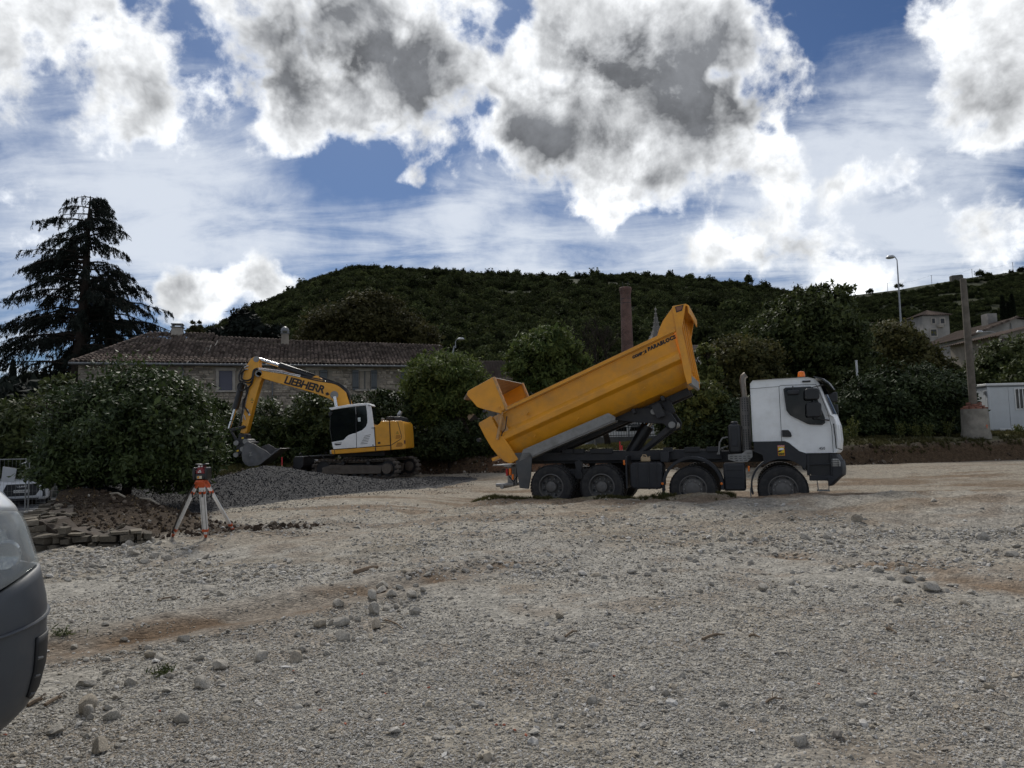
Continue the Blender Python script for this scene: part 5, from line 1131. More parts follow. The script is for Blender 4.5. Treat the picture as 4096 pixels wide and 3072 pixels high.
for k in range(4):
    a,b=Vector(cs[k]),Vector(cs[(k+1)%4]); A=Vector(ap); nn=14; V=[];Fc=[]
    for i in range(nn*2+1): V.append(a.lerp(b,i/(nn*2))+Vector((0,0,.10*(i%2)))); V.append(A.lerp(a.lerp(b,i/(nn*2)),.03)+Vector((0,0,.0)))
    for i in range(nn*2): Fc.append((2*i,2*i+2,2*i+3,2*i+1))
    q=MB(); q.add(V,Fc); q.build('roof_face',tilem,tw,smooth=0)
def twin(x,z,w,h):
    q=MB(); q.bx(x-w/2-.15,x+w/2+.15,-.06,.1,z-h/2-.15,z+h/2+.15); o=q.build('window',dress,tw); q=MB(); q.bx(x-w/2,x+w/2,-.075,.05,z-h/2,z+h/2); q.build('pane',bplas,o)
for px,py,w,h in((3883*0+3849*0+3880-147*1,1284,.35,.6),(3753*1+16,1284,.45,.6),(3849-0-0-0-115,1331,.7,.8),(3745,1437,.7,.9),(3690+14,1375,.35,1.)): q_=P(px,py,Yt); twin(q_.x-xl,q_.z,w,h)
for px in(3840-78,3884-0-115): 
    q_=P(px-6,1300,Yt); q=MB(); q.lathe([(.01,-.4),(.28,-.3),(.34,0),(.25,.05)],(q_.x-xl,0,q_.z),'z',10); q.build('stone_bracket',dress,tw)
# gable house and stone house at the right edge
Yg=70; a=P(3882,1342,Yg)
gh=thing('gable_house','grey rendered house with a long sloping gable roof right of the pole','house',(a.x,Yg,0)); 
zA=P(3885,1348,Yg).z; zB=P(4062,1275,Yg).z; Lg=P(4062,1300,Yg).x-a.x
m=MB(); m.prism([(0,-1),(Lg+4,-1),(Lg+4,zA+1.2),(Lg,zB),(0,zA)],0,9,'y'); m.build('wall',plas,gh)
waveroof(gh,[(-.4,9.3,zA-.05),(-.4,-.35,zA-.05),(Lg,-.35,zB+.12),(Lg,9.3,zB+.12)],tilem); waveroof(gh,[(Lg+4.3,-.35,zA+1.1),(Lg+4.3,9.3,zA+1.1),(Lg,9.3,zB+.12),(Lg,-.35,zB+.12)],tilem)
m=MB()
for k in range(22):
    t=k/21; m.lathe([(.13,-.5),(.11,-.2)],(-.3+(Lg+.2)*t,-.0,zA+(zB-zA)*t+.1),'y',7)
tag(m.build('verge_tiles',tilem,gh),kind='stuff')
m=MB(); m.tube([(.25,-.08,zA-.4),(.3,-.08,-1)],.07,8); m.tube([(4.1,-.08,zA+1.3),(4.6,-.08,2.)],.05,6); m.build('downpipe',zinc,gh)
m=MB(); m.bx(Lg-.7,Lg+.3,3,4,zB-.2,zB+1.1); m.build('chimney',plas,gh)
Ys=52; a=P(4000,1340,Ys); sh=thing('stone_cottage','small rubble stone house with brown shutters at the right edge','house',(a.x,Ys,0))
zA=P(3985,1340,Ys).z; zB=P(4160,1286,Ys).z; Ls=P(4220,1300,Ys).x-a.x
m=MB(); m.prism([(0,-1),(Ls,-1),(Ls,zB),(0,zA)],0.02,6,'y'); sw=m.build('wall',mortar,sh)
lst2=[q for q in courses(0.,Ls,3.2,zB,[],.42,.2,np.random.RandomState(8)) if q[1]+q[3]/2<zA+(zB-zA)*q[0]/Ls-.05]
masonry(sw,lst2,lambda x,z:Matrix.Translation((x,.03,z)),.06,mat('pale_rubble',(.34,.31,.27),.9,var=.2,isl=.3,bump=.4,bs=8.,spec=.2),'wall_stone',120)
waveroof(sh,[(-.6,6.3,zA-.15),(-.6,-.5,zA-.15),(Ls+.2,-.5,zB+.1),(Ls+.2,6.3,zB+.1)],tilem)
for px in(4020,4088):
    q_=P(px,1385,Ys); q=MB(); x=q_.x-a.x; q.bx(x-.42,x+.42,-.06,.05,q_.z-.8,q_.z+.75); o=q.build('window',dress,sh); q=MB(); q.bx(x-.3,x+.3,-.075,0,q_.z-.7,q_.z+.62); q.build('pane',pane,o)
    for s in(-1,1): q=MB(); q.bx(x+s*.16-.13,x+s*.16+.13,-.11,-.08,q_.z-.7,q_.z+.62); q.build('shutter',MATS['brown_shutter'],o)
# ------------------------------------------------ brick chimney stack and church spire
Yk=112; b0=P(2510,1400,Yk); zt=P(2510,1150,Yk).z; rb,rt=.95*1.0,.83
brickm=bpy.data.materials.new('chimney_brick'); brickm.use_nodes=True; t=brickm.node_tree; bb_=t.nodes['Principled BSDF']
O=nd(t,'ShaderNodeTexCoord').outputs['Object']; sp_=nd(t,'ShaderNodeSeparateXYZ',{0:O}); an=mth(t,'ARCTAN2',sp_.outputs[1],sp_.outputs[0])
uvn=nd(t,'ShaderNodeCombineXYZ',{0:mth(t,'MULTIPLY',an,.9),1:sp_.outputs[2],2:0.})
br=nd(t,'ShaderNodeTexBrick',{'Vector':uvn.outputs[0],'Color1':(.17,.082,.062,1),'Color2':(.10,.052,.042,1),'Mortar':(.17,.15,.13,1),'Scale':3.2,'Mortar Size':.014})
nz=nd(t,'ShaderNodeTexNoise',{'Vector':O,'Scale':.8,'Detail':6.}).outputs[0]; c=nd(t,'ShaderNodeVectorMath',{0:br.outputs[0],'Scale':sst(t,nz,.3,.7,.7,1.25)},operation='SCALE').outputs[0]
t.links.new(c,bb_.inputs['Base Color']); bb_.inputs['Roughness'].default_value=.9
ck=thing('brick_chimney','tall round red brick factory chimney rising behind the raised skip','chimney',(b0.x,Yk,0))
m=MB(); m.lathe([(rb*1.12,-1),(rb,P(2510,1390,Yk).z),(rt,zt-1.2)],(0,0,0),'z',24); m.build('shaft',brickm,ck)
m=MB(); m.lathe([(rt,zt-1.2),(rt*1.06,zt-1.1),(rt*1.06,zt-.9),(rt*1.13,zt-.8),(rt*1.13,zt-.6),(rt*1.2,zt-.5),(rt*1.2,zt-.1),(rt*1.08,zt)],(0,0,0),'z',24); m.build('crown',brickm,ck)
for z in(zt-2.6,zt-1.9): m=MB(); m.lathe([(rt*1.05,z-.04),(rt*1.05,z+.04)],(0,0,0),'z',24,cap=False); m.build('iron_band',bplas,ck)
for dx in(-.3,.35): m=MB(); m.tube([(dx,0,zt-.2),(dx+.15*(1 if dx>0 else -1),0,zt+1.0)],.03,5); m.build('lightning_rod',bplas,ck)
Yp=125; s0=P(2622,1240,Yp); sp=thing('church_spire','slender pale stone spire with a ball finial above the skip','spire',(s0.x,Yp,0)); zb=P(2622,1350,Yp).z
m=MB(); hh=s0.z-zb
m.lathe([(1.7,-1),(1.7,zb-.6),(1.15,zb+.2),(.75,zb+hh*.25),(.48,zb+hh*.5),(.24,zb+hh*.8),(.08,s0.z-.15)],(0,0,0),'z',8); m.build('spire_roof',mat('spire_stone',(.15,.14,.125),.9,var=.3,vs=.9,bump=.6,bs=5.),sp,smooth=0)
m=MB(); m.lathe([(.02,s0.z-.2),(.16,s0.z-.05),(.2,s0.z+.1),(.14,s0.z+.25),(.05,s0.z+.3),(.04,s0.z+.6)],(0,0,0),'z',10); m.build('finial',dress,sp)
m=MB()
for k in range(8):
    a_=2*PI*k/8
    for i in range(6): f=i/6; rr=1.2*(1-f)**1.4+.08; m.box((rr*math.cos(a_),rr*math.sin(a_),zb+hh*f+.2),(.1,.1,.16))
tag(m.build('crockets',dress,sp),kind='stuff')
# ------------------------------------------------ garage hall with signs, wall, railing and vans
Yq=47; gx0=P(2330,1600,Yq).x; gx1=P(2900,1600,Yq).x; gz=P(2700,1480,Yq).z
ga=thing('garage_hall','white ribbed metal garage hall seen under the raised skip','garage',(gx0,Yq,0))
wm=mat('white_cladding',(.55,.57,.58),.55,var=.08,vs=.8); m=MB(); m.bx(0,gx1-gx0,.06,9,-1,gz); m.build('wall',wm,ga)
n=int((gx1-gx0)/.42)
rib=None
for k in range(n):
    if rib is None: q=MB(); q.prism([(0,0),(.03,-.06),(.36,-.06),(.39,0)],-1,gz,'z'); rib=q.build('cladding_panel',wm,ga,smooth=0); o=rib; o.location=(0,.055,0)
    else: o=rib.copy(); COL.objects.link(o); o.parent=ga; o.location=(k*.42,.055,0)
m=MB(); m.bx(-.3,gx1-gx0+.3,-.5,9.3,gz,gz+.25); m.build('roof',zinc,ga)
Yw=44.5
sgn=P(2470,1605,Yq-.35); s0_=P(2573,1640,Yq-.35)
sg=thing('garage_sign','red sign with white GARAGE lettering on the white hall','sign',(P(2350,1600,Yq-.3).x,Yq-.3,0))
sx1=s0_.x-sg.location.x; z0_,z1_=P(2570,1640,Yq-.3).z-.35,P(2570,1602,Yq-.3).z
m=MB(); m.bx(0,sx1,0,.08,z0_,z1_); bd=m.build('sign_board',mat('sign_red',(.30,.012,.025),.45,var=.05),sg)
text('GARAGE',.36,paintw,bd,basis((sx1-.12,-.005,P(2573,1621,Yq).z),(1,0,0),(0,0,1)),'sign_lettering',.008,align='RIGHT'); text('GOURDON',.36,paintw,bd,basis((sx1-.12,-.005,P(2573,1634,Yq).z-.05),(1,0,0),(0,0,1)),'sign_lettering',.008,align='RIGHT')
m=MB(); m.bx(-.02,sx1,.02,.2,-1,z0_); m.build('sign_post',zinc,sg)
bn=thing('sales_banner','dark banner with white lettering VENTE de VEHICULES over the garage railing','sign',(P(2510,1700,44).x,44,0)); bw=P(2640,1690,44).x-bn.location.x; bz=P(2570,1700,44).z; bt=P(2570,1682,44).z
m=MB(); m.bx(0,bw,0,.04,bz-.05,bt); bd=m.build('banner_sheet',mat('banner_black',(.02,.022,.024),.6),bn); text('VENTE de VÉHICULES',.22,paintw,bd,basis((.06,-.004,bz+.06),(1,0,0),(0,0,1)),'sign_lettering',.002,space=.93)
m=MB()
for x in(.05,bw-.05): m.tube([(x,.05,0),(x,.05,bt)],.03,6)
m.build('banner_posts',zinc,bn)
m=MB(); m.tube([(0,.06,bt+.12),(bw+1,.06,bt+.12)],.05,6); m.tube([(P(2440,1700,44).x-bn.location.x,.06,bt+.12),(0,.06,bt+.12)],.05,6); m.build('banner_rail',paintw,bn)
wz=P(2550,1745,42.5).z
gw=thing('garage_wall','low dark concrete wall below the garage railing','wall',(P(2380,1750,42.5).x,42.5,0)); gl=P(2760,1750,42.5).x-gw.location.x
m=MB(); m.bx(0,gl,0,.3,-.5,wz); m.build('wall_body',mat('dark_concrete',(.09,.09,.088),.9,var=.3,vs=1.),gw,bev=.02)
rl=thing('garage_railing','black vertical bar railing on the low garage wall','railing',(gw.location.x,42.6,wz)); rh=P(2550,1707,42.6).z-wz
m=MB(); m.bx(0,gl,-.015,.015,.06,.1); m.bx(0,gl,-.015,.015,rh-.04,rh); m.build('rail',bplas,rl)
bar=None
for k in range(int(gl/.16)):
    if bar is None: q=MB(); q.bx(-.011,.011,-.011,.011,.005,rh-.01); bar=q.build('bar',bplas,rl,smooth=0); o=bar
    else: o=bar.copy(); COL.objects.link(o); o.parent=rl
    o.location=(k*.16+.02,0,0)
def smallvan(px0,px1,py0,py1,Y,label,grp):
    a=P(px0,py1,Y); b=P(px1,py0,Y); L=b.x-a.x; H=b.z-a.z+.75; v=thing('parked_van',label,'van',(a.x,Y,a.z-.75),0,grp)
    q=MB(); pr=[(0,.3),(.02,.95),(.12,1.0),(.62,1.05),(1.15,H-.06),(1.35,H),(L-.1,H),(L,H-.1),(L,.3)]; q.prism(pr,0,1.7,'y'); q.build('body',paintw,v,bev=.06,seg=3)
    for x0,x1 in((.95,1.55),(1.62,2.5),(2.6,L-.15)):
        if x1<=x0+.2: continue
        q=MB(); q.prism([(x0-(.28 if x0<1 else 0)+.1,1.05),(x0+.18,H-.18),(x1-.03,H-.18),(x1,1.05)],-.02,.0,'y'); q.build('side_window',glassd,v,bev=.008)
    for x in(.65,L-.65): q=MB(); q.lathe([(.2,-.02),(.31,0),(.31,.2)],(x,-.02,.31),'y',18); q.build('wheel',tyrem,v)
    q=MB(); q.bx(-.02,.1,.1,.5,.75,.95); q.build('headlight',alum,v,bev=.02)
smallvan(2412,2575,1693,1745,45.2,'small white van parked behind the garage railing, left of the hoist ram','vans parked at the garage'); smallvan(2596,2690,1690,1745,45.2,'white van behind the garage railing, right of the hoist ram','vans parked at the garage')
# ================================================================ VEGETATION
bark=mat('bark',(.060,.048,.038),.95,var=.3,vs=4.,bump=.8,bs=12.,spec=.1)
barkd=mat('dark_bark',(.030,.024,.020),.95,var=.3,vs=4.,bump=.8,bs=12.,spec=.1)
LM=dict(
 laurel=leafmat('laurel_leaf',(.034,.058,.018),(.095,.135,.036),rough=.58,spec=.3,trans=.15),
 hedge=leafmat('hedge_leaf',(.026,.045,.016),(.075,.105,.034),rough=.62,spec=.25,trans=.12),
 feather=leafmat('feathery_leaf',(.06,.098,.026),(.19,.235,.062),rough=.7,spec=.2,trans=.3),
 light=leafmat('light_leaf',(.08,.11,.03),(.22,.23,.06),rough=.65,spec=.25,trans=.3),
 olive=leafmat('olive_leaf',(.052,.054,.022),(.11,.10,.038),rough=.8,spec=.15,trans=.2,cs=.5),
 plane=leafmat('plane_tree_leaf',(.06,.07,.023),(.155,.14,.046),rough=.7,spec=.2,trans=.25,cs=.6),
 mid=leafmat('mid_green_leaf',(.042,.062,.02),(.12,.145,.045),rough=.65,spec=.22,trans=.25,cs=.8),
 cedar=leafmat('cedar_needle',(.010,.015,.012),(.026,.034,.026),rough=.8,spec=.15,trans=.05,cs=.5),
 cypress=leafmat('cypress_leaf',(.012,.020,.010),(.028,.038,.018),rough=.8,spec=.15,trans=.05))
def lobes_px(L,Y): return [(P(px,py,Y+dy),rx*.86*(Y+dy)/F,rz*.86*(Y+dy)/F,(ryk if ryk else min(rx,rz*1.6)*(Y+dy)/F)) for px,py,rx,rz,dy,ryk in [(*q,0,0)[:6] if len(q)<6 else q for q in L]]
def crown_pts(lobes,nl,r,clump=.16,shell=.62,zmin=None):
    """leaf points in uneven clumps through the outer volume of the lobes, with gaps and stray shoots; returns points and outward normals"""
    A=np.array([(rx*rz+rx*ry+ry*rz) for _,rx,rz,ry in lobes]); A=A/A.sum(); PT=[];NR=[]
    for (c,rx,rz,ry),w in zip(lobes,A):
        n=int(nl*w); nc=max(12,n//46); d=r.normal(size=(nc,3)); d/=np.linalg.norm(d,axis=1)[:,None]; sd=int(r.randint(999))
        bump=fbm(d[:,0]*2.6+5,d[:,2]*2.6+d[:,1]*1.7,sd,3)-.5
        rr=(shell+(1.04-shell)*r.rand(nc)**.6)*(1+.95*bump)
        shoot=r.rand(nc)<.10; rr=np.where(shoot,rr*r.uniform(1.05,1.35,nc),rr)
        keep=(fbm(d[:,0]*4+9,d[:,2]*4+d[:,1]*3,sd+7,2)>.36)|(r.rand(nc)<.25); d,rr,shoot=d[keep],rr[keep],shoot[keep]; nc=len(d)
        cc=d*rr[:,None]*np.array([rx,ry,rz]); wt=np.where(shoot,.35,np.exp(r.normal(0,.6,nc))); k=r.choice(nc,n,p=wt/wt.sum()); sz=clump*(rx*ry*rz)**(1/3.)*np.where(shoot,.55,np.exp(r.normal(0,.25,nc)))
        p=cc[k]+r.normal(size=(n,3))*sz[k][:,None]*np.array([1.1,1.1,.75]); PT.append(p+np.array(c)); NR.append(d[k])
    p=np.concatenate(PT); q=np.concatenate(NR)
    if zmin is not None: m=p[:,2]>zmin; p,q=p[m],q[m]
    return p,q
def plant(name,label,cat,lobes,nl,ls,lm,seed,base=None,trunk=None,el=1.9,group=None,clump=.16,shell=.62,limbs=True,tr_mat=None,zmin=None,down=.2,limb_r=.035,stemname='trunk',crname='crown'):
    r=np.random.RandomState(seed); c0=lobes[0][0]
    if base is None: base=Vector((c0.x,c0.y,hz(c0.x,c0.y) if c0.y<46 else 1.2))
    t=thing(name,label,cat,base,0,group)
    p,nr_=crown_pts(lobes,nl,r,clump,shell,zmin if zmin is not None else base.z+.05)
    nr_=nr_+np.array([0,0,.5])
    V,Fq=leaves_mesh('x',p,ls*np.exp(r.normal(0,.28,len(p))),el,r,None,down=down,nrm=nr_)
    child(npmesh(crname,V,Fq,LM[lm]),t)
    m=MB(); tm=tr_mat or bark
    if trunk is None: trunk=(base.z+ (c0.z-base.z)*.55,.12)
    tz,tr_=trunk; top=Vector((base.x+(c0.x-base.x)*.5,base.y,tz))
    m.tube([base-Vector((0,0,.4)),base.lerp(top,.3)+Vector((.04,0,0)),top],[tr_*1.35,tr_*1.05,tr_*.85],9)
    if limbs:
        for (c,rx,rz,ry) in lobes:
            for k in range(4):
                d=r.normal(size=3); d/=np.linalg.norm(d); e=Vector(c)+Vector((d[0]*rx,d[1]*ry,abs(d[2])*rz))*.75
                mid=top.lerp(e,.5)+Vector((r.uniform(-.2,.2),r.uniform(-.2,.2),r.uniform(-.05,.25)))*((e-top).length*.3)
                m.tube([top-Vector((0,0,.1)),mid,e],[tr_*.55,limb_r,limb_r*.35],5)
                for q in range(2):
                    e2=e+Vector(r.normal(size=3))*rx*.3; m.tube([mid.lerp(e,.4),e2],[limb_r*.5,limb_r*.2],4)
    m_=m.build(stemname,tm,None); child(m_,t); return t
def L(*a): return a
# the big laurel bush by the stone wall
b=P(500,1975,17.6)
plant('laurel_bush','large dark glossy laurel bush behind the stone wall','bush',lobes_px([(540,1700,330,240,0,1.5),(340,1790,180,170,-.2,1.2),(720,1770,160,220,.2,1.2),(600,1600,230,130,.3,1.1),(620,1530,110,60,.4,.6),(240,1890,105,90,-.8,.8),(450,1850,300,95,-.3,1.1),(760,1840,110,85,.2,.8),(400,1660,170,100,.2,.9),(720,1560,60,55,.3,.4)],17.6),90000,.046,'laurel',11,base=Vector((b.x,17.6,.6)),trunk=(1.2,.10),el=2.6,clump=.11,zmin=.42,tr_mat=barkd,stemname='stems')
plant('leafy_shrub','light green feathery shrub left of the laurel bush','shrub',lobes_px([(130,1720,130,130,0,1.4),(60,1800,140,120,0,1.2),(200,1650,70,70,0,.8),(20,1690,100,90,.5,1.),(240,1560,60,60,-2,.7)],29),26000,.09,'mid',12,el=2.6,clump=.14)
plant('dark_shrub','dark evergreen mass under the cedar at the left edge','shrub',lobes_px([(150,1720,260,160,0,3),(20,1650,160,120,0,2),(260,1650,110,120,0,2),(-100,1700,150,150,0,2)],37),16000,.26,'cedar',13,el=2.2)
# hedges
plant('laurel_hedge','dark laurel hedge directly behind the excavator boom','hedge',lobes_px([(1090,1720,130,120,0,1.2),(1240,1710,140,120,0,1.2),(1330,1690,120,110,0,1.2),(1180,1800,200,80,0,1.2),(990,1790,90,90,0,1.),(1420,1760,100,110,0,1.),(1290,1640,60,45,0,.6),(900,1760,80,130,0,1.),(870,1640,50,60,0,.6)],31.5),60000,.072,'laurel',14,el=2.4,clump=.12,limbs=False,tr_mat=barkd,stemname='stems')
plant('laurel_hedge','laurel hedge between the excavator and the feathery tree','hedge',lobes_px([(1480,1660,90,90,0,1.1),(1590,1690,110,120,0,1.2),(1530,1600,50,50,0,.6),(1600,1800,140,80,0,1.),(1700,1790,100,70,0,1.),(1480,1780,100,90,0,1.)],32),40000,.072,'hedge',15,el=2.4,clump=.12,limbs=False,tr_mat=barkd,stemname='stems')
plant('laurel_hedge','dark hedge around the cut trunk behind the tailgate','hedge',lobes_px([(1800,1760,80,90,0,.9),(1960,1740,70,90,0,.9),(2000,1800,70,60,0,.8),(1900,1800,90,60,.6,.9)],31),26000,.072,'hedge',16,el=2.4,clump=.12,limbs=False,tr_mat=barkd,stemname='stems')
plant('laurel_hedge','dark laurel hedge between hoist and truck cab','hedge',lobes_px([(2720,1700,90,90,0,1.1),(2850,1680,120,110,0,1.2),(2970,1690,110,110,0,1.2),(3080,1680,100,110,0,1.2),(2780,1760,120,50,0,.9)],29.5),46000,.072,'hedge',17,el=2.4,clump=.12,limbs=False,tr_mat=barkd,stemname='stems')
plant('laurel_hedge','tall dark hedge between truck cab and wooden pole','hedge',lobes_px([(3420,1620,110,110,0,1.3),(3560,1600,130,130,0,1.4),(3700,1590,130,130,0,1.4),(3795,1610,90,120,0,1.1),(3480,1710,150,60,0,1.),(3700,1700,200,70,0,1.1),(3690,1510,80,45,.5,.8),(3800,1530,60,40,.5,.7)],33.5),76000,.076,'hedge',18,el=2.3,clump=.12,limbs=False,tr_mat=barkd,stemname='stems')
# trees
b=P(1885,1810,31.8)
plant('feathery_tree','feathery round tree with a bare trunk behind the tailgate','tree',lobes_px([(1780,1490,150,90,0,1.5),(1870,1540,100,80,0,1.2),(1700,1560,90,100,0,1.2),(1800,1600,140,80,0,1.4),(1730,1680,90,70,0,1.),(1880,1620,80,60,0,1.),(1700,1450,60,40,0,.7)],32),32000,.066,'feather',21,base=Vector((b.x,31.8,.8)),trunk=(P(1885,1650,31.8).z,.24),el=3.0,clump=.15,down=.5)
cut=bpy.data.objects['feathery_tree']
m=MB(); c_=P(1886,1668,31.3); m.tube([c_+Vector((.1,.5,-.1)),c_],[.18,.19],12); child(m.build('sawn_limb',bark,None),cut); m=MB(); m.lathe([(.17,-.004),(.001,-.005)],c_,'y',14); child(m.build('sawn_face',mat('cut_wood',(.42,.30,.19),.8,var=.15),None),cut)
plant('feathery_tree','dark rounded tree behind the raised tailgate','tree',lobes_px([(2180,1400,130,80,0,1.5),(2120,1460,110,90,0,1.3),(2250,1470,110,80,0,1.3),(2180,1530,140,60,0,1.3),(2200,1340,80,40,0,.8),(2320,1450,60,50,0,.8)],36),30000,.078,'feather',22,trunk=(3.5,.22),el=2.8,clump=.14,down=.4)
plant('yellowish_tree','yellow green broadleaf tree right of the raised skip','tree',lobes_px([(2960,1440,120,100,0,1.6),(3020,1520,120,90,0,1.5),(2900,1560,90,90,0,1.2),(3060,1430,70,70,0,1.),(2960,1610,120,60,0,1.3)],37),34000,.115,'plane',23,trunk=(3.2,.2),el=1.7,clump=.14)
plant('light_shrub','pale green shrub under the front of the skip','shrub',lobes_px([(2790,1570,90,50,0,.9),(2740,1620,70,50,0,.8),(2840,1600,60,60,0,.8),(2720,1680,60,50,0,.7),(2810,1655,80,50,0,.8)],29),18000,.085,'light',24,el=2.0,clump=.13)
plant('knotty_tree','small pollarded tree with light leaf tufts beside the skip','tree',lobes_px([(2815,1400,36,22,0,.35),(2830,1445,34,24,0,.35),(2780,1480,36,26,0,.4),(2840,1500,46,34,0,.5),(2800,1530,60,30,0,.6),(2770,1425,18,14,0,.2)],30.5),9000,.085,'light',25,trunk=(P(2840,1530,30.5).z,.10),el=2.0,clump=.16,tr_mat=barkd,limb_r=.05)
plant('broad_tree','big spreading broadleaf tree behind the truck cab','tree',lobes_px([(3250,1270,150,110,0,2.2),(3120,1330,130,110,0,2.),(3340,1340,130,110,0,2.),(3220,1400,190,100,0,2.4),(3380,1450,110,90,0,1.6),(3080,1420,100,70,0,1.5),(3300,1500,160,70,0,2.),(3300,1190,90,50,0,1.2),(3180,1210,80,50,0,1.2)],40),66000,.11,'mid',26,trunk=(P(3130,1500,40).z,.32),el=2.2,clump=.13,tr_mat=barkd,limb_r=.09,base=Vector((P(3110,1600,40).x,40,1.2)))
plant('plane_tree','bronzed plane tree left of the village tower','tree',lobes_px([(3560,1370,110,90,0,2.2),(3630,1410,90,90,0,2.),(3740,1490,80,60,0,1.6),(3500,1400,90,90,0,1.8),(3600,1470,180,80,0,2.4),(3800,1530,70,50,0,1.5)],50),44000,.15,'plane',27,trunk=(4.,.3),el=1.6,clump=.13)
plant('broad_tree','low rounded tree above the site cabin','tree',lobes_px([(4020,1440,100,90,0,2.),(3950,1490,80,60,0,1.5),(4100,1450,100,100,0,2.),(4010,1510,120,50,0,1.8),(4090,1500,60,60,-6,1.)],46),28000,.13,'mid',28,trunk=(3.2,.22),el=1.8)
plant('round_tree','large round olive tree behind the stone house roof','tree',lobes_px([(1460,1290,180,110,0,4.5),(1340,1330,140,90,0,3.5),(1600,1330,140,90,0,3.5),(1480,1230,120,60,0,3.),(1680,1370,80,60,0,2.5),(1250,1360,80,50,0,2.)],78),52000,.22,'olive',29,trunk=(5.,.5),el=1.5,clump=.12)
plant('dark_conifer','dark conifer showing behind the middle of the house ridge','tree',lobes_px([(980,1310,60,60,0,2.),(940,1340,110,26,0,2.),(1020,1335,110,26,0,2.),(985,1265,30,30,0,1.)],84),12000,.3,'cedar',30,trunk=(9.,.3),el=2.4)
plant('thin_tree','small thin tree on the hill foot left of the house chimney','tree',lobes_px([(785,1305,16,22,0,.8),(770,1325,22,14,0,.8),(800,1325,20,14,0,.8)],95),1500,.35,'olive',31,trunk=(P(785,1320,95).z,.12),el=1.5)
# bare tree: forking limbs without leaves
def bare(px,py0,py1,Y,label,seed):
    r=random.Random(seed); a=P(px,py0,Y); t=thing('bare_tree',label,'tree',(a.x,Y,1.)); m=MB()
    def br(p,d,l,rr,k):
        if k<0: return
        pts=[p]; q=p
        for i in range(3): d=(d+Vector((r.uniform(-.3,.3),r.uniform(-.3,.3),r.uniform(-.1,.28)))).normalized(); q=q+d*l/3; pts.append(q)
        m.tube(pts,[rr,rr*.85,rr*.72,rr*.6],5)
        for i in range(3 if k>1 else 4): br(pts[r.choice((2,3,3))],(d+Vector((r.uniform(-.9,.9),r.uniform(-.9,.9),r.uniform(-.2,.6)))).normalized(),l*r.uniform(.62,.8),rr*.55,k-1)
    H=P(px,py1,Y).z-1; br(Vector((a.x,Y,.6)),Vector((0,0,1)),H*.42,.2,5); child(m.build('branches',barkd,None),t)
bare(2430,1560,1310,38,'leafless dark tree in front of the brick chimney',4)
# cedars: whorls of long drooping boughs with hanging sprays
def cedar(label,px,pyb,pxt,pyt,Y,spread,tilt,seed,n=46,leafn=46000):
    r=np.random.RandomState(seed); b_=P(px,pyb,Y); t_=P(pxt,pyt,Y); base=Vector((b_.x,Y,1.0)); th=thing('cedar_tree',label,'tree',base)
    m=MB(); top=t_; m.tube([base,b_,b_.lerp(top,.5)+Vector((.15,0,0)),b_.lerp(top,.85),top],[.62,.5,.34,.14,.04],10); child(m.build('trunk',barkd,None),th)
    m=MB(); PT=[]; DR=[]
    for k in range(n):
        f=((k+r.rand())/n)**.95; p=b_.lerp(top,min(f,.995)); side=-1 if r.rand()<.5 else 1; a=r.normal(0,.6) if r.rand()<.8 else r.uniform(-PI/2,PI/2)
        d=Vector((side*math.cos(a),math.sin(a),0)); Lb=spread(f,side)*r.uniform(.6,1.12)*(1-.3*abs(math.sin(a))); rise=r.uniform(.0,.25); drp=r.uniform(.22,.5)
        pts=[p]
        for i in range(1,9):
            s_=i/8; pts.append(p+d*Lb*s_+Vector((0,0,Lb*(rise*s_-drp*s_**2.2)+r.uniform(-.06,.06))))
        m.tube(pts,[max(.012,.10*(1-i/8.)*min(1,Lb/4)) for i in range(9)],5)
        A_=np.array([q[:] for q in pts]); lat=np.cross(np.array(d[:]),[0,0,1])
        ns=int(6+Lb*6)                                   # sprays: side twigs that hang and carry the needles
        for q in range(ns):
            s0=min(.99,.12+.88*r.rand()**.8); ii=min(7,int(s0*8)); c=A_[ii]+(A_[ii+1]-A_[ii])*(s0*8-ii)
            sw=r.choice((-1,1)); ln=r.uniform(.35,1.)*(.35+.17*Lb)*(1.15-.5*s0); dv=np.array(d[:])*r.uniform(.2,.8)+lat*sw*r.uniform(.0,.9)+np.array([0,0,-r.uniform(.45,1.3)]); dv/=np.linalg.norm(dv)
            nn=int(10+26*ln); tt=r.rand(nn); g=c+dv*(tt*ln)[:,None]+np.array([0,0,-1])*(tt**2*ln*.35)[:,None]+r.normal(size=(nn,3))*.05; PT.append(g); DR.append(np.tile(dv*.8+np.array([0,0,-.35]),(nn,1)))
    tag(child(m.build('bough',barkd,None),th),kind='stuff'); p=np.concatenate(PT); dr=np.concatenate(DR)
    V,Fq=leaves_mesh('x',p,.045*np.exp(r.normal(0,.3,len(p))),5.5,r,None,droop=dr); child(npmesh('crown',V,Fq,LM['cedar']),th)
cedar('tall dark cedar with drooping layered boughs left of the house',300,1600,362,785,52,lambda f,s:(6.0*(1-f)**.6+1.9)*(1. if s<0 else .82),0,41,150,60000)
cedar('smaller cedar leaning right behind the left end of the house',440,1500,432,1080,55,lambda f,s:(6.8*(1-f)**.55+1.0)*(1.1 if s>0 else .7),0,42,84,26000)
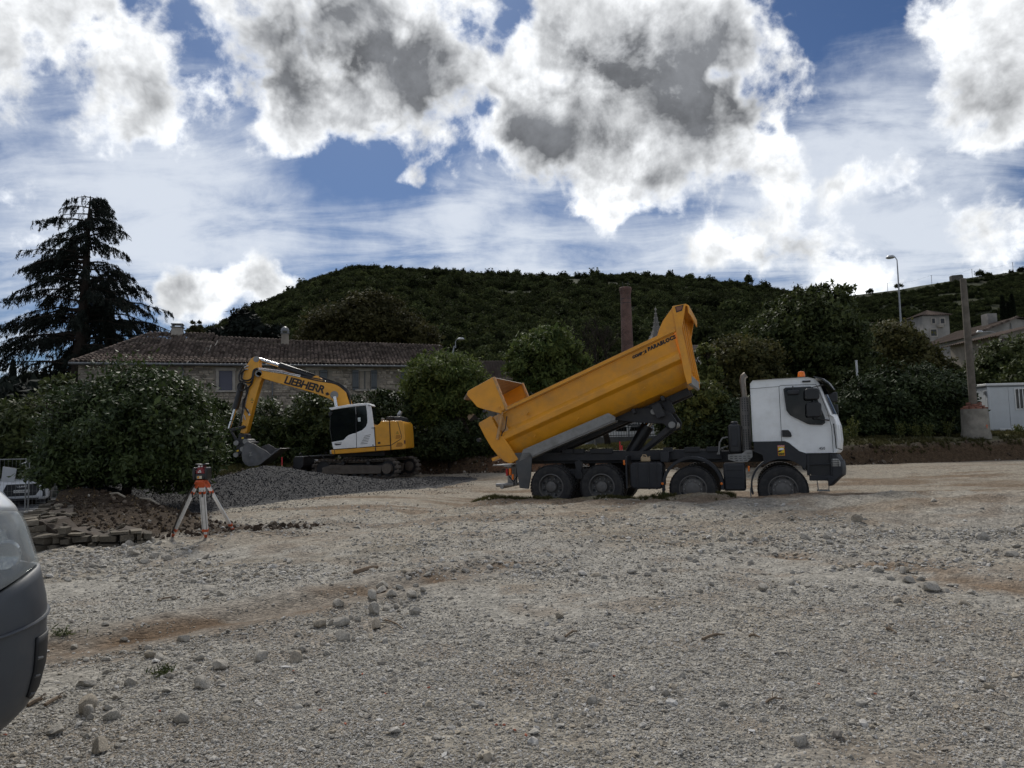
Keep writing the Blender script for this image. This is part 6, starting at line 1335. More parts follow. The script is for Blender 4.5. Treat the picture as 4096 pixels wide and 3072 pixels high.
# cypresses
for i,(px,py0,py1,w) in enumerate(((4012,1290,1175,9),(4035,1290,1200,6),(4050,1285,1168,9))):
    Yc_=140; c=P(px,(py0+py1)/2+8,Yc_); hgt_=(py0-py1)/2*Yc_/F; r=np.random.RandomState(60+i); t=thing('cypress_tree',['left dark cypress of the three above the village','short middle cypress of the three above the village','right dark cypress of the three above the village'][i],'tree',(c.x,Yc_,c.z-hgt_),0,'cypresses above the village')
    n=3500; f=r.rand(n); rad_=w*Yc_/F*np.sin(np.clip(f*.93+.07,0,1)*PI)**.6*(1-.35*f); a=r.uniform(0,6.28,n); p=np.stack([c.x+rad_*np.cos(a),Yc_+rad_*np.sin(a),c.z-hgt_+2*hgt_*f],-1); V,Fq=leaves_mesh('x',p,.3*np.ones(n),2.,r,None); child(npmesh('crown',V,Fq,LM['cypress']),t)
    m=MB(); m.tube([(c.x,Yc_,c.z-hgt_-2),(c.x,Yc_,c.z)],.15,6); child(m.build('trunk',barkd,None),t)
c=P(52,1475,75); 
t=thing('cypress_tree','dark pointed cypress far left beneath the cedar','tree',(c.x,75,1.2)); r=np.random.RandomState(70); n=3500; f=r.rand(n); rad_=.55*np.sin(np.clip(f*.93+.07,0,1)*PI)**.6*(1-.35*f); a=r.uniform(0,6.28,n); zt_=P(52,1440,75).z; p=np.stack([c.x+rad_*np.cos(a),75+rad_*np.sin(a),1.2+(zt_-1.2)*f],-1); V,Fq=leaves_mesh('x',p,.22*np.ones(n),2.,r,None); child(npmesh('crown',V,Fq,LM['cypress']),t)
m=MB(); m.tube([(c.x,75,1.),(c.x,75,5)],.15,6); child(m.build('trunk',barkd,None),t)
# trees on the skylines, told apart one by one
r=np.random.RandomState(80); protos=[o.data for o in fc.objects]
RT=[(640,1395),(870,1262),(935,1232),(1010,1205),(1085,1165),(1160,1135),(1235,1095),(1320,1062),(1420,1035),(1500,1040),(1590,1048),(1690,1055),(1790,1062),(1880,1066),(1960,1064),(2030,1072),(2110,1068),(2190,1074),(2280,1076),(2350,1068),(2440,1068),(2520,1060),(2620,1068),(2680,1050),(2760,1072),(2850,1085),(2930,1090),(2995,1092),(3060,1102),(3150,1120),(3190,1135)]
for i,(px,py) in enumerate(RT):
    p=P(px,py+36+14*(i%3),338); s_=r.uniform(2.0,3.1); tall=px in(2680,2030,2995,3190)
    t=thing('ridge_tree',['dark rounded tree on the left shoulder of the hill skyline','dark rounded tree on the summit skyline above the stone house','dark rounded tree on the flat skyline between summit and brick chimney','dark rounded tree on the hill skyline right of the brick chimney'][0 if px<1300 else 1 if px<1750 else 2 if px<2500 else 3] if not tall else 'taller tree standing out on the skyline of the wooded hill','tree',(p.x,p.y,p.z-2),r.uniform(0,6.28),'trees on the hill skyline')
    o=bpy.data.objects.new('crown',protos[i%6]); COL.objects.link(o); o.parent=t; o.location=(0,0,.2); o.scale=(s_*(.7 if tall else 1),)*2+(s_*(1.5 if tall else 1.),)
    m=MB(); m.tube([(0,0,-2),(0,0,2.5)],.18,5); m.build('trunk',barkd,t)
for i,(px,py) in enumerate(((3595,1125),(3480,1148),(3920,1078),(3950,1084),(4045,1072),(4085,1062),(4020,1078))):
    p=P(px,py+26,612); s_=r.uniform(2.6,3.8); t=thing('ridge_tree','small tree on the crest of the far right hillside','tree',(p.x,p.y,p.z-1),0,'trees on the right crest'); o=bpy.data.objects.new('crown',protos[i%6]); COL.objects.link(o); o.parent=t; o.location=(0,0,.5); o.scale=(s_,)*3; m=MB(); m.tube([(0,0,-2),(0,0,2)],.15,5); m.build('trunk',barkd,t)
# ---- grass and weeds
gm=leafmat('grass_blade',(.06,.065,.024),(.17,.155,.065),rough=.8,spec=.1,trans=.3,cs=2.)
gc=bpy.data.collections.new('grass_tufts')
for k in range(4):
    r=np.random.RandomState(90+k); n=26; a=r.uniform(0,6.28,n); ln=r.uniform(.4,1.,n); lean=r.uniform(.1,.7,n); b0=np.stack([r.normal(0,.10,n),r.normal(0,.10,n),np.zeros(n)],-1); d=np.stack([np.cos(a)*lean,np.sin(a)*lean,np.ones(n)],-1); d/=np.linalg.norm(d,axis=1)[:,None]; sd_=np.stack([-np.sin(a),np.cos(a),np.zeros(n)],-1)*.018
    v=np.stack([b0-sd_,b0+sd_,b0+d*ln[:,None]*.6+sd_*.8,b0+d*ln[:,None]+np.array([0,0,-.1])],1).reshape(-1,3); gc.objects.link(meshonly('gt%d'%k,v,np.arange(4*n).reshape(n,4),gm))
n=60000; x=RNG.uniform(-14,30,n); y=RNG.uniform(17,41,n); ins,lf,bp=zones(x,y); k=(ins>.25)&(lf<0)&(y>20)&(RNG.rand(n)<np.clip(.35+.5*(x>5)+.2*(ins<2),0,1))&(fbm(x*.7,y*.7,161,3)>.38)&(np.abs(x)<y*.78); x,y=x[k],y[k]
n=1500; lxx=RNG.uniform(-1.6,4.6,n); lyy=-2.45+RNG.normal(0,.22,n); bx_=TO.x+lxx*tc_-lyy*ts_; by_=TO.y+lxx*ts_+lyy*tc_; kk=fbm(bx_*1.5,by_*1.5,171,3)>.47; bx_,by_=bx_[kk],by_[kk]
sc=np.concatenate([RNG.uniform(.10,.30,len(x)),RNG.uniform(.06,.15,len(bx_))]); x=np.concatenate([x,bx_]); y=np.concatenate([y,by_]); n=len(x)
scatter('grass',np.stack([x,y,hgt(x,y)-.01],-1),sc,np.stack([np.zeros(n),np.zeros(n),RNG.uniform(0,6.28,n)],-1),gc,'sparse dry green grass along the bank and the berm')
def weed(px,py,Y,h,label,seed,n=9):
    r=random.Random(seed); p=P(px,py,Y); z=hz(p.x,Y); t=thing('weed_plant',label,'weed',(p.x,Y,z),0,'tall weeds on the bank'); m=MB(); PT=[]
    for k in range(n):
        a=r.uniform(0,6.28); q=Vector((r.uniform(-.12,.12),r.uniform(-.12,.12),0)); e=q+Vector((math.cos(a)*.25,math.sin(a)*.25,1))*h*r.uniform(.5,1); m.tube([q,q.lerp(e,.5)+Vector((0,0,.03)),e],[.008,.006,.003],4)
        for i in range(26): f=r.uniform(.25,1); PT.append(q.lerp(e,f)+Vector((r.gauss(0,.05),r.gauss(0,.05),0)))
    m.build('stems',mat('weed_stem',(.10,.11,.04),.8),t); rr=np.random.RandomState(seed); V,Fq=leaves_mesh('x',np.array([v[:] for v in PT]),np.full(len(PT),.045),2.6,rr,None); npmesh('leaves',V,Fq,LM['light'],t)
for i,(px,py,Y,h,l) in enumerate(((3608,1745,31.5,.85,'upright light weed left of the concrete pipe'),(3665,1745,31.6,.9,'thin tall weed second left of the concrete pipe'),(3715,1748,31.4,.75,'bushy weed nearest left of the concrete pipe'),(3790,1735,32,.9,'dark weed just left of the concrete pipe'),(3420,1750,31,1.1,'leafy weed right beside the truck nose'),(3380,1770,30.5,.8,'low leafy weed behind the truck nose'),(4075,1760,33,.5,'dry weed stalks before the site cabin'))): weed(px,py,Y,h,l,200+i)
for i,(px,py,l) in enumerate(((250,2540,'small green tuft on the gravel near the van'),(650,2700,'grey green sprig beside the ruts at lower left'),(2650,1990,'weed tuft on the berm before the second axle'),(2230,1985,'low weed on the berm before the rear wheels'))):
    g=Gd(px,py); weed_o=None; r=np.random.RandomState(300+i); t=thing('weed_tuft',l,'weed',g,0,'small weeds on the gravel'); n=70; s_=.09 if py>2100 else .16; a=r.normal(size=(n,3))*np.array([.5,.5,.25])*s_; a[:,2]=np.abs(a[:,2]); V,Fq=leaves_mesh('x',a,np.full(n,.012 if py>2100 else .03),6.,r,None); npmesh('leaves',V,Fq,LM['mid'],t)
# ================================================================ PROPS
# ---- dry-stone retaining wall (stones are parts)
wst=mat('field_stone',(.15,.132,.105),.92,var=.3,vs=6.,isl=.45,bump=.6,bs=16.,dirt=(.10,.09,.07),da=.55,ds=5.,spec=.15)
RW=thing('retaining_wall','low broken dry stone wall curving round the soil bank','wall',(-8.2,12.0,0))
path=[(-11.4,18.2),(-9.9,15.2),(-8.75,13.1),(-8.35,12.3),(-8.05,11.95),(-7.6,11.75),(-7.1,11.82),(-6.7,11.95),(-6.25,12.2)]
pl=[Vector((*p,0)) for p in path]; sl=[0]
for a_,b_ in zip(pl[:-1],pl[1:]): sl.append(sl[-1]+(b_-a_).length)
def wp(s_):
    for i in range(len(pl)-1):
        if s_<=sl[i+1] or i==len(pl)-2:
            f=(s_-sl[i])/(sl[i+1]-sl[i]); d=(pl[i+1]-pl[i]).normalized(); return pl[i].lerp(pl[i+1],f),math.atan2(d.y,d.x)
def wplace(s_,z):
    p,a_=wp(s_); o=p-RW.location; return Matrix.Translation((o.x,o.y,z))@Matrix.Rotation(a_,4,'Z')
rr_=np.random.RandomState(12); LT=sl[-1]
ls_=courses(0,LT,-.35,.44,[],.19,.10,rr_)
def wtop(s_): return np.interp(s_,[0,LT*.45,LT*.62,LT*.72,LT*.85,LT],[.46,.42,.42,.40,.32,.12])+.05*math.sin(s_*3.)+.05*math.sin(s_*7.3+1)
ls_=[q for q in ls_ if q[1]<wtop(q[0])]
masonry(RW,ls_,lambda x,z:wplace(x,z)@Matrix.Translation((0,rr_.uniform(-.02,.02),0))@Matrix.Rotation(rr_.uniform(-.06,.06),4,'Y'),.20,wst,'stone',300)
for k in range(60):                                   # tumbled cap stones
    s_=rr_.uniform(LT*.25,LT*.95); p,a_=wp(s_); nx=Vector((-math.sin(a_),math.cos(a_),0)); q=p+nx*rr_.uniform(.05,.5)-RW.location
    if k==0: cm=[rockmesh('cap_stone',400+i,2,wst,.35) for i in range(5)]
    o=bpy.data.objects.new('cap_stone',cm[k%5]); COL.objects.link(o); o.parent=RW; w=rr_.uniform(.05,.13); o.scale=(w,w*.8,w*.9); o.location=(q.x,q.y,wtop(s_)+rr_.uniform(-.02,.06)); o.rotation_euler=(rr_.uniform(-.3,.3),rr_.uniform(-.3,.3),rr_.uniform(0,6))
m=MB(); R=[]
for s_ in np.linspace(0,LT,24):
    p,a_=wp(s_); nx=Vector((-math.sin(a_),math.cos(a_),0)); o=RW.location; h=wtop(s_)-.05; R.append([p+nx*.06-o+Vector((0,0,-.5)),p+nx*.06-o+Vector((0,0,h)),p+nx*.45-o+Vector((0,0,h+.03)),p+nx*.45-o+Vector((0,0,-.5))])
m.loft(R); m.build('wall_core',mat('soil_core',(.06,.045,.032),.95,var=.3,vs=6.,bump=.6,bs=20.),RW)
# ---- street at the left: asphalt, line markings, parapet, car, fence
asph=mat('asphalt',(.055,.056,.06),.85,var=.2,vs=1.5,bump=.3,bs=60.,spec=.3)
def sheet(name,pts,m_,dz,label): 
    q=MB(); n=10; V=[];Fc=[]
    (a,b,c,d)=[Vector((*p,0)) for p in pts]
    for j in range(n+1):
        for i in range(n+1): p=a.lerp(b,i/n).lerp(d.lerp(c,i/n),j/n); V.append((p.x,p.y,float(-.05-.62*ss(12,28,p.y)-.1*ss(28,40,p.y))+dz))
    for j in range(n):
        for i in range(n): k=j*(n+1)+i; Fc.append((k,k+1,k+n+2,k+n+1))
    q.add(V,Fc); return tag(q.build(name,m_),label,None,None,'structure')
sheet('road',[(-45,24.6),(-13.6,24.6),(-15,33),(-48,33)],asph,.05,'grey asphalt street at the left')
linem=mat('road_paint',(.62,.62,.60),.7,var=.2,vs=8.,dirt=(.2,.2,.2),da=.5,ds=9.)
for y0 in(26.4,29.6): sheet('road_marking',[(-40,y0),(-13.9,y0),(-13.9,y0+.13),(-40,y0+.13)],linem,.054,'white line painted along the street')
pw=thing('parapet_wall','long mossy stone parapet wall across the street','wall',(-30,34.2,-.75)); zt=P(150,1857,34.2).z+.75
m=MB(); m.bx(-12,16,.03,.55,-.3,zt-.06); m.build('wall_core',mortar,pw)
lp_=courses(-6,16,0,zt-.1,[],.6,.26,np.random.RandomState(15)); mossy=mat('mossy_stone',(.14,.135,.12),.92,var=.4,vs=2.,isl=.3,bump=.5,bs=9.,dirt=(.05,.052,.04),da=.8,ds=1.2,spec=.15)
masonry(pw,lp_,lambda x,z:Matrix.Translation((x,.04,z)),.06,mossy,'stone',120)
for k in range(22): q=MB(); q.bx(-12+k*1.3,-12+k*1.3+1.28,-.06,.62,zt-.06,zt+.06); q.build('coping_stone',mossy,pw,bev=.02)
bl=thing('street_banner','pale lilac notice sheet fixed on the street parapet','sign',(P(165,1885,34.1).x,34.08,P(190,1884,34.1).z)); m=MB(); m.bx(0,.62,0,.03,0,.36); m.build('sheet',mat('lilac_sheet',(.42,.40,.62),.6),bl)
m=MB(); m.bx(.2,.42,.012,.03,.36,.40); m.build('fixing_strap',bplas,bl)
# temporary fence
fz=lambda y: float(-.05-.62*ss(12,28,y)-.1*ss(28,40,y))
Yf=23.; galv=mat('galvanised_tube',(.22,.225,.22),.5,.5,var=.2); fx=P(107,2000,Yf).x
ft_=P(112,1832,Yf).z
for i,(x0,x1,l) in enumerate(((fx-3.5,fx-.05,'temporary wire mesh fence panel with a grey sheet on it'),(fx+.05,fx+3.4,'temporary wire mesh fence panel beside the laurel bush'))):
    fp=thing('mesh_fence',l,'fence',(x0,Yf,fz(Yf)),0,'temporary fence panels'); w=x1-x0; z0,z1=.12,ft_-fz(Yf)
    for X in(0,w): q=MB(); q.tube([(X,0,.02),(X,0,z1)],.022,8); q.build('post',galv,fp)
    for z in(z0,z1-.03): q=MB(); q.tube([(0,0,z),(w,0,z)],.018,6); q.build('rail',galv,fp)
    q=MB()
    for k in range(1,int(w/.13)): q.bx(k*.13-.002,k*.13+.002,-.002,.002,z0,z1)
    for k in range(1,int((z1-z0)/.22)): q.bx(0,w,-.002,.002,z0+k*.22-.002,z0+k*.22+.002)
    tag(q.build('wire_mesh',galv,fp,smooth=0),kind='stuff')
fb=thing('concrete_block','grey concrete foot block under the mesh fence post','block',(fx,Yf,fz(Yf)))
m=MB(); m.prism([(-.13,0),(-.13,.13),(-.03,.15),(.03,.12),(.08,.15),(.58,.16),(.6,.02),(.55,0)],-.13,.13,'y'); m.build('block_body',mat('foot_concrete',(.26,.25,.23),.9,var=.2,vs=6.,bump=.4,bs=30.),fb,bev=.02); m=MB(); m.bx(.50,.58,-.132,-.1,.05,.12); m.build('socket_hole',bplas,fb)
wb=thing('notice_board','pale grey sheet hung crooked on the mesh fence','board',(P(8,1930,Yf-.05).x,Yf-.06,P(8,1930,Yf).z))
m=MB(); a_=[P(px,py,Yf-.06)-wb.location for px,py in((5,1926),(57,1930),(67,1874),(12,1866))]; m.prism([(v.x,v.z) for v in a_],-.008,.008,'y'); m.build('sheet',mat('pale_board',(.40,.41,.42),.6,var=.08),wb)
m=MB(); m.box((a_[3].x+.05,.015,a_[3].z-.05),(.03,.04,.06)); m.build('cable_tie',bplas,wb)
sl_=thing('fence_lamp','small white flood lamp clipped on the fence post','lamp',P(100,1853,Yf-.05)); m=MB(); m.tube([(-.07,-.03,-.03),(.05,-.02,.02)],[.028,.032],8); m.build('lamp_body',paintw,sl_); m=MB(); m.tube([(.05,-.02,.02),(.09,.03,.03)],.01,5); m.build('clip',bplas,sl_)
# car
cw_=mat('car_silver_white',(.62,.64,.66),.28,var=.03,coat=.6); cz=fz(28)+.05
CA=math.atan2(-.84,.54); Cc=P(87,1960,28)
car=thing('silver_car','silver white car facing the site behind the fence','car',(Cc.x-2.3*math.cos(CA),28-2.3*math.sin(CA),cz),CA)
def ring(x,w,z0,zm,zt_): return [(x,-w*.9,z0),(x,-w,z0+.1),(x,-w,zm),(x,-w*.86,zt_),(x,-w*.4,zt_+.02),(x,w*.4,zt_+.02),(x,w*.86,zt_),(x,w,zm),(x,w,z0+.1),(x,w*.9,z0)]
m=MB(); m.loft([ring(2.36,.62,.30,.60,.84),ring(2.30,.76,.24,.68,.93),ring(2.12,.86,.22,.78,.99),ring(1.8,.93,.22,.84,1.04),ring(1.1,.95,.24,.9,1.10),ring(.8,.95,.26,.9,1.10),ring(-1.6,.95,.26,.92,1.10),ring(-2.1,.92,.3,.9,1.05),ring(-2.3,.82,.4,.8,.95)]); m.build('body',cw_,car,smooth=50)
m=MB(); m.loft([[(x,-w,z),(x,w,z),(x,w*.98,z+.01),(x,-w*.98,z+.01)] if 0 else [(x,-w,1.06),(x,-w*ww,z),(x,w*ww,z),(x,w,1.06)] for x,w,ww,z in((.95,.86,.99,1.08),(.35,.86,.82,1.55),(0,.86,.78,1.62),(-1.3,.86,.78,1.63),(-1.9,.84,.8,1.45),(-2.2,.82,.95,1.08))]); gh_=m.build('cabin_glass',glassd,car,smooth=40)
m=MB(); m.loft([[(x,-w,z),(x,-w*.97,z+.03),(x,w*.97,z+.03),(x,w,z)] for x,w,z in((.22,.69,1.60),(-1.3,.68,1.635),(-1.75,.69,1.56))]); m.build('roof',cw_,car)
def yz(name,pts,x0,x1,m_,par,bev=.01): q=MB(); q.prism(pts,x0,x1,'x'); return q.build(name,m_,par,bev=bev)
gr=yz('grille',[(-.46,.40),(.46,.40),(.60,.62),(.50,.87),(-.50,.87),(-.60,.62)],2.28,2.385,bplas,car,.02)
m=MB()
for k in range(4):
    c=Vector((2.40,-.115+k*.077,.80)); m.tube([c+Vector((0,.05*math.cos(a),.05*math.sin(a))) for a in np.linspace(0,2*PI,17)],.008,5)
m.build('ring_emblem',chrome,gr)
np_=yz('number_plate',[(-.26,.53),(.26,.53),(.26,.64),(-.26,.64)],2.385,2.398,paintw,car,0); text('GC-034-H',.105,blk,np_,basis((2.40,-.235,.548),(0,1,0),(0,0,1)),'plate_lettering',.001,space=.98)
for s in(-1,1):
    h_=yz('headlight',[(s*.56,.80),(s*.60,.90),(s*.82,.94),(s*.84,.87),(s*.70,.80)],2.12,2.30,alum,car,.01)
    yz('air_intake',[(s*.62,.32),(s*.64,.54),(s*.77,.64),(s*.80,.36)],2.12,2.33,bplas,car,.01)
    for X in(1.45,-1.4): q=MB(); q.lathe([(.2,s*.80),(.36,s*.79),(.36,s*.96),(.2,s*.97)],(X,0,.36),'y',20); q.build('wheel',tyrem,car)
    q=MB(); q.box((.72,s*1.05,1.12),(.12,.2,.13)); q.build('wing_mirror',cw_,car,bev=.03)
yz('lower_intake',[(-.55,.25),(.55,.25),(.6,.36),(-.6,.36)],2.25,2.36,bplas,car,.01)
# ---- foreground van: front corner
vg=mat('van_bumper_grey',(.052,.058,.067),.5,var=.10,vs=6.,dirt=(.11,.105,.095),da=.35,ds=4.,bump=.05,bs=200.)
vw=mat('van_white',(.60,.62,.63),.35,var=.04,coat=.4,dirt=(.4,.39,.36),da=.2,ds=4.)
h_=Vector((.862,-.507,0)); VA=math.atan2(h_.y,h_.x)
VN=thing('white_van','white van with grey bumper cut off by the left edge','van',(-2.565,2.55,0),VA)
ZI=[(.24,.30),(.32,.17),(.395,.085),(.48,.035),(.60,.005),(.747,0),(.87,.0),(.954,.02),(1.05,.045),(1.124,.07),(1.245,.115),(1.34,.175),(1.41,.26),(1.50,.40)]
def insetz(z): return float(np.interp(z,[a for a,_ in ZI],[b for _,b in ZI]))
def vpt(y,z,off=0.):                       # outer skin of the van nose; y in -1.6..1.6, beyond 1 it wraps onto the side
    d=insetz(z); w=.97-d*.55; X0=.06-d*.75
    a=abs(y); s=1 if y>0 else -1
    if a<=.62: X=X0-.07*(a/.62)**2; Y=a*w
    else:
        t=(a-.62)/.98; ang=min(t/.55,1)*PI/2; R=.36; X=X0-.07-R*(1-math.cos(ang))-max(0,t-.55)*3.5; Y=.62*w+ (w-.62*w)*math.sin(ang)
    return Vector((X+off,s*(Y+off),z))
def skin(name,ya,yb,zb,zt_,m_,par,off=0.,ny=44,nz=16,th=.03):
    V=[];Fc=[]
    for j in range(nz+1):
        for i in range(ny+1):
            y=ya+(yb-ya)*i/ny; z0=zb(y) if callable(zb) else zb; z1=zt_(y) if callable(zt_) else zt_; V.append(vpt(y,z0+(z1-z0)*j/nz,off))
    for j in range(nz):
        for i in range(ny): k=j*(ny+1)+i; Fc.append((k,k+1,k+ny+2,k+ny+1))
    q=MB(); q.add(V,Fc); o=q.build(name,m_,par,smooth=60); sm=o.modifiers.new('solid','SOLIDIFY'); sm.thickness=th; sm.offset=-1; return o
btop=lambda y: .93+.12*ss(.45,.95,abs(y))
bot_=lambda y:.24
bmp=skin('bumper',-1.6,1.6,.25,lambda y:float(btop(y))-.008,vg,VN,0.)
skin('nose_panel',-.60,.60,lambda y:float(btop(y))+.01,1.36,vw,VN,-.012)
q=MB(); V=[];Fc=[]
for s in(-1,1):
    lens=skin('headlight',s*.60,s*1.06,lambda y:float(btop(y))+.008,lambda y:1.34-.10*max(0,(abs(y)-.62)),glassmat('lamp_glass',(.5,.52,.52),.05),VN,.0,16,12,.006)
    rf=skin('reflector',s*.62,s*1.02,lambda y:float(btop(y))+.02,lambda y:1.26-.1*max(0,(abs(y)-.62)),mat('lamp_reflector',(.86,.87,.84),.2,.6,var=.2,vs=9.,bump=.6,bs=6.),lens,-.07,14,10,.004)
    q=MB(); c=vpt(s*.80,1.12,-.05); q.lathe([(.07,0),(.075,.02),(.06,.03),(.02,.01)],(0,0,0),'x',18); q.v=[tuple(Vector(v)+c) for v in q.v]; q.build('lamp_bowl',chrome,lens)
    skin('wing',s*1.06,s*1.6,lambda y:float(btop(y))+.006,1.36,vw,VN,-.006,16,10)
    it=skin('air_intake',s*.84,s*1.06,lambda y:.44+.5*max(0,.90-abs(y)),lambda y:.735,mat('intake_black',(.008,.009,.011),.6),bmp,.006,12,8,.01)
    for z in(.48,.56,.64): q=MB(); q.tube([vpt(s*(.85+.05*k/6),z-.01*k/6,.004) for k in range(7)],.008,5); q.build('intake_slat',vg,it)
    q=MB(); q.tube([vpt(s*(.45+.62*k/10),.765+.07*k/10,.004) for k in range(11)],.009,6); q.build('bumper_crease',vg,bmp)
m=MB(); R=[]
skin('bonnet_edge',-1.06,1.06,lambda y:1.345-.10*max(0,(abs(y)-.62)),1.50,vw,VN,-.004,30,8)
for x,z,w in((-.36,1.50,.62),(-.65,1.58,.86),(-1.30,1.70,.93)): R.append([(x,-w,z-.05),(x,-w*.8,z),(x,w*.8,z),(x,w,z-.05),(x,w,z-.09),(x,-w,z-.09)])
m.loft(R); m.build('bonnet',vw,VN,smooth=50)
m=MB(); m.loft([[(x,-w,.5),(x,-w,1.5),(x,-w*.9,z),(x,w*.9,z),(x,w,1.5),(x,w,.5)] for x,w,z in((-1.3,.95,1.66),(-1.9,.97,2.4),(-2.2,.97,2.5),(-5.2,.97,2.5))]); m.build('cargo_body',vw,VN,smooth=40)
m=MB(); m.add([(-1.28,-.82,1.68),(-1.28,.82,1.68),(-1.86,.78,2.36),(-1.86,-.78,2.36)],[(0,1,2,3)]); o=m.build('windscreen',glassd,VN); o.location=(.03,0,.02)
for s in(-1,1):
    for X in(-.95,-4.2): q=MB(); q.lathe([(.2,s*.74),(.33,s*.73),(.33,s*.94),(.2,s*.95)],(X,0,.33),'y',22); q.build('wheel',tyrem,VN)
m=MB(); m.bx(-5.1,-.4,-.85,.85,.3,.55); m.build('underbody',bplas,VN)
# ---- survey tripod and rotating laser
tg_=Gd(845,2159); TPY=11.35
orm=mat('tripod_orange',(.52,.085,.02),.5,var=.1); alu=mat('tripod_aluminium',(.72,.74,.76),.45,.0,var=.06,dirt=(.35,.33,.3),da=.3,ds=8.); aluS=alu
TPY=11.75; hd=P(807,1925,TPY); TP=thing('survey_tripod','aluminium survey tripod with orange fittings on the gravel','tripod',(hd.x,TPY,hz(hd.x,TPY)))
lo=TP.location
def lc(v): return Vector(v)-lo
m=MB(); c=lc(P(806,1920,TPY)); m.lathe([(.06,-.05),(.085,-.03),(.085,.0),(.05,.012)],c,'z',16); head=m.build('tripod_head',orm,TP)
feet=[(Gd(823,2156),P(806,1925,TPY-.06),1),(Gd(690,2148),P(792,1925,TPY+.03),0),(Gd(934,2126),P(822,1925,TPY+.03),0)]
for i,(ft2,tp2,fr) in enumerate(feet):
    ft2=Vector((ft2.x,ft2.y,hz(ft2.x,ft2.y)+.01)); a_=lc(tp2); b_=lc(ft2); d=(b_-a_).normalized(); sd_=Vector((-d.z,0,d.x)).normalized() if not fr else Vector((1,0,0)); fw=d.cross(sd_)
    def bar(t0,t1,w,th,off=0.):
        q=MB(); p0=a_.lerp(b_,t0)+fw*off; p1=a_.lerp(b_,t1)+fw*off; vs_=[p+sd_*x*w/2+fw*y*th/2 for p in(p0,p1) for x,y in((-1,-1),(1,-1),(1,1),(-1,1))]; q.loft([vs_[:4],vs_[4:]]); return q
    leg=bar(.10,.86,.100 if fr else .055,.03).build('leg',alu,TP,bev=.004)
    if fr:
        for s in(-1,1):
            q=MB(); p0=a_.lerp(b_,.14)+sd_*s*.03; p1=a_.lerp(b_,.85)+sd_*s*.03
            q.tube([p0-fw*.0145*(1 if fw.y>0 else -1),p1-fw*.016*(1 if fw.y>0 else -1)],.0035,4); q.build('leg_groove',bplas,leg)
    bar(.0,.10,.10 if fr else .07,.045).build('hinge_bracket',orm,leg,bev=.008)
    bar(.17,.215,.106 if fr else .062,.04).build('clamp_band',orm,leg,bev=.004); bar(.85,.895,.108 if fr else .066,.042).build('clamp_band',orm,leg,bev=.004)
    bar(.89,.955,.05 if fr else .035,.025).build('lower_leg',alu,leg,bev=.003)
    q=MB(); p0=a_.lerp(b_,.945); p1=a_.lerp(b_,1.03); q.tube([p0,p0.lerp(p1,.7),p1],[.028,.024,.004],8); q.build('foot_spike',orm,leg)
    q=MB(); p0=a_.lerp(b_,.2); q.box(p0+Vector((.012,-.03,-.03)),(.018,.02,.085)); q.build('clamp_lever',bplas,leg)
m=MB(); a_=lc(feet[1][1]); b_=lc(feet[1][0]); 
m.tube([a_+Vector((-.05,-.02,-.06)),a_.lerp(b_,.3)+Vector((-.065,-.02,0)),a_.lerp(b_,.6)+Vector((-.055,-.02,0)),a_.lerp(b_,.9)+Vector((-.03,-.03,0)),b_+Vector((.04,-.03,.06))],.016,6); m.build('carry_strap',bplas,TP)
lz=P(808,1912,TPY)
LS=thing('rotating_laser','red and black rotating laser level on the tripod head','laser level',(lz.x,TPY,c.z+lo.z+.012)); s=TPY/F
rl_=mat('laser_red',(.21,.018,.022),.4,var=.08)
m=MB(); m.prism([(-.082,.0),(.085,.0),(.085,.10),(-.085,.10)],-.085,.085,'y'); m.build('base_case',bplas,LS,bev=.02)
m=MB(); m.prism([(-.075,.095),(.075,.095),(.07,.15),(.05,.155),(.046,.20),(-.046,.20),(-.05,.155),(-.072,.15)],-.075,.075,'y'); rb_=m.build('red_case',rl_,LS,bev=.008)
m=MB(); m.bx(-.045,.045,-.062,.05,.198,.235); m.build('rotor_window',mat('rotor_glass',(.09,.015,.02),.1),LS,bev=.006)
m=MB(); m.bx(-.04,-.005,-.0655,-.06,.204,.228); m.bx(.01,.035,-.0655,-.06,.206,.226); tag(m.build('rotor_marks',paintw,LS),kind='stuff')
m=MB(); m.prism([(-.10,.250),(-.09,.258),(-.03,.254),(0,.247),(.03,.252),(.08,.262),(.10,.255),(.095,.243),(.05,.232),(-.05,.232),(-.09,.240)],-.06,.06,'y'); m.build('rotor_cover',gplas,LS,bev=.008)
for s_ in(-1,1):
    m=MB(); m.prism([(s_*.085,-.01),(s_*.12,.0),(s_*.125,.12),(s_*.12,.195),(s_*.085,.20),(s_*.078,.1)],-.09,.09,'y'); m.build('side_handle',bplas,LS,bev=.012)
m=MB(); m.bx(-.045,.035,-.09,-.084,.015,.06); lb_=m.build('type_label',mat('label_cream',(.5,.46,.36),.6),LS); m=MB(); m.bx(-.04,-.008,-.092,-.09,.02,.055); m.build('label_mark',mat('label_orange',(.5,.22,.02),.6),lb_)
for x,z,w in((-.018,.135,.03),(-.035,.112,.025),(.0,.112,.02)): m=MB(); m.bx(x,x+w,-.0795,-.074,z,z+.02); m.build('keypad_label',paintw,rb_)
